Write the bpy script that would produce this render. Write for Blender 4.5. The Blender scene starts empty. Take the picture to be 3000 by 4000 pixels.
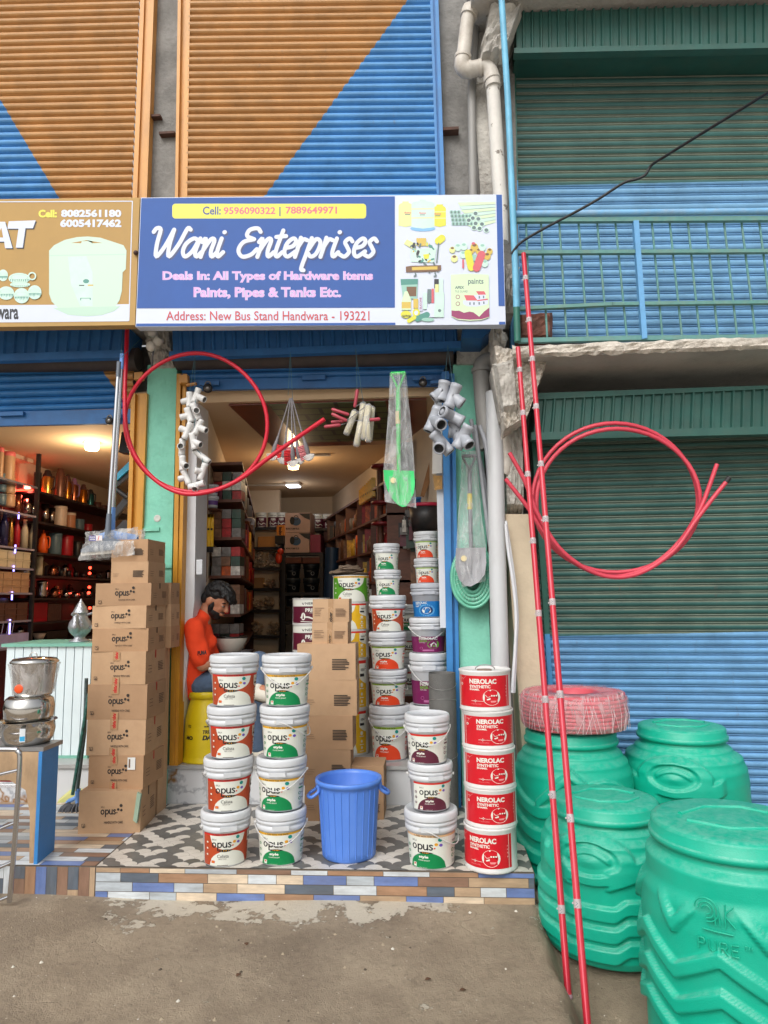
import bpy, math, random
from mathutils import Vector, Matrix
R = math.radians
scene = bpy.context.scene
col = scene.collection
rnd = random.Random(7)
# ---------------------------------------------------------------- camera
CAM = Vector((0, 0, 1.57)); YAW, PITCH, ROLL, FPX = R(3.8), R(7.0), R(0.7), 1500.0
_F = Vector((-math.sin(YAW)*math.cos(PITCH), math.cos(YAW)*math.cos(PITCH), math.sin(PITCH)))
_R0 = Vector((math.cos(YAW), math.sin(YAW), 0)); _U0 = _R0.cross(_F)
_U = _U0*math.cos(ROLL) + _R0*math.sin(ROLL); _Rt = _R0*math.cos(ROLL) - _U0*math.sin(ROLL)
cd = bpy.data.cameras.new('camera'); cam = bpy.data.objects.new('camera', cd); col.objects.link(cam)
cd.sensor_fit = 'VERTICAL'; cd.sensor_height = 36.0; cd.lens = FPX/2212*36.0
cd.clip_start = 0.05; cd.clip_end = 500
m = Matrix((( _Rt.x, _U.x, -_F.x, CAM.x), (_Rt.y, _U.y, -_F.y, CAM.y), (_Rt.z, _U.z, -_F.z, CAM.z), (0, 0, 0, 1)))
cam.matrix_world = m
scene.camera = cam
# ---------------------------------------------------------------- world, sun, exposure
w = bpy.data.worlds.new('World'); scene.world = w; w.use_nodes = True
nt = w.node_tree; bg = nt.nodes['Background']
sky = nt.nodes.new('ShaderNodeTexSky'); sky.sky_type = 'NISHITA'; sky.sun_disc = False
SUN_EL, SUN_AZ = R(44), R(200)
sky.sun_elevation = SUN_EL; sky.sun_rotation = SUN_AZ; sky.air_density = 1.2; sky.dust_density = 6.0; sky.ozone_density = 1.0
hs = nt.nodes.new('ShaderNodeHueSaturation'); hs.inputs['Saturation'].default_value = 0.18
nt.links.new(sky.outputs[0], hs.inputs['Color']); nt.links.new(hs.outputs[0], bg.inputs['Color'])
bg.inputs['Strength'].default_value = 0.13
sd = bpy.data.lights.new('sun', 'SUN'); so = bpy.data.objects.new('sun', sd); col.objects.link(so)
sd.energy = 0.7; sd.angle = R(40); sd.color = (1.0, .97, .93)
sdir = Vector((math.sin(SUN_AZ)*math.cos(SUN_EL), math.cos(SUN_AZ)*math.cos(SUN_EL), math.sin(SUN_EL)))
so.rotation_euler = sdir.to_track_quat('Z', 'Y').to_euler(); so.location = sdir*30
vs = scene.view_settings
vs.view_transform = 'Standard'; vs.look = 'None'; vs.exposure = 0.22; vs.gamma = 1.0
try: vs.use_curve_mapping = False
except Exception: pass
try:
 scene.cycles.max_bounces = 8; scene.cycles.transparent_max_bounces = 12
 scene.cycles.use_denoising = True
except Exception: pass
# ---------------------------------------------------------------- picture measures -> world
def ray(px, py):
 return (_F + _Rt*((px-829.5)/FPX) + _U*((1106-py)/FPX))
def at_y(px, py, Y):
 d = ray(px, py); return CAM + d*((Y-CAM.y)/d.y)
def at_z(px, py, z):
 d = ray(px, py); return CAM + d*((z-CAM.z)/d.z)
def at_x(px, py, x):
 d = ray(px, py); return CAM + d*((x-CAM.x)/d.x)
def crop(sx, sy, size, out=1659.0):
 k = out/size
 return lambda x, y: ((sx + x/k)/1.80832, (sy + y/k)/1.80832)
K1 = crop(0,0,1000); K2 = crop(1000,0,1000); K3 = crop(2000,0,1000)
K4 = crop(0,750,1000); K5 = crop(1000,750,1000); K6 = crop(2000,750,1000)
L1 = crop(0,1650,800); L2 = crop(700,1650,800); L3 = crop(1300,1650,800)
L4 = crop(0,2300,800); L5 = crop(600,2200,800); L6 = crop(1250,2050,800)
M1 = crop(0,2800,1000); M2 = crop(700,2600,800); M3 = crop(1450,2550,700)
M4 = crop(2000,2600,1000); M5 = crop(2000,3200,1000)
N2 = crop(1700,1300,1300); N3 = crop(400,1250,1500); N4 = crop(1700,0,600,948); N5 = crop(1650,1250,600,948)
Q1 = crop(0,1700,420); Q2 = crop(0,2080,420); Q3 = crop(700,1500,300,737); Q4 = crop(900,1950,450)
Q5 = crop(1280,1800,480); Q6 = crop(1480,750,520)
# ---------------------------------------------------------------- materials
MATS = {}
def lin(c):
 return tuple(((v/255.0)/12.92 if v/255.0 <= .04045 else ((v/255.0+.055)/1.055)**2.4) for v in c)
def mat(name, rgb, rough=.55, metal=0.0, var=.12, scale=9.0, bump=0.0, bscale=60.0, stain=None, stain_amt=0.0, stain_scale=3.0,
  spec=None, emit=None, estr=0.0, alpha=1.0, trans=0.0, coat=0.0, stretch=(1, 1, 1), wear=None, wear_lo=.62, wear_scale=6.0):
 if name in MATS: return MATS[name]
 mt = bpy.data.materials.new(name); mt.use_nodes = True; MATS[name] = mt
 n = mt.node_tree.nodes; l = mt.node_tree.links; b = n['Principled BSDF']
 c = lin(rgb)
 b.inputs['Roughness'].default_value = rough; b.inputs['Metallic'].default_value = metal
 if spec is not None: b.inputs['Specular IOR Level'].default_value = spec
 if coat: b.inputs['Coat Weight'].default_value = coat
 if trans: b.inputs['Transmission Weight'].default_value = trans
 b.inputs['Alpha'].default_value = alpha
 b.inputs['Base Color'].default_value = (*c, 1)
 if emit:
  b.inputs['Emission Color'].default_value = (*lin(emit), 1); b.inputs['Emission Strength'].default_value = estr
 tc = n.new('ShaderNodeTexCoord'); mp = n.new('ShaderNodeMapping'); mp.inputs['Scale'].default_value = stretch
 l.new(tc.outputs['Object'], mp.inputs['Vector'])
 cur = None
 if var:
  nz = n.new('ShaderNodeTexNoise'); nz.inputs['Scale'].default_value = scale; nz.inputs['Detail'].default_value = 6; nz.inputs['Roughness'].default_value = .65
  l.new(mp.outputs[0], nz.inputs['Vector'])
  rp = n.new('ShaderNodeValToRGB'); e = rp.color_ramp.elements
  e[0].position = .3; e[1].position = .72
  e[0].color = (*[v*(1-var) for v in c], 1); e[1].color = (*[min(1, v*(1+var)) for v in c], 1)
  l.new(nz.outputs['Fac'], rp.inputs['Fac']); cur = rp.outputs['Color']
  rr = n.new('ShaderNodeMapRange'); rr.inputs['To Min'].default_value = max(.02, rough-.08); rr.inputs['To Max'].default_value = min(1, rough+.1)
  l.new(nz.outputs['Fac'], rr.inputs['Value']); l.new(rr.outputs[0], b.inputs['Roughness'])
 def layer(cur, colr, scl, lo, hi, amt, det=8):
  nz = n.new('ShaderNodeTexNoise'); nz.inputs['Scale'].default_value = scl; nz.inputs['Detail'].default_value = det; nz.inputs['Roughness'].default_value = .7
  l.new(mp.outputs[0], nz.inputs['Vector'])
  rp = n.new('ShaderNodeMapRange'); rp.inputs['From Min'].default_value = lo; rp.inputs['From Max'].default_value = hi; rp.inputs['To Max'].default_value = amt
  l.new(nz.outputs['Fac'], rp.inputs['Value'])
  mx = n.new('ShaderNodeMix'); mx.data_type = 'RGBA'
  l.new(rp.outputs[0], mx.inputs['Factor'])
  if cur is None: mx.inputs['A'].default_value = (*c, 1)
  else: l.new(cur, mx.inputs['A'])
  mx.inputs['B'].default_value = (*lin(colr), 1)
  return mx.outputs['Result']
 if stain: cur = layer(cur, stain, stain_scale, .45, .75, stain_amt)
 if wear: cur = layer(cur, wear, wear_scale, wear_lo, wear_lo+.03, 1.0, 10)
 if cur is not None: l.new(cur, b.inputs['Base Color'])
 if bump:
  nb = n.new('ShaderNodeTexNoise'); nb.inputs['Scale'].default_value = bscale; nb.inputs['Detail'].default_value = 8
  l.new(mp.outputs[0], nb.inputs['Vector'])
  bp = n.new('ShaderNodeBump'); bp.inputs['Strength'].default_value = bump; bp.inputs['Distance'].default_value = .02
  l.new(nb.outputs['Fac'], bp.inputs['Height']); l.new(bp.outputs['Normal'], b.inputs['Normal'])
 return mt
def flat(name, rgb, rough=.5, **k): return mat(name, rgb, rough, var=0, **k)
def film(name, rgb, op):
 if name in MATS: return MATS[name]
 mt = bpy.data.materials.new(name); mt.use_nodes = True; MATS[name] = mt
 n = mt.node_tree.nodes; l = mt.node_tree.links; b = n['Principled BSDF']; out = n['Material Output']
 b.inputs['Base Color'].default_value = (*lin(rgb), 1); b.inputs['Roughness'].default_value = .18
 tr = n.new('ShaderNodeBsdfTransparent'); mx = n.new('ShaderNodeMixShader')
 tc = n.new('ShaderNodeTexCoord'); mp = n.new('ShaderNodeMapping'); mp.inputs['Scale'].default_value = (1, 1, .35)
 nz = n.new('ShaderNodeTexNoise'); nz.inputs['Scale'].default_value = 22; nz.inputs['Detail'].default_value = 5; nz.inputs['Distortion'].default_value = 1.2
 l.new(tc.outputs['Object'], mp.inputs[0]); l.new(mp.outputs[0], nz.inputs['Vector'])
 mr = n.new('ShaderNodeMapRange'); mr.inputs['From Min'].default_value = .38; mr.inputs['From Max'].default_value = .68
 mr.inputs['To Min'].default_value = op*.45; mr.inputs['To Max'].default_value = min(1, op*1.5)
 l.new(nz.outputs['Fac'], mr.inputs['Value']); l.new(mr.outputs[0], mx.inputs[0])
 bp = n.new('ShaderNodeBump'); bp.inputs['Strength'].default_value = .8; bp.inputs['Distance'].default_value = .02
 l.new(nz.outputs['Fac'], bp.inputs['Height']); l.new(bp.outputs[0], b.inputs['Normal'])
 l.new(tr.outputs[0], mx.inputs[1]); l.new(b.outputs[0], mx.inputs[2]); l.new(mx.outputs[0], out.inputs['Surface'])
 return mt
# ---------------------------------------------------------------- mesh building
class MB:
 def __init__(s): s.v = []; s.f = []; s.m = []; s.sm = []
 def add(s, vs, fs, mi=0, smooth=False):
  o = len(s.v); s.v += [tuple(p) for p in vs]
  for f in fs: s.f.append(tuple(i+o for i in f)); s.m.append(mi); s.sm.append(smooth)
 def box(s, a, b, mi=0):
  x0, y0, z0 = a; x1, y1, z1 = b
  v = [(x0,y0,z0),(x1,y0,z0),(x1,y1,z0),(x0,y1,z0),(x0,y0,z1),(x1,y0,z1),(x1,y1,z1),(x0,y1,z1)]
  s.add(v, [(3,2,1,0),(4,5,6,7),(0,1,5,4),(1,2,6,5),(2,3,7,6),(3,0,4,7)], mi)
 def hexa(s, fr, bk, mi=0):
  v = list(fr)+list(bk)
  s.add(v, [(0,1,2,3),(7,6,5,4),(0,4,5,1),(1,5,6,2),(2,6,7,3),(3,7,4,0)], mi)
 def slab(s, q, dv, mi=0):
  dv = Vector(dv); s.hexa([Vector(p) for p in q], [Vector(p)+dv for p in q], mi)
 def quad(s, q, mi=0): s.add(q, [(0,1,2,3)], mi)
 def tube(s, pts, r, n=10, mi=0, caps=True, smooth=True, closed=False):
  pts = [Vector(p) for p in pts]; N = len(pts)
  rs = r if isinstance(r, (list, tuple)) else [r]*N
  tan = []
  for i in range(N):
   if closed: t = pts[(i+1) % N]-pts[i-1]
   else: t = pts[min(i+1, N-1)]-pts[max(i-1, 0)]
   tan.append(t.normalized() if t.length > 1e-9 else Vector((0,0,1)))
  t0 = tan[0]; up = Vector((0,0,1)) if abs(t0.z) < .9 else Vector((1,0,0))
  a = t0.cross(up).normalized(); rings = []
  for i in range(N):
   t = tan[i]; a = (a - t*a.dot(t)); a = a.normalized() if a.length > 1e-9 else t.orthogonal().normalized()
   b = t.cross(a)
   rings.append([pts[i] + (a*math.cos(2*math.pi*k/n) + b*math.sin(2*math.pi*k/n))*rs[i] for k in range(n)])
  v = [p for rg in rings for p in rg]; f = []
  for i in range(N if closed else N-1):
   j = (i+1) % N
   for k in range(n):
    k2 = (k+1) % n; f.append((i*n+k, i*n+k2, j*n+k2, j*n+k))
  s.add(v, f, mi, smooth)
  if caps and not closed:
   s.add(rings[0], [tuple(range(n))[::-1]], mi); s.add(rings[-1], [tuple(range(n))], mi)
 def cyl(s, c, r, h, n=24, mi=0, axis=(0,0,1), r2=None):
  c = Vector(c); a = Vector(axis).normalized()
  s.tube([c, c+a*h], [r, r if r2 is None else r2], n, mi)
 def lathe(s, prof, n=32, c=(0,0,0), mi=0, axis=None, smooth=True, rot=0.0, mis=None):
  c = Vector(c); q = Vector((0,0,1)).rotation_difference(Vector(axis)) if axis else None
  v = []; f = []; fm = []
  for r, z in prof:
   for k in range(n):
    a = 2*math.pi*k/n+rot; p = Vector((r*math.cos(a), r*math.sin(a), z))
    v.append(c + (q @ p if q else p))
  for i in range(len(prof)-1):
   for k in range(n):
    k2 = (k+1) % n; f.append((i*n+k, i*n+k2, (i+1)*n+k2, (i+1)*n+k)); fm.append(mis[i] if mis else mi)
  o = len(s.v); s.v += [tuple(p) for p in v]
  for q_, mm in zip(f, fm): s.f.append(tuple(i+o for i in q_)); s.m.append(mm); s.sm.append(smooth)
 def sphere(s, c, r, n=14, mi=0, sc=(1,1,1)):
  pr = [(max(1e-4, math.sin(math.pi*i/n)), -math.cos(math.pi*i/n)) for i in range(n+1)]
  o = len(s.v); s.lathe(pr, n*2 if n < 10 else n+6, mi=mi)
  for i in range(o, len(s.v)):
   p = s.v[i]; s.v[i] = (c[0]+p[0]*r*sc[0], c[1]+p[1]*r*sc[1], c[2]+p[2]*r*sc[2])
 def grid(s, fn, nu, nv, mi=0, smooth=True):
  v = [fn(i/nu, j/nv) for j in range(nv+1) for i in range(nu+1)]
  f = [(j*(nu+1)+i, j*(nu+1)+i+1, (j+1)*(nu+1)+i+1, (j+1)*(nu+1)+i) for j in range(nv) for i in range(nu)]
  s.add(v, f, mi, smooth)
 def xform(s, M, start=0):
  for i in range(start, len(s.v)): s.v[i] = tuple(M @ Vector(s.v[i]))
 def build(s, name, mats, parent=None, label=None, bevel=0.0):
  if not isinstance(mats, (list, tuple)): mats = [mats]
  off = parent_loc(parent)
  me = bpy.data.meshes.new(name)
  me.from_pydata([(p[0]-off[0], p[1]-off[1], p[2]-off[2]) for p in s.v], [], s.f)
  for mt in mats: me.materials.append(mt)
  me.polygons.foreach_set('material_index', s.m); me.polygons.foreach_set('use_smooth', s.sm)
  me.update()
  o = bpy.data.objects.new(name, me); col.objects.link(o)
  if parent: o.parent = parent
  if label: o['label'] = label
  if bevel:
   b = o.modifiers.new('bevel', 'BEVEL'); b.width = bevel; b.segments = 2; b.limit_method = 'ANGLE'
  return o
def parent_loc(p):
 t = Vector((0,0,0))
 while p is not None: t = t + p.location; p = p.parent
 return t
def tag(o, label, cat, group=None, kind=None):
 if label: o['label'] = label
 if cat: o['category'] = cat
 if group: o['group'] = group
 if kind: o['kind'] = kind
 return o
def thing(name, label, cat, loc=(0,0,0), group=None):
 o = bpy.data.objects.new(name, None); col.objects.link(o); o.location = loc
 o.empty_display_size = .1
 return tag(o, label, cat, group)
def struct(o):
 o['kind'] = 'structure'; return o
def copy_tree(o, parent=None):
 c = o.copy(); col.objects.link(c); c.parent = parent
 for ch in list(o.children): copy_tree(ch, c)
 return c
def crv(pts, n=8, closed=False):
 P = [Vector(p) for p in pts]; out = []; N = len(P)
 rng = range(N if closed else N-1)
 for i in rng:
  p1 = P[i]; p2 = P[(i+1) % N]
  p0 = P[i-1] if (closed or i > 0) else p1*2-p2
  p3 = P[(i+2) % N] if (closed or i+2 < N) else p2*2-p1
  for k in range(n):
   t = k/n
   out.append(.5*((2*p1)+(p2-p0)*t+(2*p0-5*p1+4*p2-p3)*t*t+(3*p1-p0-3*p2+p3)*t**3))
 if not closed: out.append(P[-1])
 return out
# ---------------------------------------------------------------- lettering (2-D outlines)
_tc = {}
def text2d(s, bold=0.0, shear=0.0, space=1.0):
 key = (s, bold, shear, space)
 if key in _tc: return _tc[key]
 c = bpy.data.curves.new('lettering', 'FONT'); c.body = s; c.resolution_u = 3; c.offset = bold; c.shear = shear; c.space_character = space
 o = bpy.data.objects.new('lettering', c); col.objects.link(o)
 dg = bpy.context.evaluated_depsgraph_get(); me = o.evaluated_get(dg).to_mesh()
 v = [(p.co.x, p.co.y) for p in me.vertices]; f = [tuple(p.vertices) for p in me.polygons]
 o.evaluated_get(dg).to_mesh_clear(); bpy.data.objects.remove(o); bpy.data.curves.remove(c)
 if not v: v = [(0, 0)]
 x0 = min(p[0] for p in v); x1 = max(p[0] for p in v); y0 = min(p[1] for p in v); y1 = max(p[1] for p in v)
 W = max(1e-6, x1-x0); H = max(1e-6, y1-y0)
 _tc[key] = ([((p[0]-x0)/W, (p[1]-y0)/H) for p in v], f, W, H)
 return _tc[key]
def fit_text(s, x0, y0, x1, y1, bold=0.0, shear=0.0, space=1.0, keep=False):
 v, f, W, H = text2d(s, bold, shear, space)
 if keep: x1 = x0 + (x1-x0)/abs(x1-x0)*abs(y1-y0)*W/H
 return [(x0+(x1-x0)*p[0], y0+(y1-y0)*p[1]) for p in v], f
def disc2d(cx, cy, r, n=20, ry=None):
 ry = r if ry is None else ry
 return [(cx+r*math.cos(2*math.pi*k/n), cy+ry*math.sin(2*math.pi*k/n)) for k in range(n)], [tuple(range(n))]
def ring2d(cx, cy, r0, r1, n=24):
 v = [(cx+r*math.cos(2*math.pi*k/n), cy+r*math.sin(2*math.pi*k/n)) for r in (r0, r1) for k in range(n)]
 return v, [(k, (k+1) % n, n+(k+1) % n, n+k) for k in range(n)]
def poly2d(pts): return list(pts), [tuple(range(len(pts)))]
def rect2d(x0, y0, x1, y1): return [(x0,y0),(x1,y0),(x1,y1),(x0,y1)], [(0,1,2,3)]
def band2d(lo, hi, u0, u1, n=16):
 v = []
 for i in range(n+1):
  u = u0+(u1-u0)*i/n; v += [(u, lo(u)), (u, hi(u))]
 return v, [(2*i, 2*i+2, 2*i+3, 2*i+1) for i in range(n)]
def stroke2d(pts, wd, n=6, cap=True):
 C = crv([(p[0], p[1], 0) for p in pts], n)
 ws = wd if isinstance(wd, (list, tuple)) else [wd]*len(pts)
 N = len(C); out = []
 for i, p in enumerate(C):
  t = C[min(i+1, N-1)]-C[max(i-1, 0)]; t = t.normalized() if t.length > 1e-9 else Vector((1,0,0))
  k = i/n; a = int(min(k, len(ws)-1)); b = min(a+1, len(ws)-1); wv = ws[a]+(ws[b]-ws[a])*(k-a)
  nn = Vector((-t.y, t.x, 0))*wv/2; out.append((p+nn, p-nn, t, wv))
 L = [(q[0].x, q[0].y) for q in out]; Rr = [(q[1].x, q[1].y) for q in out]
 v = []; f = []
 for i in range(N): v += [L[i], Rr[i]]
 for i in range(N-1): f.append((2*i, 2*i+1, 2*i+3, 2*i+2))
 if cap:
  for idx, sg in ((0, -1), (N-1, 1)):
   c = (out[idx][0]+out[idx][1])/2; t = out[idx][2]*sg; nn = Vector((-t.y, t.x, 0)); rr = out[idx][3]/2
   o = len(v); ks = 6
   for k in range(ks+1):
    a = -math.pi/2+math.pi*k/ks; p = c+(t*math.cos(a)+nn*math.sin(a))*rr; v.append((p.x, p.y))
   f.append(tuple(range(o, o+ks+1)))
 return v, f, 2e-6
class Art:
 def __init__(s, fn, step=.00005, base=.0015): s.mb = MB(); s.fn = fn; s.step = step; s.k = base
 def put(s, vf, mi, lift=True):
  if lift: s.k += s.step
  v, f = vf[0], vf[1]; rp = vf[2] if len(vf) > 2 else 0.0
  P = [s.fn(p[0], p[1], s.k+rp*i) for i, p in enumerate(v)]
  s.mb.add(P, f, mi)
 def text(s, t, x0, y0, x1, y1, mi, **k): s.put(fit_text(t, x0, y0, x1, y1, **k), mi)
def sign_fn(Y):
 return lambda x, y, l: at_y(x, y, Y-l)
# ================================================================ setting: ground, forecourt
YF = 3.70          # front edge of the tiled forecourt
YB = 4.80          # shop fronts
ZP = 0.20          # forecourt top
ZS = 0.455         # shop floor
def node_mix(nt_, a, b, fac):
 mx = nt_.nodes.new('ShaderNodeMix'); mx.data_type = 'RGBA'
 nt_.links.new(fac, mx.inputs['Factor'])
 for s, v in (('A', a), ('B', b)):
  if isinstance(v, tuple): mx.inputs[s].default_value = (*lin(v), 1)
  else: nt_.links.new(v, mx.inputs[s])
 return mx.outputs['Result']
def node_noise(nt_, vec, scale, detail=8, rough=.65):
 nz = nt_.nodes.new('ShaderNodeTexNoise'); nz.inputs['Scale'].default_value = scale; nz.inputs['Detail'].default_value = detail; nz.inputs['Roughness'].default_value = rough
 if vec is not None: nt_.links.new(vec, nz.inputs['Vector'])
 return nz.outputs['Fac']
def node_map(nt_, v, a, b, c=0., d=1.):
 mr = nt_.nodes.new('ShaderNodeMapRange'); nt_.links.new(v, mr.inputs['Value'])
 for k, x in (('From Min', a), ('From Max', b), ('To Min', c), ('To Max', d)): mr.inputs[k].default_value = x
 return mr.outputs[0]
def node_math(nt_, op, a, b=None):
 mn = nt_.nodes.new('ShaderNodeMath'); mn.operation = op
 for i, v in enumerate((a, b)):
  if v is None: continue
  if isinstance(v, (int, float)): mn.inputs[i].default_value = v
  else: nt_.links.new(v, mn.inputs[i])
 return mn.outputs[0]
def new_mat(name, rough=.6):
 mt = bpy.data.materials.new(name); mt.use_nodes = True; MATS[name] = mt
 b = mt.node_tree.nodes['Principled BSDF']; b.inputs['Roughness'].default_value = rough
 g = mt.node_tree.nodes.new('ShaderNodeNewGeometry')
 return mt, mt.node_tree, b, g
def add_bump(nt_, b, h, st=.5, dist=.02):
 bp = nt_.nodes.new('ShaderNodeBump'); bp.inputs['Strength'].default_value = st; bp.inputs['Distance'].default_value = dist
 nt_.links.new(h, bp.inputs['Height']); nt_.links.new(bp.outputs[0], b.inputs['Normal'])
mt, t, b, g = new_mat('packed_dirt', .9)
pos = g.outputs['Position']
n1 = node_noise(t, pos, 2.2); n2 = node_noise(t, pos, 26); n3 = node_noise(t, pos, 140, 4); n4 = node_noise(t, pos, 5.5, 10, .72)
base = node_mix(t, (130, 115, 97), (166, 150, 128), node_map(t, n1, .35, .65))
base = node_mix(t, base, (106, 93, 78), node_map(t, n2, .5, .8, 0, .6))
base = node_mix(t, base, (165, 152, 132), node_map(t, n3, .66, .72, 0, .7))
vo = t.nodes.new('ShaderNodeTexVoronoi'); vo.inputs['Scale'].default_value = 18; t.links.new(pos, vo.inputs['Vector'])
base = node_mix(t, base, (196, 186, 168), node_map(t, vo.outputs['Distance'], .05, .09, .75, 0))
sep = t.nodes.new('ShaderNodeSeparateXYZ'); t.links.new(pos, sep.inputs[0])
near = node_map(t, sep.outputs['Y'], 3.32, 3.62, 0, .22)
xr = node_map(t, sep.outputs['X'], -1.95, -1.5, 0, 1)
xr2 = node_map(t, sep.outputs['X'], -.1, .2, 1, .25)
xr3 = node_math(t, 'MULTIPLY', node_map(t, sep.outputs['X'], .3, .6, 0, .85), node_map(t, sep.outputs['X'], .56, .62, 1, -1))
xm = node_math(t, 'MULTIPLY', xr, node_math(t, 'MAXIMUM', xr2, xr3))
mask = node_map(t, node_math(t, 'ADD', n4, node_math(t, 'MULTIPLY', near, xm)), .66, .675)
base = node_mix(t, base, (196, 186, 168), mask)
t.links.new(base, b.inputs['Base Color'])
hh = node_math(t, 'ADD', node_math(t, 'MULTIPLY', n2, .5), node_math(t, 'ADD', node_math(t, 'MULTIPLY', n3, .35), node_math(t, 'MULTIPLY', mask, .5)))
vc = t.nodes.new('ShaderNodeTexVoronoi'); vc.feature = 'DISTANCE_TO_EDGE'; vc.inputs['Scale'].default_value = 1.1; ds = t.nodes.new('ShaderNodeVectorMath'); ds.operation = 'MULTIPLY_ADD'; nv_ = t.nodes.new('ShaderNodeTexNoise'); nv_.inputs['Scale'].default_value = 4; t.links.new(pos, nv_.inputs['Vector']); t.links.new(nv_.outputs['Color'], ds.inputs[0]); ds.inputs[1].default_value = (.5, .5, .5); t.links.new(pos, ds.inputs[2]); t.links.new(ds.outputs[0], vc.inputs['Vector'])
cr_ = node_math(t, 'MULTIPLY', node_map(t, vc.outputs['Distance'], .0, .010, 1, 0), node_map(t, n1, .45, .6))
t.links.new(node_mix(t, base, (66, 58, 48), node_math(t, 'MULTIPLY', cr_, .07)), b.inputs['Base Color'])
hh = node_math(t, 'SUBTRACT', hh, node_math(t, 'MULTIPLY', cr_, .12))
add_bump(t, b, hh, .8, .03)
DIRT = mt
def edge_x(y): # where the raised dirt in front of the step drops to the lower ground by the tanks
 return .47 + .012*math.sin(y*7) + .01*math.sin(y*19)
def ground_z(x, y):
 hi = .05 - .035*max(0, 3.7-y) - .01*max(0, x)
 lo = -.13 + .12*max(-.8, min(.9, y-3.2))
 tt = (x-edge_x(y))/.10; tt = max(0, min(1, tt)); tt = tt*tt*(3-2*tt)
 if y > 3.72: tt = 1 if x > .5 else 0
 z = hi*(1-tt)+lo*tt
 return z + .012*math.sin(x*3.1+y*2.3)*math.sin(y*1.7-x) * (1 if y > -2 else 0)
mt2, t, b, g = new_mat('pale_bounce_concrete', .9)
t.links.new(node_mix(t, (176, 168, 156), (206, 198, 186), node_noise(t, g.outputs['Position'], 1.5)), b.inputs['Base Color'])
rd_ = MB(); rd_.add([(-60, -80, -.02), (60, -80, -.02), (60, .55, -.02), (-60, .55, -.02)], [(0, 1, 2, 3)]); struct(rd_.build('bounce_road', mt2))  # unseen pale street surface, added to bounce light up onto the slab undersides
g_ = MB()
xs = [-60, -25, -12, -7] + [-5+.12*i for i in range(44)] + [.28+.025*i for i in range(20)] + [.8+.12*i for i in range(28)] + [4.3, 5, 7, 12, 25, 60]
ys = [-80, -40, -20, -10, -5, -2, 0, .8] + [1.4+.07*i for i in range(60)]
vv = [(x, y, ground_z(x, y)) for y in ys for x in xs]; nx = len(xs)
g_.add(vv, [(j*nx+i, j*nx+i+1, (j+1)*nx+i+1, (j+1)*nx+i) for j in range(len(ys)-1) for i in range(nx-1)], 0, True)
struct(g_.build('ground', DIRT))
TW = [('tile_cream', (214, 196, 172)), ('tile_tan', (178, 152, 124)), ('tile_rust', (164, 128, 100)), ('tile_grey', (176, 184, 190)), ('tile_pale', (206, 212, 216)),
      ('tile_blue', (104, 126, 178)), ('tile_slate', (92, 102, 114)), ('tile_brown', (138, 108, 90))]
TM = [mat(n, c, .4, var=.22, scale=14, stretch=(.6, 3, 3), stain=(120, 104, 86), stain_amt=.35, stain_scale=4) for n, c in TW]
TMV = [mat(n+'_upright', c, .4, var=.22, scale=14, stretch=(3, 3, .6), stain=(120, 104, 86), stain_amt=.35, stain_scale=4) for n, c in TW]
GROUT = mat('grout', (112, 102, 90), .9)
CON = mat('bare_concrete', (136, 134, 130), .9, var=.3, scale=5, bump=.5, bscale=40, stain=(92, 90, 88), stain_amt=.7, stain_scale=2.2, wear=(170, 168, 164), wear_lo=.68, wear_scale=9)
CONL = mat('pale_plaster', (192, 188, 180), .9, var=.22, scale=6, bump=.7, bscale=40, stain=(110, 102, 94), stain_amt=.8, stain_scale=5, wear=(110, 104, 98), wear_lo=.63, wear_scale=11)
CONR = mat('broken_plaster', (208, 200, 188), .95, var=.25, scale=12, bump=.9, bscale=45, stain=(134, 124, 112), stain_amt=.75, stain_scale=9)
CONS = mat('slab_concrete', (188, 184, 178), .9, var=.22, scale=5, bump=.4, bscale=50, stain=(98, 94, 90), stain_amt=.75, stain_scale=2.5)
XL0 = -7.0
pA = at_z(205, 1872, ZP); pB = at_z(365, 1742, ZP); pR = at_z(1150, 1886, ZP); pRb = at_z(1110, 1775, ZP)
XA, XB, XR, XRb = pA.x, at_y(365, 1742, YB).x, pR.x+.01, pR.x+.01
def forecourt(name, x0a, x0b, x1, tiles):
 mb = MB()
 mb.hexa([(x0a, YF, -.6), (x1, YF, -.6), (x1, YF, ZP-.004), (x0a, YF, ZP-.004)],
   [(x0b, YB+.1, -.6), (x1, YB+.1, -.6), (x1, YB+.1, ZP-.004), (x0b, YB+.1, ZP-.004)], 0)
 tiles(mb)
 return struct(mb.build(name, [GROUT]+TM+TMV+[mat('scale_white', (212, 206, 196), .35, var=.1, scale=7, stain=(150, 140, 126), stain_amt=.4), mat('scale_dark', (104, 104, 102), .35, var=.25, scale=9, stain=(130, 124, 114), stain_amt=.35)]))
def plank_run(mb, fn, u0, u1, v0, v1, hrow, lmin, lmax, rng, off=0, clip=None):
 v = v0; last = -1
 while v < v1-.002:
  vt = min(v+hrow, v1); u = u0 - rng.random()*lmax
  while u < u1:
   L = rng.uniform(lmin, lmax); a = max(u, u0)+.0015; e = min(u+L, u1)-.0015
   if e > a+.004:
    k = rng.choice([0, 0, 1, 1, 2, 2, 3, 3, 4, 4, 5, 5, 6, 7])
    while k == last: k = rng.randrange(8)
    last = k
    q = [(a, v+.0015), (e, v+.0015), (e, vt-.0015), (a, vt-.0015)]
    if clip: q = clip(q)
    if q: mb.add([fn(*p) for p in q], [tuple(range(len(q)))], 1+off+k)
   u += L
  v = vt
rt = random.Random(3)
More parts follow.
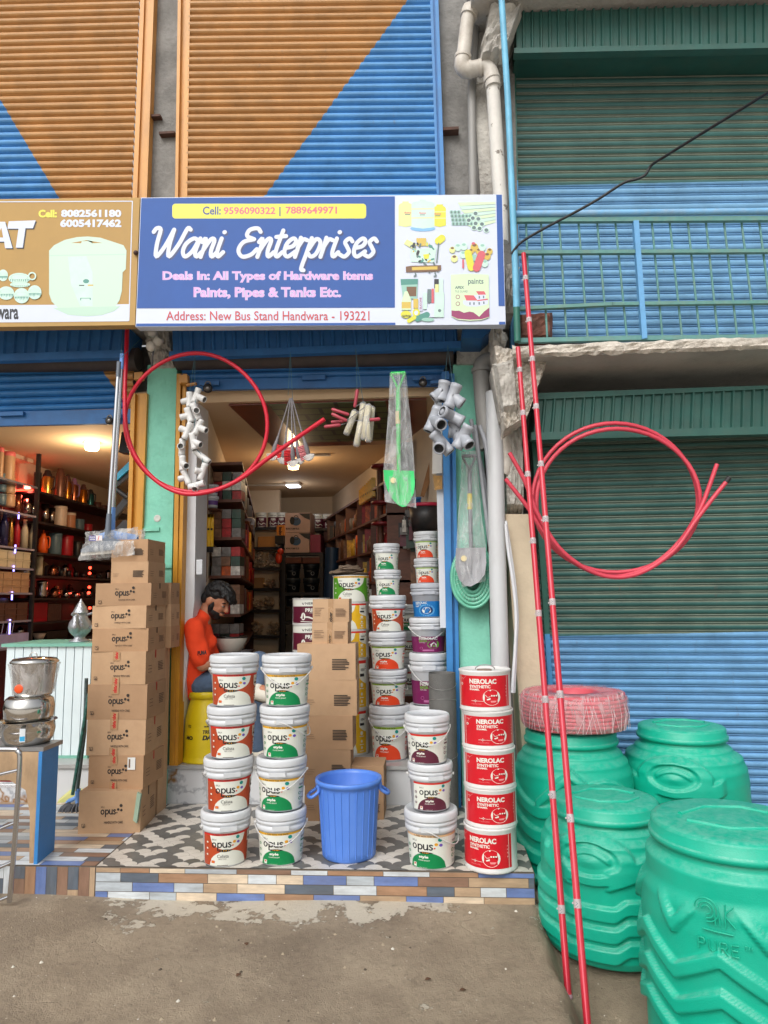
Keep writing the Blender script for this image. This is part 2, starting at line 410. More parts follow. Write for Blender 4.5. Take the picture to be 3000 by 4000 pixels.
def tiles_left(mb):
 def clip(q):
  lim = lambda vv_: XA+(XB-XA)*(vv_-YF)/(YB-YF)-.004
  m_ = min(lim(q[0][1]), lim(q[2][1]))
  if q[0][0] > m_: return None
  return [(min(p[0], lim(p[1])), p[1]) for p in q]
 plank_run(mb, lambda u, v: (u, v, ZP), -3.6, XA+.5, YF+.002, YB, .062, .16, .42, rt, 0, clip)
 u = -3.6
 while u < XA-.01:
  wv = .058; h = rt.choice([.0, .0, .06, .11]); k = rt.randrange(8); k2 = rt.randrange(8)
  e = min(u+wv, XA)
  def pl(z0, z1, kk): mb.add([(u+.001, YF-.003, z0), (e-.001, YF-.003, z0), (e-.001, YF-.003, z1), (u+.001, YF-.003, z1)], [(0,1,2,3)], 9+kk)
  if h: pl(-.05, ZP-.008-h, k); pl(ZP-.006-h, ZP-.006, k2)
  else: pl(-.05, ZP-.006, k)
  u += wv
def tiles_shop(mb):
 plank_run(mb, lambda u, v: (u, YF-.003, v), XA+.004, XR, -.06, ZP-.006, .046, .12, .30, rt, 0)
 plank_run(mb, lambda u, v: (XR+.003, v, u), 0, ZP-.006, YF, YB, .06, .1, .2, rt, 0)
 r = .046; j = 0; y = YF-.02
 WH, DK = 17, 18
 while y < YB+.1:
  i = 0; x = -2.3+(r if j % 2 else 0)
  while x < XR+.1:
   gx, gy = (x+2.3)/.50, (y-YF)/.36; e1 = math.hypot(((gx+.5) % 1-.5)*.50/.185, ((gy+.5) % 1-.5)*.36/.132); e2 = math.hypot((gx % 1-.5)*.50/.185, (gy % 1-.5)*.36/.132); e_ = min(e1, e2); dark = .40 < e_ < .84
   pts = []
   for k in range(9): a = math.pi-math.pi*k/8; pts.append((x+r*math.cos(a), y+r*math.sin(a)))
   for k in range(1, 5): a = math.pi/2+math.pi/2*k/4; pts.append((x+r+r*math.cos(a), y-r+r*math.sin(a)))
   for k in range(1, 4): a = math.pi/2*k/4; pts.append((x-r+r*math.cos(a), y-r+r*math.sin(a)))
   def ins(p):
    yy = min(max(p[1], YF+.002), YB); lim = XA+(XB-XA)*(yy-YF)/(YB-YF)+.004
    return (min(max(p[0], lim), XR-.002), yy)
   cx = sum(p[0] for p in pts)/len(pts)
   q = [ins(((p[0]-x)*.985+x, (p[1]-y)*.985+y)) for p in pts]
   ok = max(p[0] for p in q)-min(p[0] for p in q) > .01 and max(p[1] for p in q)-min(p[1] for p in q) > .01
   if ok: mb.add([(p[0], p[1], ZP) for p in q], [tuple(range(len(q)))], DK if dark else WH)
   x += 2*r; i += 1
  y += r; j += 1
def fc_left():
 mb = MB()
 mb.hexa([(XL0, YF, -.6), (XA-.002, YF, -.6), (XA-.002, YF, ZP-.004), (XL0, YF, ZP-.004)],
   [(XL0, YB+.1, -.6), (XB-.002, YB+.1, -.6), (XB-.002, YB+.1, ZP-.004), (XL0, YB+.1, ZP-.004)], 0)
 tiles_left(mb); struct(mb.build('pavement', [GROUT]+TM+TMV))
fc_left()
forecourt('shop_pavement', XA, XB, XR, tiles_shop)
# ================================================================ shutters
def two_tone(name, A, B, P0, nvec, dust=None, wob=.006, rough=.45, stain=None, samt=.3):
 mt, t, b, g = new_mat(name, rough)
 pos = g.outputs['Position']
 sub = t.nodes.new('ShaderNodeVectorMath'); sub.operation = 'SUBTRACT'; t.links.new(pos, sub.inputs[0]); sub.inputs[1].default_value = P0
 dt = t.nodes.new('ShaderNodeVectorMath'); dt.operation = 'DOT_PRODUCT'; t.links.new(sub.outputs[0], dt.inputs[0]); dt.inputs[1].default_value = nvec
 nn = node_math(t, 'MULTIPLY', node_math(t, 'SUBTRACT', node_noise(t, pos, 9), .5), wob*2)
 f = node_map(t, node_math(t, 'ADD', dt.outputs['Value'], nn), -.002, .002)
 ca = node_mix(t, tuple(v*.9 for v in A), tuple(min(255, v*1.06) for v in A), node_map(t, node_noise(t, pos, 6), .3, .7))
 cb = node_mix(t, tuple(v*.9 for v in B), tuple(min(255, v*1.06) for v in B), node_map(t, node_noise(t, pos, 6), .3, .7))
 c = node_mix(t, cb, ca, f)
 if dust:
  sp = t.nodes.new('ShaderNodeSeparateXYZ'); t.links.new(g.outputs['True Normal'], sp.inputs[0])
  dm = node_math(t, 'MULTIPLY', node_map(t, sp.outputs['Z'], .35, .75), node_map(t, node_noise(t, pos, 3.0), .3, .65, .15, .85))
  c = node_mix(t, c, dust, node_math(t, 'MULTIPLY', dm, f))
 if stain:
  mp = t.nodes.new('ShaderNodeMapping'); mp.inputs['Scale'].default_value = (1, 1, .25); t.links.new(pos, mp.inputs[0])
  c = node_mix(t, c, stain, node_map(t, node_noise(t, mp.outputs[0], 14, 10, .75), .6, .72, 0, samt))
 t.links.new(c, b.inputs['Base Color'])
 add_bump(t, b, node_noise(t, pos, 160, 3), .08, .004)
 return mt
PROF = [(0, 0), (.06, .004), (.16, .013), (.32, .0195), (.5, .021), (.68, .0165), (.82, .008), (.87, .001), (.885, -.007), (.93, -.007), (.945, .003), (.975, .006), (1, 0)]
PROFB = [(0, .004), (.05, .012), (.16, .0165), (.32, .0195), (.48, .019), (.62, .014), (.70, .005), (.715, -.008), (.775, -.008), (.79, .006), (.86, .009), (.94, .006), (.955, -.004), (.99, -.004)]
def shutter(name, bl, br, tr, tl, Y, n, m_, parent, label=None, depth=1.0, jit=.0015, prof=None, dust=None):
 prof = prof or PROF+[]
 pr_ = prof if prof is PROFB else PROF[:-1]
 P = [at_y(*p, Y) for p in (bl, br, tr, tl)]; mb = MB(); rows = []
 rr = random.Random(hash(name) % 1000 + n)
 for s in range(n):
  dj = rr.uniform(-jit, jit)
  for t_, d in pr_:
   k = (s+t_)/n; a = P[0].lerp(P[3], k); e = P[1].lerp(P[2], k)
   dv = Vector((0, -(d*depth+dj), 0)); rows.append((a+dv, e+dv))
 rows.append((P[3], P[2]))
 nseg = 1
 v = [];
 for a, e in rows: v += [a, e]
 mb.add(v, [(2*i, 2*i+1, 2*i+3, 2*i+2) for i in range(len(rows)-1)], 0, False)
 if dust:
  for i in range(len(mb.f)):
   if prof[i % len(pr_)][0] in (.775, .79, .86, 0): mb.m[i] = 1
 return mb.build(name, [m_, dust] if dust else m_, parent, label)
ORANGE, BLUE, GREEN = (184, 136, 82), (80, 144, 200), (48, 94, 90)
OR = mat('orange_enamel', (208, 150, 78), .45, var=.12, scale=5, stain=(130, 84, 40), stain_amt=.35, stain_scale=6, stretch=(1, 1, .4))
ORJ = mat('ochre_enamel', (206, 146, 44), .42, var=.1, scale=5, stain=(140, 92, 44), stain_amt=.45, stain_scale=7, stretch=(1, 1, .35))
BL = mat('blue_enamel', (56, 128, 192), .45, var=.12, scale=5, stain=(38, 84, 130), stain_amt=.35, stain_scale=6)
BLD = mat('deep_blue_enamel', (44, 104, 164), .5, var=.14, scale=5, stain=(26, 60, 104), stain_amt=.4, stain_scale=6)
GR = mat('green_enamel', (44, 92, 84), .5, var=.16, scale=6, stain=(70, 92, 80), stain_amt=.5, stain_scale=8)
MINT = mat('mint_wall_paint', (138, 212, 188), .8, var=.08, scale=4, bump=.25, bscale=35, stain=(100, 176, 150), stain_amt=.4, stain_scale=9, wear=(188, 196, 184), wear_lo=.75, wear_scale=7)
shop = thing('shop_building', 'two storey shop row with orange and blue roller shutters and mint pillars', 'building', (-1, YB, ZP))
rshop = thing('green_shuttered_building', 'weathered green shuttered building with balcony slab beside the blue signboard', 'building', (1.5, YB, .1))
# ---- upper floor
YU = 4.72
def ex(p, q, k): return (p[0]+(q[0]-p[0])*k, p[1]+(q[1]-p[1])*k)   # extrapolate a pixel line beyond the frame
def vstrip(mb, a0, a1, b0, b1, Y, d, mi=0, up=.6):
 A = ex(a1, a0, 1+up); B = ex(b1, b0, 1+up)
 mb.slab([at_y(*a1, Y), at_y(*b1, Y), at_y(*B, Y), at_y(*A, Y)], (0, d, 0), mi)
UL_r0, UL_r1 = K1(910, 0), K1(856, 1320)
P0 = at_y(*K1(0, 640), YU); P1 = at_y(*K1(378, 1275), YU); dv = P1-P0; nv = Vector((-dv.z, 0, dv.x)).normalized()
if nv.z < 0: nv = -nv
m_ul = two_tone('shutter_paint_left', ORANGE, BLUE, P0, nv, None, .008, .45, (128, 100, 70), .45)
ulb = K1(-900, 1345); ult = K1(-900, -780)
shutter('roller_shutter', ulb, UL_r1, ex(UL_r1, UL_r0, 1.6), (ulb[0], ex(UL_r1, UL_r0, 1.6)[1]+22), YU, 46, m_ul, shop, 'upper roller shutter, orange with a blue corner, above the tan sign')
P0 = at_y(*K2(992, 0), YU); P1 = at_y(*K2(62, 1270), YU); dv = P1-P0; nv = Vector((-dv.z, 0, dv.x)).normalized()
if nv.x > 0: nv = -nv
m_um = two_tone('shutter_paint_middle', ORANGE, BLUE, P0, nv, None, .012, .45, (112, 96, 80), .45)
a1, b1 = K1(1210, 1310), K2(1174, 1300); a0, b0 = K1(1230, 0), K2(1130, -20)
shutter('roller_shutter', a1, b1, ex(b1, b0, 1.6), ex(a1, a0, 1.6), YU, 46, m_um, shop, 'upper roller shutter split diagonally orange and blue above the blue sign')
mb = MB()
for (xa0, xa1, xb0, xb1, d0) in ((908, 856, 935, 886, -.02), (935, 886, 962, 918, .0), (962, 918, 997, 950, -.03)):
 vstrip(mb, K1(xa0, 0), K1(xa1, 1320), K1(xb0, 0), K1(xb1, 1320), YU+d0, .05-d0)
mb.build('shutter_guide', OR, shop)
mb = MB()
for (xa0, xa1, xb0, xb1, d0) in ((1152, 1133, 1172, 1152, -.03), (1172, 1152, 1205, 1182, .0), (1205, 1182, 1232, 1212, -.02)):
 vstrip(mb, K1(xa0, 0), K1(xa1, 1320), K1(xb0, 0), K1(xb1, 1320), YU+d0, .05-d0)
mb.build('shutter_guide', OR, shop)
mb = MB()
for (xa0, xa1, xb0, xb1, d0) in ((1128, 1172, 1146, 1188, -.02), (1146, 1188, 1160, 1202, .0), (1160, 1202, 1182, 1226, -.03)):
 vstrip(mb, K2(xa0, 0), K2(xa1, 1300), K2(xb0, 0), K2(xb1, 1300), YU+d0, .05-d0)
mb.build('shutter_guide', BL, shop)
mb = MB(); vstrip(mb, K1(985, 0), K1(935, 1330), K1(1165, 0), K1(1145, 1330), YU+.04, .3)
mb.build('pillar', CON, shop, 'bare grey concrete pillar between the upper shutters')
for (y, a, e) in ((770, 965, 1050), (880, 1042, 1142)):
 mb = MB(); p = at_y(*K1(a, y), YU+.03); q = at_y(*K1(e, y), YU+.03); mb.box((p.x, YU-.01, p.z-.012), (q.x, YU+.06, p.z+.006))
 mb.build('hinge_iron', mat('rusted_iron', (88, 62, 52), .8, var=.3, scale=30), shop)
mb = MB(); vstrip(mb, K2(1172, 0), K2(1210, 1330), K2(1560, 0), K2(1640, 1330), YU+.05, .3)
mb.build('wall', CON, shop, 'stained bare concrete wall beside the drainpipe')
mb = MB(); p = at_y(*K2(1215, 860), YU+.03); mb.box((p.x-.02, YU-.02, p.z-.014), (p.x+.11, YU+.06, p.z+.008)); mb.build('hinge_iron', MATS['rusted_iron'], shop)
# ---- balcony slab over the shops (behind the signs) and the storey wall
YS = 4.22
mb = MB()
s0 = at_y(-500, 690, YS); s1 = at_y(1088, 690, YS)
mb.box((s0.x-1, YS+.10, 3.52), (s1.x, YU+.3, 3.64)); mb.build('balcony_slab', CONS, shop)
mb = MB(); mb.box((s0.x-1, YU+.06, 3.641), (s1.x, YU+.3, 4.4)); mb.build('storey_wall', CON, shop)
# ---- shutter housings
def housing(name, ftl, ftr, fbl, fbr, Y, n, m_, m_trim, parent, trim=.045, label=None, back=.3, rib=.018):
 mb = MB(); TL, TR, BLp, BRp = (at_y(*p, Y) for p in (ftl, ftr, fbl, fbr))
 for i in range(n):
  k0, k1 = i/n, (i+1)/n; w1 = k0+(k1-k0)*.62; w2 = k0+(k1-k0)*.74; w3 = k0+(k1-k0)*.88
  for a, e, d0, d1 in ((k0, w1, 0, 0), (w1, w2, 0, -rib), (w2, w3, -rib, -rib), (w3, k1, -rib, 0)):
   mb.quad([BLp.lerp(BRp, a)+Vector((0, d0, 0)), BLp.lerp(BRp, e)+Vector((0, d1, 0)), TL.lerp(TR, e)+Vector((0, d1, 0)), TL.lerp(TR, a)+Vector((0, d0, 0))])
 mb.hexa([BLp+Vector((0, .004, 0)), BRp+Vector((0, .004, 0)), TR+Vector((0, .004, 0)), TL+Vector((0, .004, 0))],
   [BLp+Vector((0, back, .02)), BRp+Vector((0, back, .02)), TR+Vector((0, back, 0)), TL+Vector((0, back, 0))])
 o = mb.build(name, m_, parent, label)
 mb = MB(); h = Vector((0, 0, trim))
 mb.slab([BLp-h+Vector((-.02, -.022, 0)), BRp-h+Vector((.02, -.022, 0)), BRp+Vector((.02, -.022, 0)), BLp+Vector((-.02, -.022, 0))], (0, .06, 0))
 mb.build('trim_angle', m_trim, o)
 return o
housing('shutter_housing', N3(300, -15), N3(1530, -25), N3(305, 140), N3(1535, 95), 4.58, 26, BLD, BLD, shop, .05)
housing('shutter_housing', K4(-700, 880), K4(812, 860), K4(-700, 1075), K4(790, 1030), 4.58, 22, BLD, BLD, shop, .055)
DKM = mat('dark_curtain_roll', (70, 62, 60), .6, var=.3, scale=6)
def roll(a, e, Y, r, parent):
 A = at_y(*a, Y); E_ = at_y(*e, Y); mb = MB(); mb.tube([A, E_], r, 18); mb.build('curtain_roll', DKM, parent)
roll(N3(325, 175), N3(1515, 150), 4.78, .075, shop); roll(K4(-700, 1110), K4(900, 1085), 4.78, .085, shop)
m_cm = two_tone('curtain_paint_middle', (48, 110, 172), (48, 110, 172), Vector((0,0,0)), Vector((0,0,1)))
shutter('roller_shutter', N3(345, 262), N3(1470, 236), N3(1490, 168), N3(345, 196), YB, 2, m_cm, shop, 'raised blue roller shutter over the hardware shop entrance')
P0 = at_y(*K4(660, 1150), YB); P1 = at_y(*K4(850, 1420), YB); dv = P1-P0; nv = Vector((-dv.z, 0, dv.x)).normalized()
if nv.x < 0: nv = -nv
m_cl = two_tone('curtain_paint_left', ORANGE, (48, 116, 178), P0, nv)
shutter('roller_shutter', K4(-700, 1450), K4(868, 1400), K4(868, 1118), K4(-700, 1150), YB, 6, m_cl, shop, 'raised blue roller shutter over the homeware shop with orange corner')
mb = MB()
q = [at_y(*p, YB-.02) for p in (N3(440, 306), N3(1405, 288), N3(1480, 236), N3(345, 262))]
mb.slab([at_y(*N3(350, 303), YB-.02), at_y(*N3(1470, 283), YB-.02), at_y(*N3(1470, 236), YB-.02), at_y(*N3(350, 258), YB-.02)], (0, .035, 0))
o = mb.build('bottom_bar', BLD, shop)
mb = MB(); a = at_y(*N3(865, 262), YB-.03); e = at_y(*N3(965, 240), YB-.03); mb.box((a.x, YB-.05, a.z), (e.x, YB-.021, e.z)); mb.build('handle', BLD, o)
mb = MB(); mb.slab([at_y(*K4(-700, 1530), YB-.02), at_y(*K4(852, 1497), YB-.02), at_y(*K4(852, 1405), YB-.02), at_y(*K4(-700, 1440), YB-.02)], (0, .035, 0))
o = mb.build('bottom_bar', BLD, shop)
mb = MB(); a = at_y(*K4(0, 1455), YB-.03); e = at_y(*K4(160, 1425), YB-.03); mb.box((a.x, YB-.05, a.z), (e.x, YB-.021, e.z)); mb.build('handle', BLD, o)
# ---- ground floor pillars and jambs
def upright(name, m_, tl, tr, bl, br, Y, d, parent, label=None, zbot=None):
 q = [at_y(*bl, Y), at_y(*br, Y), at_y(*tr, Y), at_y(*tl, Y)]
 if zbot is not None:
  for i, j in ((0, 3), (1, 2)):
   k = (zbot-q[j].z)/(q[i].z-q[j].z); q[i] = q[j].lerp(q[i], k)
 mb = MB(); mb.slab(q, (0, d, 0)); return mb.build(name, m_, parent, label)
upright('pillar', MINT, N3(196, 195), N3(322, 195), L1(1150, 1400), L1(1385, 1400), YB-.02, .35, shop, 'mint green painted pillar with flaking top between the two shops', ZP)
def rough_block(name, q, Y, d, m_, parent, n=14, amp=.03, seed=1, label=None):
 r_ = random.Random(seed); mb = MB(); P = [at_y(*p, Y) for p in q]
 H = {}
 def fn(u, v):
  p = (P[0].lerp(P[1], u)).lerp(P[3].lerp(P[2], u), v)
  e = min(u, 1-u, v, 1-v); k = (round(u*n), round(v*n))
  if k not in H: H[k] = r_.uniform(-1, 1)
  edge = 1 if e < 1e-6 else .0
  return Vector((p.x+H[k]*amp*.5*edge, p.y+H[k]*amp + (d*.35 if edge else 0), p.z+H[k]*amp*.4*edge))
 mb.grid(fn, n, n, 0, False)
 vs_ = [fn(0, 0), fn(1, 0), fn(1, 1), fn(0, 1)]
 mb.slab([v_+Vector((0, d*.35, 0)) for v_ in vs_], (0, d, 0))
 return mb.build(name, m_, parent, label)
rough_block('pillar_head', [N3(206, 215), N3(318, 215), N3(292, 30), N3(165, 30)], YB-.05, .3, CONL, shop, 12, .018, 4, 'chipped plaster pillar head under the sign')
mb = MB()
for (a0, a1_, b0_, b1_, dd) in ((1062, 1030, 1095, 1062, -.04), (1095, 1062, 1140, 1105, -.01), (1140, 1105, 1192, 1152, -.05)):
 q = [at_y(*L1(a1_, 850), YB+dd), at_y(*L1(b1_, 850), YB+dd), at_y(*L1(b0_, -235), YB+dd), at_y(*L1(a0, -235), YB+dd)]
 k = (ZS-.02-q[3].z)/(q[0].z-q[3].z); q[0] = q[3].lerp(q[0], k); q[1] = q[2].lerp(q[1], k); mb.slab(q, (0, .06-dd, 0))
mb.build('shutter_guide', ORJ, shop, 'ochre shutter guide on the left of the mint pillar')
mb = MB()
for (t0, t1_, s0_, s1_, dd) in ((321, 338, 262, 285, -.05), (338, 348, 285, 296, -.01), (348, 362, 296, 312, -.04)):
 q = [at_y(*L5(s0_-135, 1640), YB+dd), at_y(*L5(s1_-118, 1640), YB+dd), at_y(*N3(t1_, 232), YB+dd), at_y(*N3(t0, 232), YB+dd)]
 mb.slab(q, (0, .06-dd, 0))
mb.build('shutter_guide', ORJ, shop, 'ochre shutter guide on the right of the mint pillar')
mb = MB()
for (t0, t1_, s0_, s1_, dd) in ((118, 160, 152, 190, -.05), (160, 178, 190, 206, -.01), (178, 198, 206, 228, -.04)):
 q = [at_y(*N5(s0_, 2212), YB+dd), at_y(*N5(s1_, 2212), YB+dd), at_y(*N5(t1_, 330), YB+dd), at_y(*N5(t0, 330), YB+dd)]
 k = (ZP-q[3].z)/(q[0].z-q[3].z); q[0] = q[3].lerp(q[0], k); q[1] = q[2].lerp(q[1], k); mb.slab(q, (0, .06-dd, 0))
mb.build('shutter_guide', BL, shop, 'bright blue shutter guide beside the paint pails')
upright('pillar', MINT, N5(188, 275), N5(360, 275), N5(232, 2212), N5(425, 2212), YB-.0, .35, shop, 'mint green pillar behind the leaning white pipe', ZP)
upright('beam', CONL, N3(1535, -30), N3(1680, -30), N3(1530, 190), N3(1660, 190), YB-.03, .35, shop)
mb = MB(); mb.slab([at_y(*K5(1330, 945), 4.5), at_y(*K5(1470, 945), 4.5), at_y(*K5(1560, 860), 4.5), at_y(*K5(1340, 860), 4.5)], (0, .3, 0)); mb.build('fascia_panel', BLD, shop)
upright('wall', CON, N5(330, 275), N5(560, 275), N5(400, 2212), N5(600, 2212), YB+.12, .3, shop, 'dark gap wall behind the pipes', ZP)
WHT = mat('white_laminate', (214, 216, 220), .5, var=.05)
WALLW = mat('warm_plaster', (214, 196, 172), .85, var=.06, scale=3, bump=.1)
upright('door_lining', WHT, N3(362, 300), N3(412, 300), L5(190, 1560), L5(330, 300), YB+.04, .25, shop, None, None)
# ---- shop floor and marble riser
mt, t, b, g = new_mat('veined_marble', .2)
pos = g.outputs['Position']
wv = node_noise(t, pos, 1.3, 5, .55)
v1 = node_math(t, 'ABSOLUTE', node_math(t, 'SUBTRACT', wv, .5)); n2 = node_noise(t, pos, 2.1, 5)
v2 = node_math(t, 'ABSOLUTE', node_math(t, 'SUBTRACT', n2, .47))
c = node_mix(t, (206, 208, 210), (150, 154, 160), node_map(t, v2, 0, .03, .8, 0))
c = node_mix(t, c, (146, 104, 56), node_map(t, v1, .0, .018, 1, 0))
t.links.new(c, b.inputs['Base Color']); MARB = mt
MARBT = mat('grey_marble_tread', (168, 168, 166), .3, var=.15, scale=6)
xl = at_y(*L5(180, 1640), YB).x; xr_ = at_y(975, 1640, YB).x
mb = MB(); mb.box((-6.2, YB+.005, -.2), (xr_, YB+5.6, ZS-.025)); o = mb.build('shop_floor', MARB, shop)
mb = MB(); mb.box((-6.2, YB-.015, ZS-.024), (xr_, YB+5.6, ZS)); mb.build('floor_tread', MARBT, shop)
# ---- interior shells: hardware shop and homeware shop
ZC = 3.0; YBK = 9.7
xl0 = at_y(430, 1200, YB+.1).x-.02; xl1 = at_y(516, 1070, YBK).x; xr0 = at_y(965, 1200, YB+.1).x+.06; xr1 = at_y(718, 1085, YBK).x
CEIL = mat('cream_ceiling', (206, 176, 140), .85, var=.05, scale=2)
mb = MB()
mb.slab([(xl0, YB+.3, ZS), (xl1, YBK, ZS), (xl1, YBK, ZC), (xl0, YB+.3, ZC)], (-.1, 0, 0))
mb.slab([(xr0, YB+.3, ZS), (xr1, YBK, ZS), (xr1, YBK, ZC), (xr0, YB+.3, ZC)], (.1, 0, 0))
mb.slab([(xl1-.1, YBK+.002, ZS), (xr1+.1, YBK+.002, ZS), (xr1+.1, YBK+.002, ZC), (xl1-.1, YBK+.002, ZC)], (0, .1, 0))
mb.build('shop_wall', WALLW, shop)
mb = MB(); mb.box((-6.2, YB+.06, ZC+.002), (xr0+.4, YBK+.15, ZC+.1)); o = mb.build('ceiling', CEIL, shop)
mb = MB(); mb.box((-6.2, YB+.2, ZC+.11), (xr0+.4, YB+.3, 3.5)); mb.build('lintel_wall', CON, shop)
yp0, yp1 = YB+.1, 6.35
mb = MB(); mb.box((xl0+.22, yp0, ZC-.012), (xr0-.18, yp1, ZC)); o = mb.build('ceiling_panel', mat('brown_wood_print', (112, 52, 30), .3, var=.5, scale=6, stretch=(1, .3, 1)), shop, 'brown bordered ceiling panel with green woven tiles')
mb = MB(); mb.box((xl0+.52, yp0, ZC-.02), (xr0-.48, yp1-.2, ZC-.0125))
mt, t, b, g = new_mat('green_woven_tile', .6)
br = t.nodes.new('ShaderNodeTexBrick'); br.inputs['Scale'].default_value = 2.6; br.inputs['Color1'].default_value = (*lin((62, 72, 38)), 1); br.inputs['Color2'].default_value = (*lin((92, 96, 52)), 1)
br.inputs['Mortar'].default_value = (*lin((22, 22, 14)), 1); br.inputs['Mortar Size'].default_value = .04; br.inputs['Brick Width'].default_value = .7; br.inputs['Row Height'].default_value = .45
t.links.new(g.outputs['Position'], br.inputs['Vector']); t.links.new(br.outputs['Color'], b.inputs['Base Color'])
mb.build('woven_tiles', mt, o)
for k in (.2, .24):
 pass
XW = at_y(232, 1048, 8.6).x
mb = MB()
mb.slab([(XW-.0, YB+.1, ZS), (XW, 9.0, ZS), (XW, 9.0, ZC), (XW, YB+.1, ZC)], (-.1, 0, 0))
mb.slab([(XW-.1, 9.002, ZS), (xl0-.3, 9.002, ZS), (xl0-.3, 9.002, ZC), (XW-.1, 9.002, ZC)], (0, .1, 0))
mb.slab([(xl0-.45, YB+.36, ZS), (xl1-.4, 9.0, ZS), (xl1-.4, 9.0, ZC), (xl0-.45, YB+.36, ZC)], (.1, 0, 0))
mb.build('shop_wall', WALLW, shop)
# ================================================================ right building
P0 = at_y(*K3(60, 1212), YB); P1 = at_y(*K3(1659, 1180), YB); dv = P1-P0; nv = Vector((-dv.z, 0, dv.x)).normalized()
if nv.z < 0: nv = -nv
DUST = (150, 142, 112)
m_ru = two_tone('shutter_paint_green_blue', GREEN, (118, 168, 206), P0, nv, DUST, .003, .5, (60, 60, 52), .35)
dm_ru = two_tone('dusty_bead', (124, 134, 122), (116, 162, 200), P0, nv, None, .003, .7, (70, 84, 74), .7)
shutter('roller_shutter', K6(60, 985), K6(1990, 960), K3(2000, 330), K3(20, 360), YB, 36, m_ru, rshop, 'upper roller shutter, dusty green above and sky blue below', 1, .001, PROFB, dm_ru)
upright('shutter_guide', two_tone('guide_paint', (40, 104, 90), (70, 148, 200), at_y(*K3(20, 1190), YB), Vector((0,0,1))), K3(-12, 340), K3(22, 340), K6(-8, 1010), K6(62, 980), YB-.04, .08, rshop)
housing('shutter_housing', K3(28, 82), K3(2000, 20), K3(30, 325), K3(2000, 285), 4.5, 34, GR, GR, rshop, .04, 'upper green ribbed shutter housing')
mb = MB(); a = at_y(*K3(-40, 80), 4.5); mb.box((a.x-.25, 4.2, a.z+.0), (6.5, 5.1, a.z+.25)); mb.build('balcony_slab', CONS, rshop, 'concrete slab at the top above the green housing')
P0 = at_y(*N2(555, 1512), YB); P1 = at_y(*N2(1659, 1488), YB); dv = P1-P0; nv = Vector((-dv.z, 0, dv.x)).normalized()
if nv.z < 0: nv = -nv
m_rl = two_tone('shutter_paint_green_blue_lower', GREEN, (108, 160, 204), P0, nv, (140, 140, 120), .004, .5, (110, 70, 62), .45)
zt = at_y(1500, 905, YB).z
dm_rl = two_tone('dusty_bead_lower', (122, 138, 126), (106, 154, 196), P0, nv, None, .003, .7, (60, 78, 70), .7)
shutter('roller_shutter', (1190, 1752), (1900, 1772), (1900, 905), (1148, 930), YB, 50, m_rl, rshop, 'lower roller shutter, dark green above and sky blue below', 1, .001, PROFB, dm_rl)
upright('shutter_guide', two_tone('guide_paint_low', (36, 92, 80), (70, 140, 192), at_y(*N2(545, 1500), YB), Vector((0,0,1))), N2(478, 480), N2(512, 480), N2(566, 1787), N2(588, 1787), YB-.05, .1, rshop, None, .12)
housing('shutter_housing', N2(508, 330), N2(2000, 262), N2(492, 500), N2(2000, 462), 4.52, 30, GR, GR, rshop, .05, 'lower green ribbed shutter housing behind the red pipe coil')
mb = MB(); mb.slab([at_y(*N2(508, 332), 4.5), at_y(*N2(2000, 264), 4.5), at_y(*N2(2000, 250), 4.5), at_y(*N2(508, 300), 4.5)], (0, .1, 0)); mb.build('trim_angle', GR, rshop)
mb = MB(); mb.box((at_y(1180, 1750, YB).x, YB-.1, -.3), (6.5, YB+.3, at_y(1500, 1752, YB).z)); mb.build('threshold', CONS, rshop)
sl = [at_y(*K6(140, 1065), YS), at_y(*K6(1990, 1040), YS)]
zb = sl[0].z; ztop = at_y(*K6(800, 968), YS).z
mb = MB(); mb.box((at_y(*K6(10, 1000), YS).x, YS+.012, zb), (6.5, YB+.4, ztop)); o = mb.build('balcony_slab', CONS, rshop, 'weathered balcony slab over the lower green shutter')
r_ = random.Random(5); mb = MB(); x0_ = at_y(*K6(0, 1000), YS).x; N_ = 130
H = [[r_.uniform(0, 1) for _ in range(6)] for _ in range(N_+1)]
def fe(u, v):
 i = min(N_, int(round(u*N_))); j = min(5, int(round(v*5))); h = H[i][j]
 edge = (j in (0, 5))
 return Vector((x0_+(6.5-x0_)*u, YS-.004-.016*h*(0 if edge else 1)+(.012 if edge else 0), zb+(ztop-zb)*v + ((h-.5)*.02 if edge else 0)))
mb.grid(fe, N_, 5, 0, False); mb.build('broken_edge', CONR, o)
rough_block('pillar_head', [N5(505, 700), N5(650, 600), N5(790, 225), N5(430, 130)], 4.32, .5, CONR, rshop, 26, .014, 11, 'broken plaster corbel under the balcony corner')
rough_block('pillar_head', [N5(495, 575), N5(600, 560), N5(575, 215), N5(440, 250)], 4.27, .2, CONL, rshop, 8, .008, 12)
rough_block('pillar', [N5(515, 1190), N5(640, 1190), N5(620, 560), N5(490, 560)], YB-.2, .4, CONL, rshop, 12, .02, 13, 'chipped pale plaster above the cream pillar')
CREAM = mat('cream_plaster', (206, 190, 164), .85, var=.08, scale=4, bump=.15, bscale=30, stain=(150, 134, 112), stain_amt=.45, stain_scale=3)
upright('pillar', CREAM, N5(512, 1198), N5(655, 1198), N5(585, 2212), N5(735, 2212), YB-.22, .5, rshop, 'cream pillar behind the leaning pipes', .0)
mb = MB(); mb.box((xr0+.11, YB+.42, -.3), (1.75, YB+.5, 6.5)); mb.build('wall', CON, rshop)
rough_block('brick_patch', [K6(40, 955), K6(270, 950), K6(275, 755), K6(35, 775)], 4.6, .2, mat('old_brick', (140, 92, 78), .95, var=.35, scale=12, bump=.8, bscale=25, stain=(90, 76, 68), stain_amt=.7, stain_scale=10), rshop, 8, .012, 21)
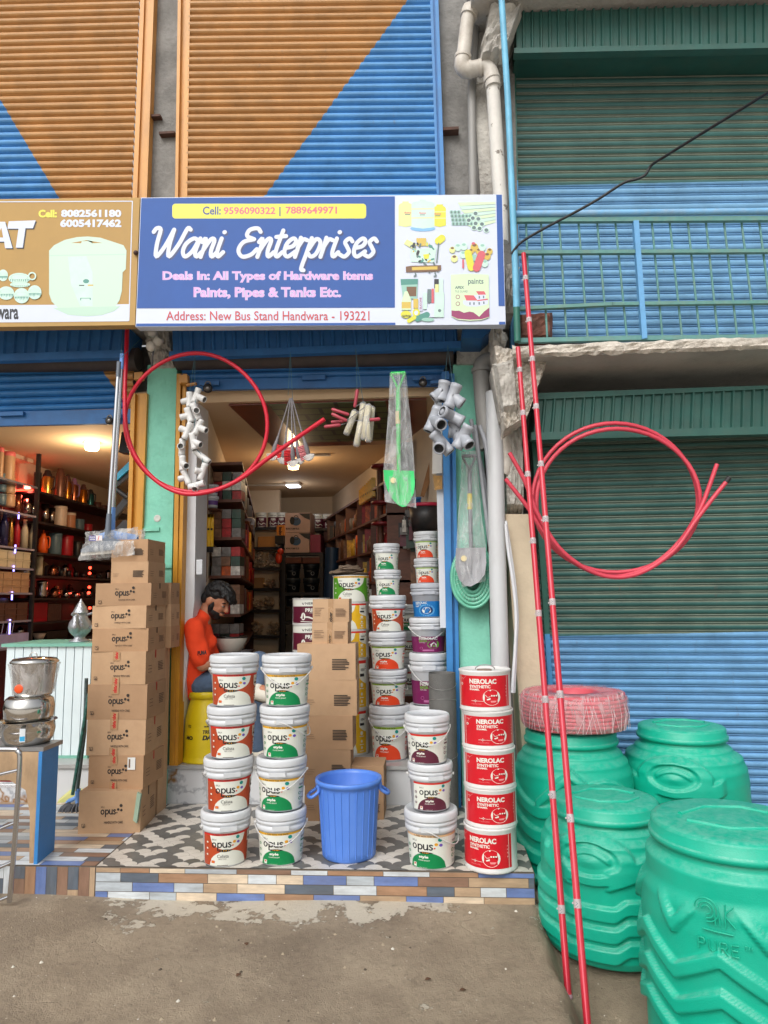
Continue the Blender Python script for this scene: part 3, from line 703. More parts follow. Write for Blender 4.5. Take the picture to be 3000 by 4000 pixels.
rough_block('wall_rubble', [N4(430, 1850), N4(500, 1850), N4(530, 1600), N4(420, 1600)], 4.3, .3, CONL, rshop, 8, .03, 22)
rough_block('wall_rubble', [N5(430, 260), N5(520, 220), N5(530, 60), N5(420, -10)], 4.4, .3, CONL, rshop, 8, .03, 23)
upright('pillar', CONL, N4(215, 200), N4(330, 200), N4(285, 1300), N4(400, 1300), YU-.08, .3, rshop, 'flaking plaster column behind the elbow drainpipe')
upright('wall', CON, N4(320, 0), N4(480, 0), N4(400, 1900), N4(520, 1900), YU+.02, .4, rshop)
mb = MB()
q = [N4(270, 365), N4(440, 310), N4(560, 0), N4(330, -10)]
rough_block('balcony_haunch', q, 4.4, .35, CONL, rshop, 10, .02, 31, 'pale broken haunch under the upper slab')
q = [N4(325, 2), N4(565, 2), N4(620, -250), N4(420, -250)]
rough_block('balcony_haunch', q, 4.38, .4, CONL, rshop, 8, .01, 32)
# ================================================================ signboards
def P_(name, c, r=.5, **k): return flat(name, c, r, **k)
VINYL_BLUE = mat('blue_vinyl_print', (64, 98, 166), .55, var=.07, scale=3, spec=.25, bump=.06, bscale=3)
VWHITE = mat('white_vinyl_print', (206, 214, 232), .35, var=.03, scale=3)
VYEL = mat('yellow_vinyl_print', (214, 212, 58), .35, var=.03)
VNAVY = P_('navy_vinyl_print', (38, 58, 120), .35); VRED = P_('faded_red_print', (206, 92, 104), .35); VRED2 = P_('red_print', (190, 52, 60), .35)
VPINK = P_('lilac_print', (206, 160, 214), .35); VSHAD = P_('print_shadow', (44, 60, 112), .35); VBLACK = P_('black_print', (30, 32, 40), .4)
VMINT = mat('pale_mint_print', (196, 226, 214), .35, var=.08, scale=9); VMINT2 = P_('mint_print', (146, 192, 178), .35); VTEAL = P_('teal_print', (70, 140, 128), .35)
VPYEL = P_('pale_yellow_print', (216, 222, 150), .35); VGOLD = P_('gold_print', (206, 178, 76), .35); VBRN = P_('brown_print', (112, 78, 48), .35)
VSKY = P_('sky_print', (120, 178, 222), .35); VGREY = P_('grey_print', (96, 116, 118), .35); VMAR = P_('maroon_print', (146, 52, 100), .35); VPALE = P_('pale_green_print', (206, 230, 190), .35)
YSG = 4.20
SG = [VINYL_BLUE, VWHITE, VYEL, VNAVY, VRED, VPINK, VSHAD, VRED2]
sb = thing('signboard', 'blue hardware shop signboard with white script name and product pictures', 'sign', at_y(690, 706, YSG))
mb = MB(); mb.slab([at_y(293, 706, YSG), at_y(1092.5, 701, YSG), at_y(1085, 420, YSG), at_y(304.5, 427, YSG)], (0, .07, 0)); mb.build('board', VWHITE, sb)
lx = lambda y: 304.5-(y-427)*11.5/279
rx = lambda y: 1085+(y-420)*7.5/281
A = Art(sign_fn(YSG))
def q2(*p): return list(p), [tuple(range(len(p)))]
A.put(q2((lx(428)+1, 428), (853, 424), (853, 664.5), (lx(666)+1, 666)), 0)
A.put(q2((lx(699)+1, 699), (854, 697), (854, 702), (lx(705)+1, 705)), 0)
A.put(q2((1072, 420.6), (1084, 420.6), (rx(661)-1, 661), (1077, 661)), 0)
A.put(q2((1078, 695), (rx(695)-1, 695), (rx(700)-.5, 700.5), (1078, 701)), 0)
def rrect(x0, y0, x1, y1, r):
 pts = []
 for cx, cy, a0 in ((x1-r, y1-r, 0), (x0+r, y1-r, 90), (x0+r, y0+r, 180), (x1-r, y0+r, 270)):
  for k in range(6): a = R(a0+18*k); pts.append((cx+r*math.cos(a), cy+r*math.sin(a)))
 return poly2d(pts)
A.put(rrect(372, 440, 791, 472, 7), 2)
A.text('Cell:', 438, 464, 477, 446, 3, bold=.025); A.text('9596090322', 483, 463, 595, 447, 4, bold=.03)
A.put(rect2d(603.5, 447, 606, 467), 3); A.text('7889649971', 617, 462, 728, 446, 4, bold=.03)
for t_, box in (('Deals In: All Types of Hardware Items', (351, 610.5, 806, 585.5)), ('Paints, Pipes & Tanks Etc.', (418, 648.5, 737, 620))):
 A.text(t_, *box, 1, bold=.05); A.text(t_, *box, 5, bold=.03)
A.text('Address: New Bus Stand Handwara - 193221', 359, 692, 798, 672, 7, bold=.005)
GL = {'W': ([[(.0, 1.45), (.12, 1.72), (.36, 1.62), (.36, .7), (.5, .02), (.85, .6), (1.12, 1.62)], [(1.12, 1.62), (1.08, .6), (1.22, .02), (1.6, .7), (1.86, 1.7), (2.05, 1.62)]], 1.85),
      'a': ([[(.82, .86), (.52, 1.0), (.16, .72), (.08, .3), (.28, .02), (.6, .3), (.84, .95)], [(.88, 1.0), (.78, .3), (.92, .02), (1.14, .26)]], 1.02),
      'n': ([[(.02, .8), (.16, 1.0), (.2, .6), (.14, .0)], [(.16, .3), (.46, .94), (.68, .9), (.64, .32), (.76, .02), (1.0, .26)]], .92),
      'i': ([[(.14, 1.0), (.08, .3), (.2, .02), (.42, .26)], [(.2, 1.42), (.22, 1.44)]], .5),
      'E': ([[(1.12, 1.45), (.9, 1.72), (.48, 1.6), (.42, 1.15), (.86, .96)], [(.86, .96), (.3, .8), (.14, .36), (.44, .02), (.9, .12), (1.16, .42)]], 1.16),
      't': ([[(.3, 1.56), (.18, .32), (.32, .02), (.56, .26)], [(.0, 1.08), (.54, 1.14)]], .56),
      'e': ([[(.1, .48), (.5, .58), (.62, .84), (.42, 1.0), (.14, .72), (.12, .25), (.36, .02), (.74, .3)]], .7),
      'r': ([[(.14, 1.04), (.12, .5), (.08, .0)], [(.1, .5), (.3, .94), (.54, .9)]], .6),
      'p': ([[(.16, 1.02), (.08, .2), (.0, -.62), (.16, -.72)], [(.14, .4), (.42, .96), (.72, .76), (.64, .2), (.38, .02), (.16, .2)]], .84),
      's': ([[(.56, .84), (.36, 1.0), (.16, .8), (.36, .52), (.52, .26), (.32, .02), (.02, .14)]], .68)}
def script(A, word, x0, base, xh, sx, slant, wd, mi, dx=0, dy=0):
 x = x0
 for ch in word:
  if ch == ' ': x += .62*xh*sx; continue
  st, adv = GL[ch]
  for s_ in st:
   pts = [(x+(px*xh)*sx+py*xh*slant+dx, base-py*xh+dy) for px, py in [(qx, qy if qy < 1.1 else 1.1+(qy-1.1)*.72) for qx, qy in s_]]
   A.put(stroke2d(pts, wd, 5), mi)
  x += adv*xh*sx
 return x
ux = sum(GL[c][1] for c in 'WaniEnterprises')+.62
xh = 40.; sx_ = (826-324-10)/(ux*xh)
A.step = .00006
script(A, 'Wani Enterprises', 318, 555, xh, sx_, .26, 9.6, 6, 2.8, 2.8)
script(A, 'Wani Enterprises', 318, 555, xh, sx_, .26, 8.8, 1)
A.mb.build('lettering', SG, sb)
A = Art(sign_fn(YSG), .00003); B = Q6
PM = [VMINT, VMINT2, VTEAL, VPYEL, VGOLD, VBRN, VSKY, VGREY, VMAR, VPALE, VBLACK, VRED, VYEL, VWHITE]
def bx(pts): return [B(*p) for p in pts]
def bput(pts, mi): A.put(poly2d(bx(pts)), mi)
def bdisc(x, y, r, mi, ry=None, n=18):
 v, f = disc2d(x, y, r, n, ry); A.put((bx(v), f), mi)
def bstroke(pts, wd, mi): A.put(stroke2d(bx(pts), wd*.337, 4), mi)
def btext(t_, x0, y0, x1, y1, mi, bold=.02):
 v, f = fit_text(t_, x0, y0, x1, y1, bold); A.put((bx(v), f), mi)
def tank(x0, y0, x1, y1, mi):
 c = (x0+x1)/2; h = (x1-x0)*.08
 bput([(x0, y0+30), (x0+h, y0+8), (c-40, y0-6), (c-40, y0-24), (c+40, y0-24), (c+40, y0-6), (x1-h, y0+8), (x1, y0+30), (x1, y1-12), (c, y1+6), (x0, y1-12)], mi)
tank(244, 140, 420, 430, 3); tank(680, 178, 836, 430, 12)
for y in (240, 320): bput([(690, y), (834, y), (834, y+12), (690, y+12)], 3)
bdisc(548, 455, 158, 6, 36); tank(406, 118, 692, 450, 0)
for y in (206, 318): bput([(408, y), (690, y-4), (690, y+8), (408, y+12)], 3)
for x, y in ((545, 262), (360, 258), (735, 272)): btext('Sumo', x-42, y+10, x+42, y-12, 11, .04); bput([(x-34, y+18), (x+30, y+18), (x+30, y+28), (x-34, y+28)], 7)
for k in range(7): bput([(980+k*20, 130+k*48), (1452, 120+k*38), (1452, 150+k*38), (1010+k*30, 175+k*46)], 0 if k % 2 else 9)
for j in range(4):
 for i in range(6 if j else 3): bdisc(905+i*45+j*8, 250+j*48, 24, 1, 24, 12); bdisc(905+i*45+j*8, 252+j*48, 13, 7, 15, 10)
for x, y in ((1205, 268), (1170, 325), (1240, 335), (1120, 352), (1205, 392), (1285, 400), (1185, 445), (1255, 455), (1340, 475)):
 bdisc(x, y, 36, 0, 33, 14); bdisc(x, y, 25, 7, 23, 12)
bput([(310, 645), (350, 590), (470, 650), (440, 720)], 3); bput([(390, 720), (720, 690), (690, 880), (400, 870)], 0)
for k in range(5): bstroke([(490+k*22, 660), (480+k*24, 585)], 14, 4)
for k in range(22): a = (400+rnd.random()*330, 650+rnd.random()*220); bstroke([a, (a[0]+rnd.uniform(-40, 40), a[1]+rnd.uniform(-40, 40))], rnd.uniform(6, 18), rnd.choice([2, 10, 7, 12, 1, 4, 2]))
bput([(550, 780), (630, 770), (620, 830), (570, 835)], 12); bstroke([(740, 610), (785, 575)], 46, 12); bstroke([(720, 880), (745, 640)], 8, 7); bstroke([(560, 880), (610, 940), (630, 1000)], 12, 7); bstroke([(680, 880), (735, 990)], 12, 7)
bput([(336, 930), (412, 918), (745, 912), (775, 910), (775, 970), (740, 990), (390, 998), (338, 998)], 5); bput([(412, 935), (730, 926), (730, 965), (412, 975)], 4)
bstroke([(455, 1015), (462, 1040), (440, 1048)], 9, 7); bstroke([(700, 1010), (712, 1042), (690, 1050)], 9, 7)
for x, y, w_, mi in ((915, 720, 70, 3), (985, 690, 80, 0), (1060, 680, 80, 0), (940, 830, 80, 3), (1050, 780, 80, 0), (1190, 690, 90, 4), (1150, 740, 60, 4), (1245, 740, 70, 4), (1290, 690, 80, 0), (1380, 740, 70, 4), (1350, 800, 80, 4), (1190, 820, 70, 1), (1320, 890, 80, 0)):
 bdisc(x, y, w_*.55, mi, w_*.6, 12); bdisc(x, y-w_*.3, w_*.3, 5 if mi in (3, 4) else 1, w_*.2, 10)
bdisc(1178, 640, 22, 11, 16); bstroke([(1110, 760), (1150, 940)], 46, 12); bstroke([(1280, 780), (1218, 945)], 50, 11); bstroke([(1050, 850), (1050, 940)], 12, 11)
bput([(270, 1085), (488, 1082), (475, 1330), (300, 1330)], 1); bput([(270, 1085), (488, 1082), (484, 1150), (276, 1160)], 2); bput([(345, 1180), (470, 1180), (465, 1300), (350, 1300)], 5)
for x0, y0, x1, y1, mi in ((495, 1285, 545, 1480, 13), (550, 1255, 600, 1460, 0), (605, 1210, 652, 1380, 7), (656, 1205, 686, 1385, 11), (690, 1085, 745, 1200, 10), (700, 1150, 745, 1380, 3), (750, 1080, 800, 1380, 0), (700, 1250, 812, 1450, 0), (430, 1330, 490, 1450, 4)):
 bput([(x0, y0), (x1, y0), (x1, y1), (x0, y1)], mi)
v, f = fit_text('SILICONE', 0, 0, 150, 26, .03); A.put((bx([(533-p[1], 1465-p[0]) for p in v]), f), 8)
bput([(280, 1470), (285, 1360), (320, 1240), (355, 1235), (400, 1340), (400, 1470)], 9); bput([(284, 1370), (398, 1370), (398, 1450), (284, 1450)], 4)
bdisc(337, 1525, 66, 12, 46); btext('CAUTION', 286, 1562, 390, 1532, 10, .05); bdisc(465, 1505, 46, 12, 52); bdisc(465, 1505, 24, 13, 28)
bput([(590, 1560), (600, 1450), (640, 1390), (700, 1390), (690, 1560)], 13); bput([(690, 1390), (806, 1390), (810, 1560), (690, 1560)], 0); bdisc(757, 1478, 20, 7); bstroke([(480, 1580), (600, 1530)], 38, 2); bdisc(610, 1590, 80, 1, 24)
bstroke([(375, 1605), (440, 1565)], 26, 12)
bput([(895, 1030), (1130, 1018), (1368, 1030), (1376, 1560), (1280, 1595), (1130, 1605), (980, 1590), (905, 1550)], 9)
bput([(905, 1475), (950, 1480), (1000, 1478), (1060, 1505), (1130, 1490), (1180, 1500), (1250, 1555), (1310, 1490), (1376, 1440), (1376, 1555), (1280, 1585), (1130, 1592), (980, 1580), (905, 1545)], 8)
btext('paints', 1112, 1166, 1304, 1080, 7, .02); btext('APEX', 948, 1208, 1062, 1172, 7, .04); btext('TILE GUARD', 948, 1252, 1108, 1226, 7, .0)
bdisc(984, 1308, 27, 8); bdisc(984, 1308, 19, 9); bdisc(984, 1392, 27, 8); bdisc(984, 1392, 19, 9)
bput([(1050, 1350), (1220, 1355), (1225, 1430), (1100, 1425), (1050, 1395)], 13); bput([(1180, 1285), (1330, 1275), (1325, 1345), (1225, 1350)], 13); bput([(1225, 1360), (1360, 1345), (1358, 1400), (1225, 1428)], 13)
bput([(1062, 1285), (1180, 1288), (1232, 1352), (1090, 1352)], 11); bput([(1210, 1236), (1312, 1236), (1336, 1278), (1240, 1282)], 11); bput([(1225, 1345), (1355, 1328), (1362, 1345), (1230, 1360)], 11)
for x, y in ((1135, 1390), (1185, 1390), (1252, 1312), (1305, 1308), (1250, 1388), (1308, 1380)): bput([(x-8, y-16), (x+8, y-16), (x+8, y+16), (x-8, y+16)], 7)
A.mb.build('product_pictures', PM, sb)
VTAN = mat('tan_vinyl_print', (182, 148, 92), .55, var=.06, scale=3, spec=.25)
ls = thing('signboard', 'tan homeware shop signboard with a printed rice cooker and phone numbers', 'sign', at_y(60, 706, YSG))
mb = MB(); mb.slab([at_y(-700, 716, YSG+.015), at_y(291.5, 702, YSG+.015), at_y(302, 427, YSG+.015), at_y(-700, 437, YSG+.015)], (0, .07, 0)); mb.build('board', VTAN, ls)
A = Art(sign_fn(YSG+.015)); SM = [VWHITE, VTAN, P_('yellow_letter_print', (222, 214, 70), .4), VBLACK, VMINT, P_('mint_shade_print', (182, 214, 196), .4), VTEAL, P_('cooker_pale_print', (194, 218, 202), .4), VGOLD]
A.put(q2((-600, 437.6), (287, 433.6), (287, 435.6), (-600, 439.6)), 0); A.put(q2((285, 434), (287, 434), (279.5, 693), (277.5, 693)), 0)
A.put(q2((-600, 664), (279, 657), (277.5, 694), (-600, 702)), 0)
A.text('Cell:', 83, 470, 123, 453, 2, bold=.05); A.text('8082561180', 132, 469, 262, 452.5, 0, bold=.05); A.text('6005417462', 130, 491, 262, 473.5, 0, bold=.05)
for dx, mi in ((2.5, 3), (0, 0)):
 A.put(q2((19+dx, 478+dx), (77+dx, 476+dx), (71+dx, 493+dx), (55+dx, 493+dx), (49+dx, 535+dx), (34+dx, 535+dx), (40+dx, 494+dx), (16+dx, 494+dx)), mi)
 A.put(q2((-40+dx, 536+dx), (-8+dx, 479+dx), (11+dx, 479+dx), (27+dx, 536+dx), (11+dx, 536+dx), (9+dx, 522+dx), (-14+dx, 522+dx), (-22+dx, 536+dx)), mi)
A.put(q2((-8, 513), (7, 513), (3, 492)), 1)
A.text('wara', -8, 690, 40, 667, 3, bold=.03); A.text('Handwara'[:4], -70, 691, -12, 667, 3, bold=.03)
KK = K4
def kput(pts, mi): A.put(poly2d([KK(*p) for p in pts]), mi)
c_ = [(318, 380), (350, 345), (420, 310), (500, 292), (570, 288), (650, 296), (740, 325), (800, 345), (820, 380), (815, 500), (795, 520), (790, 640), (775, 700), (740, 755), (660, 795), (560, 806), (450, 795), (380, 755), (335, 710), (318, 660)]
kput(c_, 7); kput([(320, 408), (814, 400), (814, 408), (320, 416)], 5); kput([(460, 330), (560, 312), (665, 330), (600, 332), (596, 318), (530, 318), (526, 332)], 1)
kput([(440, 420), (560, 416), (600, 520), (600, 740), (520, 740), (460, 600)], 4); kput([(345, 752), (780, 740), (740, 772), (660, 798), (560, 806), (440, 796)], 5)
v, f = disc2d(558, 578, 20, 14, 14); A.put(([KK(*p) for p in v], f), 6); kput([(512, 602), (546, 602), (546, 608), (512, 608)], 3); kput([(568, 600), (604, 600), (604, 608), (568, 608)], 8); kput([(520, 686), (588, 686), (588, 700), (582, 700), (582, 690), (526, 690), (526, 702), (520, 702)], 6)
for cx, cy, r_, ry in ((20, 540, 32, 38), (125, 560, 70, 36), (130, 600, 66, 18), (40, 655, 52, 44), (140, 672, 50, 50), (225, 650, 44, 46)):
 v, f = disc2d(cx, cy, r_, 20, ry); A.put(([KK(*p) for p in v], f), 4)
 for k in range(9):
  xx = cx-r_*.8+r_*1.6*k/8; kput([(xx-4, cy+6), (xx+4, cy+6), (xx, cy+6+ry*rnd.uniform(.3, .6))], 6)
 v, f = ring2d(cx, cy-ry*.2, r_*.72, r_*.8); A.put(([KK(p[0], cy-ry*.2+(p[1]-cy+ry*.2)*.35) for p in v], f), 5)
A.put((lambda vf: ([KK(*p) for p in vf[0]], vf[1]))(ring2d(208, 545, 18, 27)), 4)
A.mb.build('lettering', SM, ls)
mb = MB()
for (x, y) in ((293, 546), (291, 560)): pass
mb.sphere(at_y(293.5, 546, YSG), .016, 8); mb.build('bolt_head', mat('bolt_brown', (70, 44, 36), .6), ls)
# ================================================================ railing, pole, cable
rl = thing('balcony_railing', 'green barred balcony railing with a blue top pipe and blue post', 'railing', at_y(*K6(900, 960), 4.25))
YR = 4.25; RGR = mat('dusty_rail_green', (92, 144, 140), .55, var=.15, scale=14, stain=(136, 144, 120), stain_amt=.5, stain_scale=10)
def bar(mb, a, e, w_, d_=.03, Y=YR, mi=0):
 p = at_y(*a, Y); q = at_y(*e, Y); up_ = Vector((0, 0, 1)) if abs(q.x-p.x) > abs(q.z-p.z) else Vector((1, 0, 0))
 h = up_*w_/2
 mb.hexa([p-h, q-h, q+h, p+h] if up_.z else [p-h, p+h, q+h, q-h], [v_+Vector((0, d_, 0)) for v_ in ([p-h, q-h, q+h, p+h] if up_.z else [p-h, p+h, q+h, q-h])], mi)
mb = MB(); mb.tube([at_y(*K6(-5, 143), YR), at_y(*K6(2100, 120), YR)], .021, 14); mb.build('top_pipe', mat('sky_blue_pipe_paint', (120, 176, 218), .45, var=.12, scale=9, stain=(170, 176, 180), stain_amt=.5, stain_scale=12), rl)
for (a, e, w_) in (((25, 178), (2000, 166), .04), ((5, 388), (2000, 376), .032), ((650, 722), (2000, 706), .03), ((30, 752), (655, 722), .03), ((45, 960), (850, 942), .04), ((850, 944), (2000, 932), .04)):
 mb = MB(); bar(mb, K6(*a), K6(*e), w_*.72, .03); mb.build('rail', RGR, rl)
for xt, xb in ((90, 118), (187, 228), (305, 355), (430, 490), (550, 620), (668, 745), (905, 975), (1020, 1102), (1138, 1218), (1255, 1335), (1372, 1460), (1485, 1580), (1600, 1700), (1718, 1825)):
 mb = MB(); mb.tube([at_y(*K6(xt, 180), YR+.04), at_y(*K6(xb, 940), YR+.04)], .007, 8); mb.build('baluster', RGR, rl)
mb = MB(); q = [at_y(*K6(*p), YR-.012) for p in ((845, 950), (878, 945), (822, 182), (788, 184))]; mb.slab(q, (0, .04, 0)); mb.build('post', mat('sky_blue_post_paint', (104, 164, 212), .45, var=.1, scale=7), rl)
mt = two_tone('pole_paint', (112, 182, 214), (46, 110, 96), at_y(*N4(500, 1900), 4.2), Vector((0, 0, 1)), None, .02, .5, (176, 186, 186), .6)
mb = MB(); mb.tube([at_y(*p, 4.2) for p in (N4(385, -260), N4(410, 0), N4(450, 640), N4(474, 1200), N4(494, 1650), N4(508, 2110))], .0205, 14)
tag(mb.build('steel_pole', mt), 'upright steel pole, sky blue above and green below, at the balcony corner', 'pole')
cpts = [at_y(*K3(x, y), Y) for x, y, Y in ((-5, 1645, 4.19), (60, 1570, 4.17), (210, 1480, 4.12), (400, 1380, 4.05), (560, 1290, 4.0), (720, 1187, 3.95), (810, 1160, 3.92), (865, 1132, 3.9), (905, 1070, 3.88), (1000, 1008, 3.8), (1270, 840, 3.6), (1659, 600, 3.3), (2300, 200, 2.6))]
mb = MB(); mb.tube(crv(cpts, 6), .0085, 8); tag(mb.build('overhead_cable', mat('black_cable', (26, 28, 32), .45, var=.2)), 'black electric cable slanting across the upper green shutter', 'cable')
# ================================================================ pipes by the right pillar
PVCG = mat('weathered_grey_pipe', (150, 148, 144), .5, var=.14, scale=6, stain=(100, 94, 88), stain_amt=.5, stain_scale=6, stretch=(1, 1, .4))
PVCD = mat('dirty_white_pipe', (206, 200, 190), .5, var=.12, scale=6, stain=(134, 118, 98), stain_amt=.6, stain_scale=7)
dp = thing('drainpipe', 'weathered drainpipe with a double elbow above the blue signboard', 'drainpipe', at_y(*N4(345, 1300), 4.5))
YD = 4.5
T = [at_y(*N4(*p), YD) for p in ((205, 100), (192, 180), (170, 380))]
mb = MB(); mb.tube(T, .049, 18); mb.build('pipe', PVCD, dp)
mb = MB(); mb.tube([at_y(*N4(*p), YD+.02) for p in ((290, -200), (245, 0), (215, 80))], .053, 18); mb.build('pipe', mat('dark_pipe', (74, 74, 76), .5, var=.2), dp, 'dark upper pipe length')
mb = MB(); mb.tube([at_y(*N4(*p), YD) for p in ((222, 55), (206, 105))], .062, 18); mb.build('coupling', PVCD, dp)
mb = MB(); e1 = crv([at_y(*N4(*p), YD) for p in ((170, 350), (166, 405), (190, 432), (240, 425), (300, 418), (335, 440), (350, 480), (358, 540))], 6); mb.tube(e1, .054, 18); mb.build('elbow', PVCD, dp)
for a, e in (((172, 345), (170, 365)), ((205, 430), (222, 428)), ((268, 422), (284, 420)), ((346, 478), (352, 500))):
 mb = MB(); mb.tube([at_y(*N4(*a), YD), at_y(*N4(*e), YD)], .06, 18); mb.build('collar', PVCD, dp)
mb = MB(); mb.tube([at_y(*N4(*p), YD+.01) for p in ((355, 520), (380, 900), (402, 1250), (410, 1500))], .047, 18); mb.build('pipe', mat('flaking_white_pipe', (220, 216, 208), .6, var=.1, wear=(130, 120, 110), wear_lo=.6, wear_scale=14), dp, 'lower pipe with flaking white paint')
mb = MB(); mb.tube([at_y(*N4(*p), YD+.12) for p in ((255, -100), (250, 120), (225, 560), (235, 1300))], .03, 12)
tag(mb.build('thin_drainpipe', PVCG), 'thin grey pipe running behind the elbow drainpipe', 'drainpipe')
gp = thing('drainpipe', 'grey drainpipe with a top bend beside the mint pillar', 'drainpipe', at_y(*N5(400, 900), YB-.1))
mb = MB(); mb.tube(crv([at_y(*N5(*p), YB-.12) for p in ((470, 262), (420, 250), (375, 268), (362, 320), (372, 480), (398, 800))], 6), .058, 18); mb.build('pipe', PVCG, gp)
mb = MB(); mb.tube([at_y(*N5(*p), YB-.12) for p in ((362, 300), (363, 322))], .068, 18); mb.build('collar', PVCG, gp)
lpn = at_z(*N5(478, 2260), ZP)
PIPEW = mat('pale_grey_pvc', (196, 198, 200), .4, var=.06, scale=3, stain=(150, 144, 136), stain_amt=.35, stain_scale=4, stretch=(1, 1, .3))
wp = thing('pvc_pipe', 'thick white pipe leaning upright behind the red cans', 'pipe', at_y(*N5(480, 2180), 4.52))
a_ = at_y(*N5(480, 2180), 4.5); top_ = at_y(*N5(440, 448), 4.62); d_ = (a_-top_); a_ = top_ + d_*((ZP-top_.z)/d_.z)
mb = MB(); n_ = 20; mb.tube([a_, top_], .056, n_, 0, False); mb.tube([top_, a_], .05, n_, 0, False); rg = [(.056, .05)]
zz = (top_-a_).normalized(); mb.lathe([(.05, 0), (.056, 0)], n_, tuple(top_), axis=tuple(zz)); mb.build('pipe_wall', PIPEW, wp)
for i, (p, q, yy) in enumerate((((300, 615), (402, 1110), 4.68), ((325, 650), (410, 1330), 4.64), ((355, 652), (402, 860), 4.6))):
 t_ = at_y(*N5(*p), yy); e_ = at_y(*N5(*q), yy-.02); m2 = at_y(*N5(428+4*i, 1560), yy-.02); e2 = at_y(*N5(448+5*i, 2200), yy-.02); e2.z = ZP; mb = MB(); mb.tube(crv([t_, e_, m2, e2], 8), .0145, 12)
 tag(mb.build('thin_pipe', mat('grey_pvc_rod', (150, 152, 158), .45, var=.08)), ['thin grey pipe leaning nearest the mint pillar', 'thin grey pipe leaning between two others', 'shortest looking thin grey pipe leaning against the white pipe'][i], 'pipe', 'thin grey pipes leaning by the mint pillar')
mb = MB(); mb.tube(crv([at_y(*N5(*p), 4.62) for p in ((480, 600), (505, 760), (515, 850), (508, 920), (495, 950))], 6), .045, 16); tag(mb.build('pipe_bend', PVCD), 'cream pipe bend peeking out behind the thick white pipe', 'pipe')
mb = MB(); mb.tube(crv([at_y(*N5(*p), 4.5) for p in ((515, 1260), (530, 1420), (560, 1620), (578, 1820), (574, 2000), (560, 2212), (556, 2300))], 6), .011, 10); mb.tube(crv([at_y(*N5(*p), 4.51) for p in ((515, 1240), (545, 1440), (572, 1640), (586, 1830), (580, 2000), (570, 2212), (566, 2300))], 6), .009, 10)
tag(mb.build('hanging_cable', mat('white_cable', (214, 216, 220), .45, var=.03)), 'pair of white hoses hanging beside the cream pillar', 'cable')
REDP = mat('red_plastic_pole', (196, 40, 58), .35, var=.1, scale=6, stain=(222, 120, 130), stain_amt=.25, stain_scale=7, stretch=(1, 1, .2))
TAPE = mat('silver_tape', (186, 172, 174), .4, var=.15, scale=40)
def red_pole(label, top, Yt, bot, zb, marks):
 a = at_y(*top, Yt); e = at_z(*bot, zb); th = thing('pole', label, 'pole', e, 'red poles leaning on the balcony'); r = .0148
 mb = MB(); mb.tube([e, a], r, 12); mb.build('shaft', REDP, th)
 d = a-e; ns = Vector((-.35, -1, 0)).normalized(); L = d.length
 mb = MB(); sd_ = d.cross(ns).normalized()
 mb.slab([e+sd_*.004+ns*(r+.0008), e-sd_*.001+ns*(r+.0008), a-sd_*.001+ns*(r+.0008), a+sd_*.004+ns*(r+.0008)], ns*-.002); mb.build('seam', P_('pale_red_seam', (222, 96, 112), .4), th)
 for k, w_ in marks:
  c = e+d*k; u = d.normalized(); mb = MB(); mb.tube([c-u*w_/2, c+u*w_/2], r+.0014, 12); mb.slab([c-u*w_*.1+sd_*.0, c-u*w_*.1-sd_*.022, c+u*w_*.1-sd_*.022, c+u*w_*.15], ns*-.002)
  A_ = Art(lambda x, y, l: c+u*(x*w_)+sd_*(y*.016)+ns*(r+.0016+l)); A_.put(stroke2d([(-.35, -.3), (-.1, .3)], .06, 2), 1); A_.put(stroke2d([(-.05, -.3), (.2, .3)], .06, 2), 1); A_.put(stroke2d([(.15, .3), (.35, -.2)], .06, 2), 1)
  o = len(mb.v); mb.add(A_.mb.v, A_.mb.f, 1); mb.build('tape_mark', [TAPE, VGREY], th)
 return th, e
zg = lambda p: ground_z(p.x, p.y)
t1, e1 = red_pole('thin red pole leaning with its foot beside the dirt mound, shorter of two', (1119, 751), 4.17, M5(367, 1168), -.135, [(k, .034) for k in (.1, .24, .37, .5, .62, .74, .86, .95)])
mb = MB(); mb.sphere(e1+Vector((0, 0, .012)), .018, 8, 0, (1, 1, .7)); mb.build('end_cap', mat('scuffed_cap', (176, 140, 150), .7, var=.3, scale=60), t1)
t2, e2 = red_pole('thin red pole leaning higher up the balcony railing, taller of two', K6(75, 400), 4.2, (1273, 2262), -.175, [(k, .034) for k in (.12, .2, .33, .44, .55, .63, .72, .8, .87, .95)])
REDC = mat('red_coil_pipe', (206, 66, 84), .4, var=.08, scale=4)
REDB = mat('bright_red_coil_pipe', (204, 26, 52), .35, var=.08, scale=4)
cr = thing('pipe_coil', 'large red pipe coil hanging in front of the lower green shutter', 'pipe coil', at_y(*N2(900, 1220), 4.4))
mb = MB(); rr_ = .0135
def pl(pts, Y0, f=None, sw=0.0):
 return [at_y(*f(x, y), Y0+sw*math.sin(i*1.3)) for i, (x, y) in enumerate(pts)]
for k, (dx, dy, rx_, ry_) in enumerate(((0, 0, 408, 376), (12, 12, 404, 362))):
 wb = lambda i: 1+.012*math.sin(4*math.pi*i/48+1+k)+.008*math.sin(6*math.pi*i/48+k)
 pts = [at_y(*N2(898+dx+wb(i)*rx_*math.cos(2*math.pi*i/48), 826+dy+wb(i)*ry_*math.sin(2*math.pi*i/48)), 4.40-.03*k+.012*math.sin(i*.5)) for i in range(48)]
 mb.tube(pts, rr_, 10, 0, False, True, True)
mb.tube(crv(pl([(350, 728), (460, 868), (560, 1015), (700, 1150), (880, 1215), (1060, 1170), (1210, 1050), (1320, 880), (1405, 655)], 4.33, N2), 8), rr_, 10)
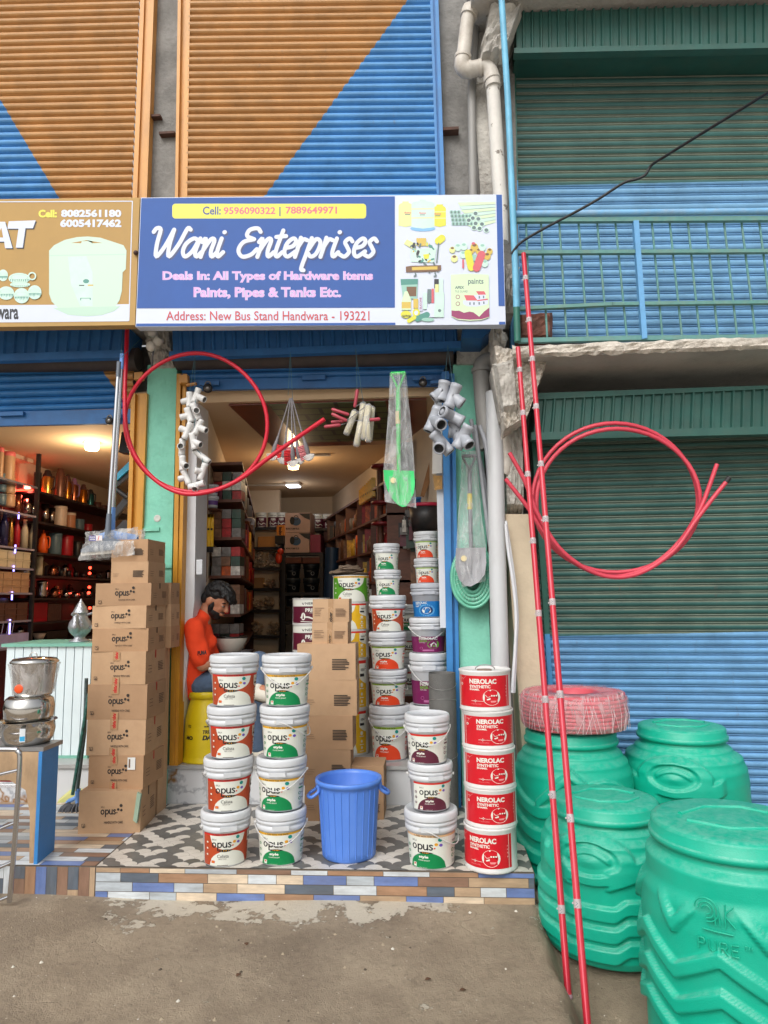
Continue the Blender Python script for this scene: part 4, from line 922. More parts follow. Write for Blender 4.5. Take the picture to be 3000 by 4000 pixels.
mb.tube(crv(pl([(370, 598), (445, 735), (520, 920), (640, 1095), (820, 1205), (1000, 1205), (1180, 1095), (1300, 935), (1380, 830), (1455, 738)], 4.31, N2), 8), rr_, 10)
mb.build('pipe', REDC, cr)
a = at_y(*N2(1448, 745), 4.31); e = at_y(*N2(1466, 722), 4.31); mb = MB(); mb.tube([a, e], rr_+.002, 10); mb.build('end_cap', mat('black_cap', (40, 38, 40), .6), cr)
cl = thing('pipe_coil', 'bright red pipe loop hanging over the shop entrance and mint pillar', 'pipe coil', at_y(*N3(405, 745), 4.45))
mb = MB(); mb.tube([at_y(*N3(405+(305+5*math.sin(4*math.pi*i/56+.6))*math.cos(2*math.pi*i/56), 447+(300+4*math.sin(6*math.pi*i/56))*math.sin(2*math.pi*i/56)), 4.46+.02*math.sin(2*math.pi*i/56)) for i in range(56)], .0135, 10, 0, False, True, True)
mb.tube(crv([at_y(*N3(x, y), Y) for x, y, Y in ((108, 10, 4.55), (103, 150, 4.5), (97, 330, 4.45), (105, 480, 4.42), (150, 600, 4.42), (240, 700, 4.42), (350, 750, 4.42), (470, 740, 4.42), (590, 690, 4.42), (720, 595, 4.41), (840, 510, 4.38), (960, 428, 4.34))], 8), .0145, 10)
mb.build('pipe', REDB, cl)
# ================================================================ water tanks
TANK = mat('teal_tank_plastic', (0, 172, 142), .42, var=.08, scale=5, bump=.1, bscale=220, stain=(60, 176, 150), stain_amt=.3, stain_scale=4, wear=(120, 190, 172), wear_lo=.70, wear_scale=30)
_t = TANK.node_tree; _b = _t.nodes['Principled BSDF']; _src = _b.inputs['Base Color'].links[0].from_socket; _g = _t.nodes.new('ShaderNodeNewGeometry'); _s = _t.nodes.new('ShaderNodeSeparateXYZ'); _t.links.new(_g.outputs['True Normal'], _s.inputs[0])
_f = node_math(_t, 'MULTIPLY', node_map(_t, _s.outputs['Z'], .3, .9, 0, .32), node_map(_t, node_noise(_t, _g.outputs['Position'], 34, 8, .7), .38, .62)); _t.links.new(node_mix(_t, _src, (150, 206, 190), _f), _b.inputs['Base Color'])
def tri(x): return 2*abs(2*((x/1.0) % 1)-1)-1
def smooth(e0, e1, x):
 t_ = max(0, min(1, (x-e0)/(e1-e0))); return t_*t_*(3-2*t_)
def ridge(d, w_): # raised band with soft walls, d = distance from its middle line
 return 1-smooth(w_*.66, w_, abs(d))
def tank_thing(label, px, Y, R_, zt, lidr, style, face):
 c = at_y(px, 1700, Y); zb_ = ground_z(c.x, Y-R_*.5) if c.x > .5 else ground_z(c.x, Y)
 th = thing('water_tank', label, 'water tank', (c.x, c.y, zb_), 'teal plastic water tanks'); H = zt-zb_
 zl = H-.065; Y0E = at_y(1553, 2062, c.y-R_*.9).z-zb_+.05
 prof = [(.0, .80), (.012, .86), (.04, .955), (.09, 1.0), (.70, 1.0), (.78, .985), (.86, .93), (.92, lidr+.1), (.965, lidr+.01), (1.0, lidr-.01)]
 def rad(t_):
  for (a, ra), (b, rb) in zip(prof, prof[1:]):
   if t_ <= b:
    k = (t_-a)/(b-a); k = k*k*(3-2*k) if .04 < a else k; return ra+(rb-ra)*k
  return prof[-1][1]
 nu, nv = 220, 150; mb = MB()
 def fn(u, v):
  th_ = 2*math.pi*u + face; t_ = v; r = rad(t_)*R_
  ph = u*2*math.pi; ph = (ph+math.pi) % (2*math.pi)-math.pi   # 0 = emblem side
  z = t_*zl; d = 0.0; k = R_*ph   # arc length from emblem
  if style == 'chevron':
   hp = math.pi/7*R_; fold = abs(((k/hp+1) % 2)-1)   # 0 under the emblem, 1 at the valleys
   for za, amp, w_ in ((Y0E+.30, .20, .036), (Y0E+.175, .19, .034), (Y0E-.075, .09, .034), (Y0E-.20, .08, .034), (Y0E-.31, .07, .03)):
    if za-amp*.5 < .04: continue
    fl = (fold*fold*.35+fold*.65) if amp == .20 else fold
    d = max(d, ridge(z-(za-amp*fl), w_)*(1-smooth(.74, .84, z/zl)))
   bump_ = .022*d
  elif style == 'eye':
   for zc in (.14, .28, .42):
    lift = .035*smooth(.0, .2, abs(((ph*3/math.pi+1) % 2)-1)-.3)
    d = max(d, ridge(z-(zc*zl+lift), .035))
   e = math.hypot(k/.17, (z-.78*zl)/.085); d2 = ridge(e-1.0, .28)
   lid_ = ridge(z-(.78*zl+.035-k*k*4), .016)*(1 if abs(k) < .1 else 0); pup = max(0, 1-math.hypot(k/.09, (z-.765*zl)/.03))
   leg = (ridge(z-(.60*zl+abs(k)*.35), .05))*(smooth(.07, .09, abs(k)))*(1-smooth(.24, .3, abs(k)))
   bump_ = .021*max(d, d2, leg) + .010*lid_ + .012*pup
  else:
   sw = .07*math.sin(ph*3)
   for zc in (.12, .3, .48, .66):
    d = max(d, ridge(z-(zc*zl+sw*(.4+zc)), .04))
   arch = ridge(z-(.84*zl-abs(k)*.9), .035)*(1 if abs(k) < .2 else 0)
   bump_ = .022*max(d, arch)
  r += bump_*smooth(.02, .08, t_)*(1-smooth(.9, .96, t_)) - .006
  return Vector((c.x+r*math.cos(th_), c.y+r*math.sin(th_), zb_+z))
 mb.grid(fn, nu, nv); mb.add([(c.x+R_*.8*math.cos(2*math.pi*k/40), c.y+R_*.8*math.sin(2*math.pi*k/40), zb_) for k in range(40)], [tuple(range(40))[::-1]])
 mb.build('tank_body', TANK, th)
 L = lidr*R_; mb = MB(); nz = zb_+zl
 mb.lathe([(L-.012, nz-.012), (L+.012, nz-.008), (L+.014, nz+.012), (L+.004, nz+.016), (L+.004, nz+.05), (L-.004, nz+.060), (L-.03, nz+.066), (.001, nz+.072)], 64, (c.x, c.y, 0))
 for s_ in (1, -1):
  pts = [(-.62, .1), (-.2, .42), (.3, .42), (.62, .1)]
  P3 = [Vector((c.x+x*L, c.y+s_*(y*L+.04*L), nz+.068)) for x, y in pts]; mb.tube(P3, .010, 8)
 mb.build('lid', TANK, th)
 return th, c, zb_, zl, R_
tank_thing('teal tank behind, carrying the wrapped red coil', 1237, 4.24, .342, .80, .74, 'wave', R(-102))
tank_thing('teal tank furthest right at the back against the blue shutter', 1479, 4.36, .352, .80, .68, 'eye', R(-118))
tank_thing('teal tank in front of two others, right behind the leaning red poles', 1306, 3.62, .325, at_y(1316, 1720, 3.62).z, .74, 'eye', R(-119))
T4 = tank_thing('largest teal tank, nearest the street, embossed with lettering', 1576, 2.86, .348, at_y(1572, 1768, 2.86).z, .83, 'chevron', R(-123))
th4, c4, zb4, zl4, R4 = T4
def on_tank(x, y, l):  # x = arc metres right of the emblem, y = height
 a = R(-123)+x/R4; r = R4+.0015+l; return Vector((c4.x+r*math.cos(a), c4.y+r*math.sin(a), zb4+y))
A = Art(on_tank, .0003, .002)
def emb(pts, wd): 
 P3 = [on_tank(p[0], p[1], .001) for p in crv([(a, b, 0) for a, b in pts], 5)]; A.mb.tube(P3, wd, 6)
y0 = at_y(1553, 2062, c4.y-R4*.9).z-zb4+.05
for rr0 in (.038, .026, .014): emb([(-.03+rr0*math.cos(a), y0+.075+rr0*math.sin(a)) for a in [R(x) for x in range(-90, 181, 30)]], .0028)
emb([(-.03+.038, y0+.075), (.012, y0+.03)], .0028); emb([(-.03+.026, y0+.075), (-.002, y0+.03)], .0028)
emb([(.03, y0+.105), (.028, y0+.03)], .0028); emb([(.055, y0+.1), (.03, y0+.07), (.058, y0+.035)], .0028); emb([(-.045, y0+.012), (.05, y0+.012)], .003)
LT = {'P': [[(0, 0), (0, 1), (.5, 1), (.62, .75), (.5, .5), (0, .5)]], 'U': [[(0, 1), (0, .25), (.3, 0), (.6, .25), (.6, 1)]], 'R': [[(0, 0), (0, 1), (.5, 1), (.62, .75), (.5, .5), (0, .5)], [(.3, .5), (.62, 0)]], 'E': [[(.6, 1), (0, 1), (0, 0), (.6, 0)], [(0, .52), (.5, .52)]], 'T': [[(0, 1), (.6, 1)], [(.3, 1), (.3, 0)]], 'M': [[(0, 0), (0, 1), (.3, .4), (.6, 1), (.6, 0)]]}
def emb_word(wd, x, y, h, adv, tk):
 for ch in wd:
  for st in LT[ch]: A.mb.tube([on_tank(x+p[0]*h*.95, y+p[1]*h, .001) for p in st], tk, 6)
  x += adv
emb_word('PURE', -.062, y0-.055, .036, .035, .0028); emb_word('TM', .082, y0-.03, .014, .014, .0014)
A.mb.build('embossed_lettering', mat('teal_embossed', (20, 172, 140), .4, var=0), th4)
cw = at_y(1241, 1525, 4.2); zc0 = .80+.012
th = cwt = thing('wrapped_coil', 'pink red hose coil wrapped in clear film on top of the tank', 'hose coil', (cw.x, 4.24, zc0))
mb = MB()
for j in range(9):
 z = zc0+.014+j*.0225; ro = .315-(.012 if j in (0, 8) else 0)
 for rr0 in (ro, ro-.04):
  pts = [Vector((cw.x+(rr0+.002*math.sin(5*a+j))*math.cos(a), 4.24+rr0*math.sin(a), z+.002*math.sin(3*a+j))) for a in [2*math.pi*k/56 for k in range(56)]]
  mb.tube(pts, .0122, 8, 0, False, True, True)
mb.lathe([(.27, zc0+.005), (.13, zc0+.005), (.13, zc0+.205), (.27, zc0+.205)], 40, (cw.x, 4.24, 0))
mb.build('hose', mat('pinkish_red_hose', (214, 92, 104), .4, var=.12, scale=8), th)
mb = MB(); r_ = random.Random(8)
pr = [(.28, zc0-.004), (.322, zc0+.012), (.333, zc0+.05), (.335, zc0+.12), (.33, zc0+.18), (.30, zc0+.215), (.2, zc0+.212), (.14, zc0+.2)]
mb.lathe(pr, 60, (cw.x, 4.24, 0))
for i in range(len(mb.v)):
 p = mb.v[i]; mb.v[i] = (p[0]+r_.uniform(-.004, .004), p[1]+r_.uniform(-.004, .004), p[2]+r_.uniform(-.004, .004))
mb.build('wrapping', film('clear_film', (236, 214, 216), .32), th)
mb = MB()
for k in range(26):
 a = R(-160+140*k/26+r_.uniform(-3, 3)); b = a+r_.uniform(-.25, .25); mb.tube([(cw.x+.337*math.cos(a), 4.24+.337*math.sin(a), zc0+.01), (cw.x+.339*math.cos((a+b)/2), 4.24+.339*math.sin((a+b)/2), zc0+.1), (cw.x+.31*math.cos(b), 4.24+.31*math.sin(b), zc0+.216)], .0014, 4)
mb.build('film_strand', P_('film_crease', (232, 206, 210), .3), th)
cwt.scale = (.93, .93, .96)
# ================================================================ pails, cans, tins
PLW = mat('white_pail_plastic', (206, 209, 213), .32, var=.05, scale=6, stain=(176, 176, 172), stain_amt=.3, stain_scale=7)
LBW = P_('label_white', (222, 224, 214), .4); INK = P_('label_ink', (28, 30, 36), .4); LRED = P_('label_red', (206, 44, 34), .4)
LORG = mat('label_rust_orange', (178, 70, 34), .4, var=.18, scale=9); LGRN = P_('label_green', (0, 132, 74), .4); LYEL = P_('label_yellow', (222, 168, 40), .4)
LLIME = P_('label_lime', (140, 176, 50), .4); LPEACH = P_('label_peach', (222, 182, 138), .4); LHOT = P_('label_orange', (226, 70, 32), .4); LMAR = P_('label_maroon', (92, 34, 54), .4)
DT = P_('dot_teal', (0, 140, 132), .4); DY = P_('dot_yellow', (222, 160, 40), .4); DP = P_('dot_purple', (112, 84, 176), .4); DR = P_('dot_red', (206, 74, 44), .4)
WIRE = mat('white_handle_wire', (206, 206, 204), .4, var=.04)
RB, RT, HP = .113, .1265, .268
def pail_rad(z): return RB+(RT-RB)*min(1, z/.175)
PAILPROF = [(.001, .004), (RB-.006, .0), (RB, .006), (pail_rad(.17), .17), (.1275, .171), (.1345, .176), (.1345, .196), (.129, .199), (.129, .205), (.1365, .208), (.1365, .222), (.131, .226)]
LIDPROF = [(.131, .2265), (.1385, .228), (.1395, .234), (.139, .256), (.136, .264), (.130, .268), (.123, .268), (.120, .262), (.001, .262)]
def art_px(xc, ytop, ybot, z0, z1, k, radf, rot=-math.pi/2):
 def fn(x, y, l):
  z = z0+(ybot-y)/(ybot-ytop)*(z1-z0); r = radf(z)+l; a = rot+(x-xc)*k/radf(z)
  return Vector((r*math.cos(a), r*math.sin(a), z))
 return Art(fn, .00008, .0008)
def arcband(A, x0, x1, y0, y1, mi, n=14): A.put(band2d(lambda u: y0, lambda u: y1, x0, x1, n), mi)
def opus_logo(A, x, y, s, ink=0, dots=(1, 2, 3, 4), birla=True, wt=.064):
 if birla: A.text('BIRLA', x, y-s*.43, x+s*.25, y-s*.53, ink)
 h = s*.31; w_ = .17*h
 def st(p): A.put(stroke2d([(x+a*s, y-b*h) for a, b in p], s*wt, 5), ink)
 rr0 = .115
 def ring(cx): st([(cx+.098*math.cos(a), .5+.42*math.sin(a)) for a in [2*math.pi*k/10 for k in range(11)]])
 ring(.12); ring(.42); st([(.325, .92), (.325, -.45)])
 st([(.59, .95), (.595, .3), (.66, .07), (.73, .14), (.765, .4), (.77, .95)]); st([(.77, .5), (.775, .05)])
 st([(.995, .84), (.93, .95), (.865, .8), (.93, .52), (.99, .3), (.93, .05), (.85, .14)])
 for (dx, dy, r, mi) in ((1.09, .10, .045, dots[3]), (1.17, .31, .085, dots[1]), (1.385, .26, .085, dots[2]), (1.355, .56, .105, dots[0])):
  A.put(disc2d(x+dx*s, y-dy*s+0, r*s, 14), mi)
def label_mesh(kind):
 S = [INK, DT, DY, DP, DR, LBW]
 if kind.startswith('calista'):
  bgm, strip = {'calista': (LORG, LRED), 'calista_green': (mat('label_leaf_green', (84, 150, 40), .35, var=.1), LYEL), 'calista_yellow': (mat('label_sun_yellow', (226, 178, 30), .35, var=.06), LRED)}[kind]
  S += [bgm, strip, LRED, P_('label_dark', (60, 40, 40), .4)]
  A = art_px(585, 890, 1152, .006, .168, .00078, pail_rad if kind == 'calista' else (lambda z: .126))
  arcband(A, 390, 830, 905, 1148, 6, 26); arcband(A, 390, 830, 888, 905, 7, 26)
  for xc, x0, x1 in ((585, 455, 715), (845, 752, 830)):
   r = 130
   A.put(band2d(lambda u: 905, lambda u: 905+max(0, (r*r-(u-xc)**2))**.5*.88, x0, x1, 18), 5)
  for xc, x0, x1 in ((592, 455, 728),):
   r = 136.5
   A.put(band2d(lambda u: 1148, lambda u: 1148-max(0, (r*r-(u-xc)**2))**.5*.9, x0, x1, 18), 5)
  A.text('1L FREE WITH THIS PACK', 478, 902, 660, 892, 9, bold=.03)
  opus_logo(A, 473, 1000, 134)
  A.put(band2d(lambda u: 1025-11*math.cos((u-566)/56*math.pi/2), lambda u: 1025+11*math.cos((u-566)/56*math.pi/2), 510, 622, 10), 0); arcband(A, 540, 592, 1021, 1029, 2, 3)
  A.text('Calista', 514, 1082, 592, 1056, 0, bold=.0); A.text('NEO STAR', 524, 1096, 578, 1088, 9)
  A.put(rect2d(472, 1106, 497, 1126), 8); A.put(disc2d(485, 1116, 6, 8), 2); arcband(A, 515, 588, 1142, 1146, 9, 3)
  opus_logo(A, 764, 945, 40, birla=False); arcband(A, 756, 800, 962, 978, 0, 3)
  for yy in (1025, 1075, 1115): A.put(disc2d(772, yy, 13 if yy == 1025 else 9, 10), 5); arcband(A, 752, 792, yy+18, yy+22, 5, 2)
  for yy in (960, 1010, 1060): A.put(disc2d(436, yy, 8, 10), 5)
 else:
  disc, strip = {'green': (LGRN, LYEL), 'green_peach': (LGRN, LPEACH), 'orange': (LHOT, LLIME), 'maroon': (LMAR, LRED), 'plain_green': (LGRN, LBW), 'orange_lime': (LHOT, LLIME)}[kind]
  S += [disc, strip, P_('label_small_grey', (120, 128, 126), .4)]
  A = art_px(1040, 885, 1152, .006, .168, .00078, pail_rad)
  arcband(A, 850, 1260, 887, 1148, 5, 24); arcband(A, 850, 1260, 886, 904, 7, 24)
  if kind in ('green', 'green_peach', 'orange'): A.text('1L FREE WITH THIS PACK', 925, 902, 1095, 890, 0, bold=.03)
  opus_logo(A, 912, 1002, 142)
  r = 124; xc = 1018
  A.put(band2d(lambda u: 1148, lambda u: 1148-max(0, (r*r-(u-xc)**2))**.5, xc-r, xc+r, 24), 6)
  A.put(band2d(lambda u: 1025-9*math.cos((u-1005)/54*math.pi/2), lambda u: 1025+9*math.cos((u-1005)/54*math.pi/2), 951, 1059, 10), 0); arcband(A, 985, 1030, 1022, 1028, 2, 3)
  A.text('style', 962, 1074, 1026, 1046, 5, bold=.05); A.text('POWER BRIGHT', 958, 1090, 1034, 1080, 5, bold=.01)
  A.put(rect2d(918, 1110, 942, 1142), 5); A.put(poly2d([(920, 1114), (940, 1114), (930, 1130)]), 4); A.text('INTERIOR PAINT', 965, 1146, 1018, 1140, 5)
  opus_logo(A, 1202, 955, 40, birla=False); arcband(A, 1195, 1245, 972, 984, 6, 4)
  for yy in (1022, 1066):
   A.put(ring2d(1204, yy, 9, 14, 12), 6); arcband(A, 1224, 1246, yy-3, yy+3, 8, 2)
  for yy in (1100, 1110, 1120): arcband(A, 1195, 1244, yy, yy+3, 8, 2)
  for yy in (980, 1030, 1080): A.put(ring2d(880, yy, 6, 11, 10), 6)
 return A.mb, S
def nerolac_pail(kind):
 if kind == 'excel':
  bgm = mat('label_plum', (122, 32, 88), .35, var=.12, scale=6); S = [LBW, bgm, P_('label_indigo', (52, 52, 120), .4), P_('label_leaf', (104, 172, 60), .4), P_('label_pink', (186, 108, 156), .4)]
  A = art_px(880, 860, 1033, .006, .128, .00098, pail_rad)
  arcband(A, 690, 1070, 862, 1030, 1, 24); A.put(poly2d([(752, 864), (800, 864), (752, 915)]), 2)
  A.text('NEROLAC', 812, 896, 955, 868, 0, bold=.04); A.text('EXCEL', 813, 918, 878, 900, 3, bold=.04); A.text('ANTI PEEL', 813, 930, 862, 922, 0)
  A.put(disc2d(922, 945, 46, 22), 3); A.put(poly2d([(895, 950), (922, 920), (950, 950), (944, 950), (944, 972), (900, 972), (900, 950)]), 0); A.put(rect2d(916, 956, 930, 972), 3)
  arcband(A, 840, 925, 1000, 1016, 4, 6); A.put(ring2d(830, 985, 10, 13, 12), 4)
 else:
  bgm = mat('label_primer_blue', (20, 112, 182), .35, var=.08); S = [LBW, bgm, P_('label_navy', (20, 32, 84), .4), P_('label_sky', (90, 160, 210), .4), P_('label_roller_grey', (150, 156, 166), .4)]
  A = art_px(880, 575, 745, .006, .128, .00098, pail_rad)
  arcband(A, 690, 1070, 576, 742, 1, 24)
  A.put(ring2d(860, 672, 52, 64, 22), 3); A.text('NEROLAC', 762, 603, 865, 580, 0, bold=.03); A.text('POPULAR', 762, 620, 818, 606, 0, bold=.01); A.text('PRIMER', 762, 637, 800, 624, 0, bold=.01)
  A.put(disc2d(860, 672, 48, 22), 2); A.put(disc2d(860, 674, 35, 20), 0); A.put(poly2d([(835, 660), (868, 645), (880, 665), (846, 680)]), 4); A.put(stroke2d([(876, 660), (890, 672), (876, 690), (884, 704)], 4), 2)
 return A.mb, S
def make_pail(kind, tint=None, fold=False):
 th = thing('paint_pail', None, 'paint pail')
 mb = MB(); mb.lathe(PAILPROF, 48)
 for a in (R(-90), R(90)): # tear tabs on the collar
  c = Vector((.137*math.cos(a), .137*math.sin(a), 0)); t_ = Vector((-math.sin(a), math.cos(a), 0)); o = Vector((math.cos(a), math.sin(a), 0))
  q = [c+t_*-.045+o*-.006, c+t_*.045+o*-.006]
  mb.hexa([q[0]+Vector((0,0,.183))+o*.010, q[1]+Vector((0,0,.183))+o*.010, q[1]+Vector((0,0,.206))+o*.010, q[0]+Vector((0,0,.206))+o*.010],
    [q[0]+Vector((0,0,.183)), q[1]+Vector((0,0,.183)), q[1]+Vector((0,0,.206)), q[0]+Vector((0,0,.206))])
 mb.build('pail_body', tint or PLW, th)
 mb = MB(); mb.lathe(LIDPROF, 48); mb.build('lid', tint or PLW, th)
 lm, S = (nerolac_pail(kind) if kind in ('excel', 'primer') else label_mesh(kind)); lm.build('label', S, th)
 mb = MB(); drop = .10 if fold else .085
 pts = [Vector((.142*math.sin(a), -.142*math.cos(a)*.98 if True else 0, .195-drop*math.cos(a)**2)) for a in [R(-90+180*k/20) for k in range(21)]]
 mb.tube(pts, .0028, 6)
 for sx in (-1, 1): mb.cyl((sx*.134, 0, .195), .008, sx*.012, 10, 0, (1, 0, 0))
 mb.build('wire_handle', WIRE, th)
 return th
PROTO = {}
def place_pail(kind, c, z, rot, s, label, group, handle='front', hz=1.0, tint=None):
 key = (kind, tint.name if tint else '')
 if key not in PROTO: PROTO[key] = make_pail(kind, tint); o = PROTO[key]
 else: o = copy_tree(PROTO[key])
 o.location = (c[0], c[1], z); o.rotation_euler = (rnd.uniform(-.006, .006), rnd.uniform(-.006, .006), rot+rnd.uniform(-.04, .04)); o.scale = (s, s, s*hz)
 o['label'] = label; o['group'] = group
 for ch in o.children:
  if ch.name.startswith('wire_handle'):
   ch.rotation_euler = (0, 0, {'front': rnd.uniform(-.15, .15), 'back': math.pi-.25, 'side': R(70), 'backr': math.pi+.3}[handle])
 return o
def look_rot(c): return math.atan2(c[0]-0, c[1]-0)*-1.0   # turns the -Y face of a thing to the camera
def stack_at(pxb, pyb, z): return at_z(pxb, pyb, z)
ORD = ['lowest', 'second from the ground', 'third from the ground', 'topmost']
cA = at_z(487, 1857, ZP); cA = (cA.x, cA.y); topA = at_y(497, 1413, cA[1]-.0).z
hA = (topA-ZP)/4; sA = .133/.139
cB = at_z(607, 1855, ZP); cB = (cB.x, cB.y); topB = at_y(616, 1413, cB[1]).z; hB = (topB-ZP)/4
jx = [0, .004, .012, .014]
for i in range(4):
 place_pail('calista', (cA[0]+jx[i]+.006*i, cA[1]+rnd.uniform(-.004, .004)), ZP+hA*i, look_rot(cA)+[.06, .1, .03, .0][i], sA, f'rust orange and white paint pail, {ORD[i]} of the front left stack', 'rust labelled paint pails stacked in front', 'backr', hA/HP/sA)
 place_pail('green', (cB[0]+[0, -.004, .006, .010][i]+.005*i, cB[1]), ZP+hB*i, look_rot(cB)+[-.02, -.16, .02, .0][i], sA*1.02, f'white paint pail with green half disc, {ORD[i]} of the front middle stack', 'green disc paint pails stacked in front', ['front', 'front', 'side', 'front'][i], hB/HP/sA/1.02)
cC = at_z(933, 1862, ZP); cC = (cC.x, cC.y)
yC = [1873, 1752, 1646, 1541]
zC = [ZP]+[at_y(933, y, cC[1]-.02).z for y in (1745, 1645, 1541)]
sC = [.1405/.139, .119/.139, .12/.139]
for i, (k, lb) in enumerate((('green_peach', 'large green disc pail with peach band at the foot of the front right stack'), ('maroon', 'maroon disc paint pail in the middle of the front right stack'), ('maroon', 'maroon disc paint pail on top of the front right stack'))):
 h = zC[i+1]-zC[i]
 place_pail(k, (cC[0]+[0, .0, -.012][i], cC[1]), zC[i], look_rot(cC)+[-.02, .25, -.05][i], sC[i], lb, 'paint pails in the front right stack', ['side', 'back', 'front'][i], h/HP/sC[i])
YD_ = 5.02
def inner_stack(xs, ys, ws, kinds, labels, Y, z0, group, rots, hand, tints=None):
 z = z0
 for i in range(len(kinds)):
  c = at_y(xs[i], (ys[i]+ys[i+1])/2, Y); zt_ = at_y(xs[i], ys[i+1], Y-.05).z
  dpx = abs(at_y(xs[i]+ws[i]/2, ys[i], Y).x-at_y(xs[i]-ws[i]/2, ys[i], Y).x); s = dpx/2/.139; h = zt_-z
  place_pail(kinds[i], (c.x, Y), z, look_rot((c.x, Y))+rots[i], s, labels[i], group, hand[i], h/HP/s, tints[i] if tints else None); z = zt_
inner_stack([842, 839, 838, 838, 837, 835], [1645, 1523, 1446, 1365, 1286, 1231, 1174], [90, 84, 82, 80, 58, 57],
  ['orange', 'orange', 'orange', 'calista', 'plain_green', 'plain_green'],
  ['large orange disc pail with lime band at the foot of the doorway stack', 'orange disc pail second from the floor in the doorway stack', 'orange disc pail under the rust pail in the doorway stack', 'rust labelled pail between orange disc pails and small green ones', 'small green disc pail standing on the rust labelled pail', 'small green disc pail topmost of the doorway stack'],
  YD_, ZS, 'paint pails in the doorway stack', [0, .05, 0, .0, .1, 0], ['front', 'side', 'backr', 'back', 'back', 'backr'])
GREYP = mat('grey_pail_plastic', (176, 180, 188), .35, var=.06)
inner_stack([926, 926, 925, 926, 922, 921], [1640, 1522, 1410, 1334, 1260, 1206, 1148], [86, 85, 82, 78, 56, 55],
  ['excel', 'excel', 'excel', 'primer', 'orange_lime', 'orange_lime'],
  ['plum paint pail at the foot of the stack, half hidden by the mesh roll', 'plum paint pail partly covered by the grey mesh roll top', 'plum paint pail with green house badge under the blue one', 'blue primer pail with grey lid and roller badge', 'small orange disc pail standing on the blue primer pail', 'small orange disc pail on the very top beside the blue guide'],
  5.0, ZS, 'paint pails stacked beside the blue guide', [0, 0, .0, .0, 0, 0], ['back', 'front', 'front', 'back', 'back', 'backr'], [None, None, None, GREYP, None, None])
inner_stack([884, 884, 884], [1500, 1420, 1362, 1306], [70, 70, 70], ['calista', 'calista', 'plain_green'], ['shaded rust pail behind the two doorway stacks, lowest in view', 'shaded rust pail behind the two doorway stacks, middle one', 'shaded green disc pail behind the two doorway stacks, top one'], 5.45, at_y(884, 1500, 5.45).z, 'pails in shade behind the doorway stacks', [.2, .1, 0], ['back', 'back', 'back'])
def make_tin(kind):
 th = thing('paint_tin', None, 'paint tin'); H = .2
 mb = MB(); mb.lathe([(.001, .002), (.124, .0), (.128, .004), (.125, .008), (.125, .192), (.128, .196), (.128, .2), (.122, .2), (.12, .194), (.001, .194)], 48)
 mb.build('tin_body', mat('tin_white_enamel', (210, 210, 206), .35, var=.06), th)
 if kind == 'primer':
  mm = P_('label_wine', (92, 26, 48), .35); S = [LBW, mm, INK]
  A = art_px(1080, 1430, 1800, .006, .19, .00050, lambda z: .1252)
  arcband(A, 720, 1480, 1440, 1535, 0, 24); arcband(A, 720, 1480, 1535, 1790, 1, 24)
  A.text('NEROLAC', 965, 1510, 1225, 1472, 2, bold=.015); A.put(stroke2d([(920, 1480), (935, 1508), (950, 1480)], 8), 2)
  A.text('PRIMER', 965, 1620, 1195, 1565, 0, bold=.04); A.text('(WOOD)', 1025, 1648, 1105, 1628, 0, bold=.02)
  A.put(stroke2d([(900, 1705), (1000, 1700), (1080, 1725), (1180, 1690), (1300, 1720)], 22, 6), 0); A.put(stroke2d([(900, 1765), (1080, 1775), (1300, 1760)], 10, 6), 0)
  A.put(disc2d(936, 1690, 30, 18, 58), 0); A.put(poly2d([(922, 1728), (936, 1640), (950, 1728)]), 1)
  A.mb.build('label', S, th)
 else:
  lm, S = label_mesh(kind)
  for i, p in enumerate(lm.v): lm.v[i] = (p[0], p[1], p[2]*1.14)
  lm.build('label', S, th)
 return th
def place_tin(kind, cx, yb, yt, wpx, Y, rot, label, group, z=None):
 if kind not in PROTO: PROTO[kind] = make_tin(kind); o = PROTO[kind]
 else: o = copy_tree(PROTO[kind])
 zb_ = at_y(cx, yb, Y-.06).z if z is None else z; zt_ = at_y(cx, yt, Y-.06).z; c = at_y(cx, (yb+yt)/2, Y)
 s = abs(at_y(cx+wpx/2, yb, Y).x-at_y(cx-wpx/2, yb, Y).x)/2/.128
 o.location = (c.x, Y, zb_); o.scale = (s, s, (zt_-zb_)/.2); o.rotation_euler = (0, 0, look_rot((c.x, Y))+rot); o['label'] = label; o['group'] = group
 return zt_
z = ZS
for (yb, yt, k, lb) in ((1640, 1531, 'calista_yellow', 'lowest yellow and white tin behind the cardboard stack'), (1531, 1422, 'calista_yellow', 'tall yellow and white tin second from the floor behind the cardboard stack'),
      (1422, 1361, 'calista_yellow', 'yellow tin third from the floor behind the cardboard stack'), (1361, 1302, 'calista_yellow', 'yellow tin directly under the green tin'), (1302, 1243, 'calista_green', 'green and white tin with orange rim topmost behind the cartons')):
 z = place_tin(k, 758, yb, yt, 79, 5.2, .0 if 'green' in k else -.55, lb, 'paint tins stacked behind the cardboard boxes', z)
z = ZS
for (yb, yt, lb) in ((1640, 1465, None), (1465, 1406, 'wine red primer tin lowest in view behind the cartons'), (1406, 1348, 'wine red primer tin in the middle behind the small cartons'), (1348, 1292, 'wine red primer tin on top, left of the small cartons')):
 if lb is None: z = at_y(672, 1465, 5.24).z; continue
 z = place_tin('primer', 672, yb, yt, 80, 5.3, .15, lb, 'wine red primer tins', z)
mb = MB(); cc = at_y(672, 1465, 5.3); mb.box((cc.x-.13, 5.17, ZS), (cc.x+.13, 5.43, cc.z-.002)); tag(mb.build('carton', mat('plain_carton', (150, 118, 86), .85)), 'carton carrying the primer tins behind the stacked boxes', 'box')
mb = MB(); r_ = random.Random(2); cc = at_y(752, 1240, 5.2); zt_ = at_y(752, 1243, 5.14).z
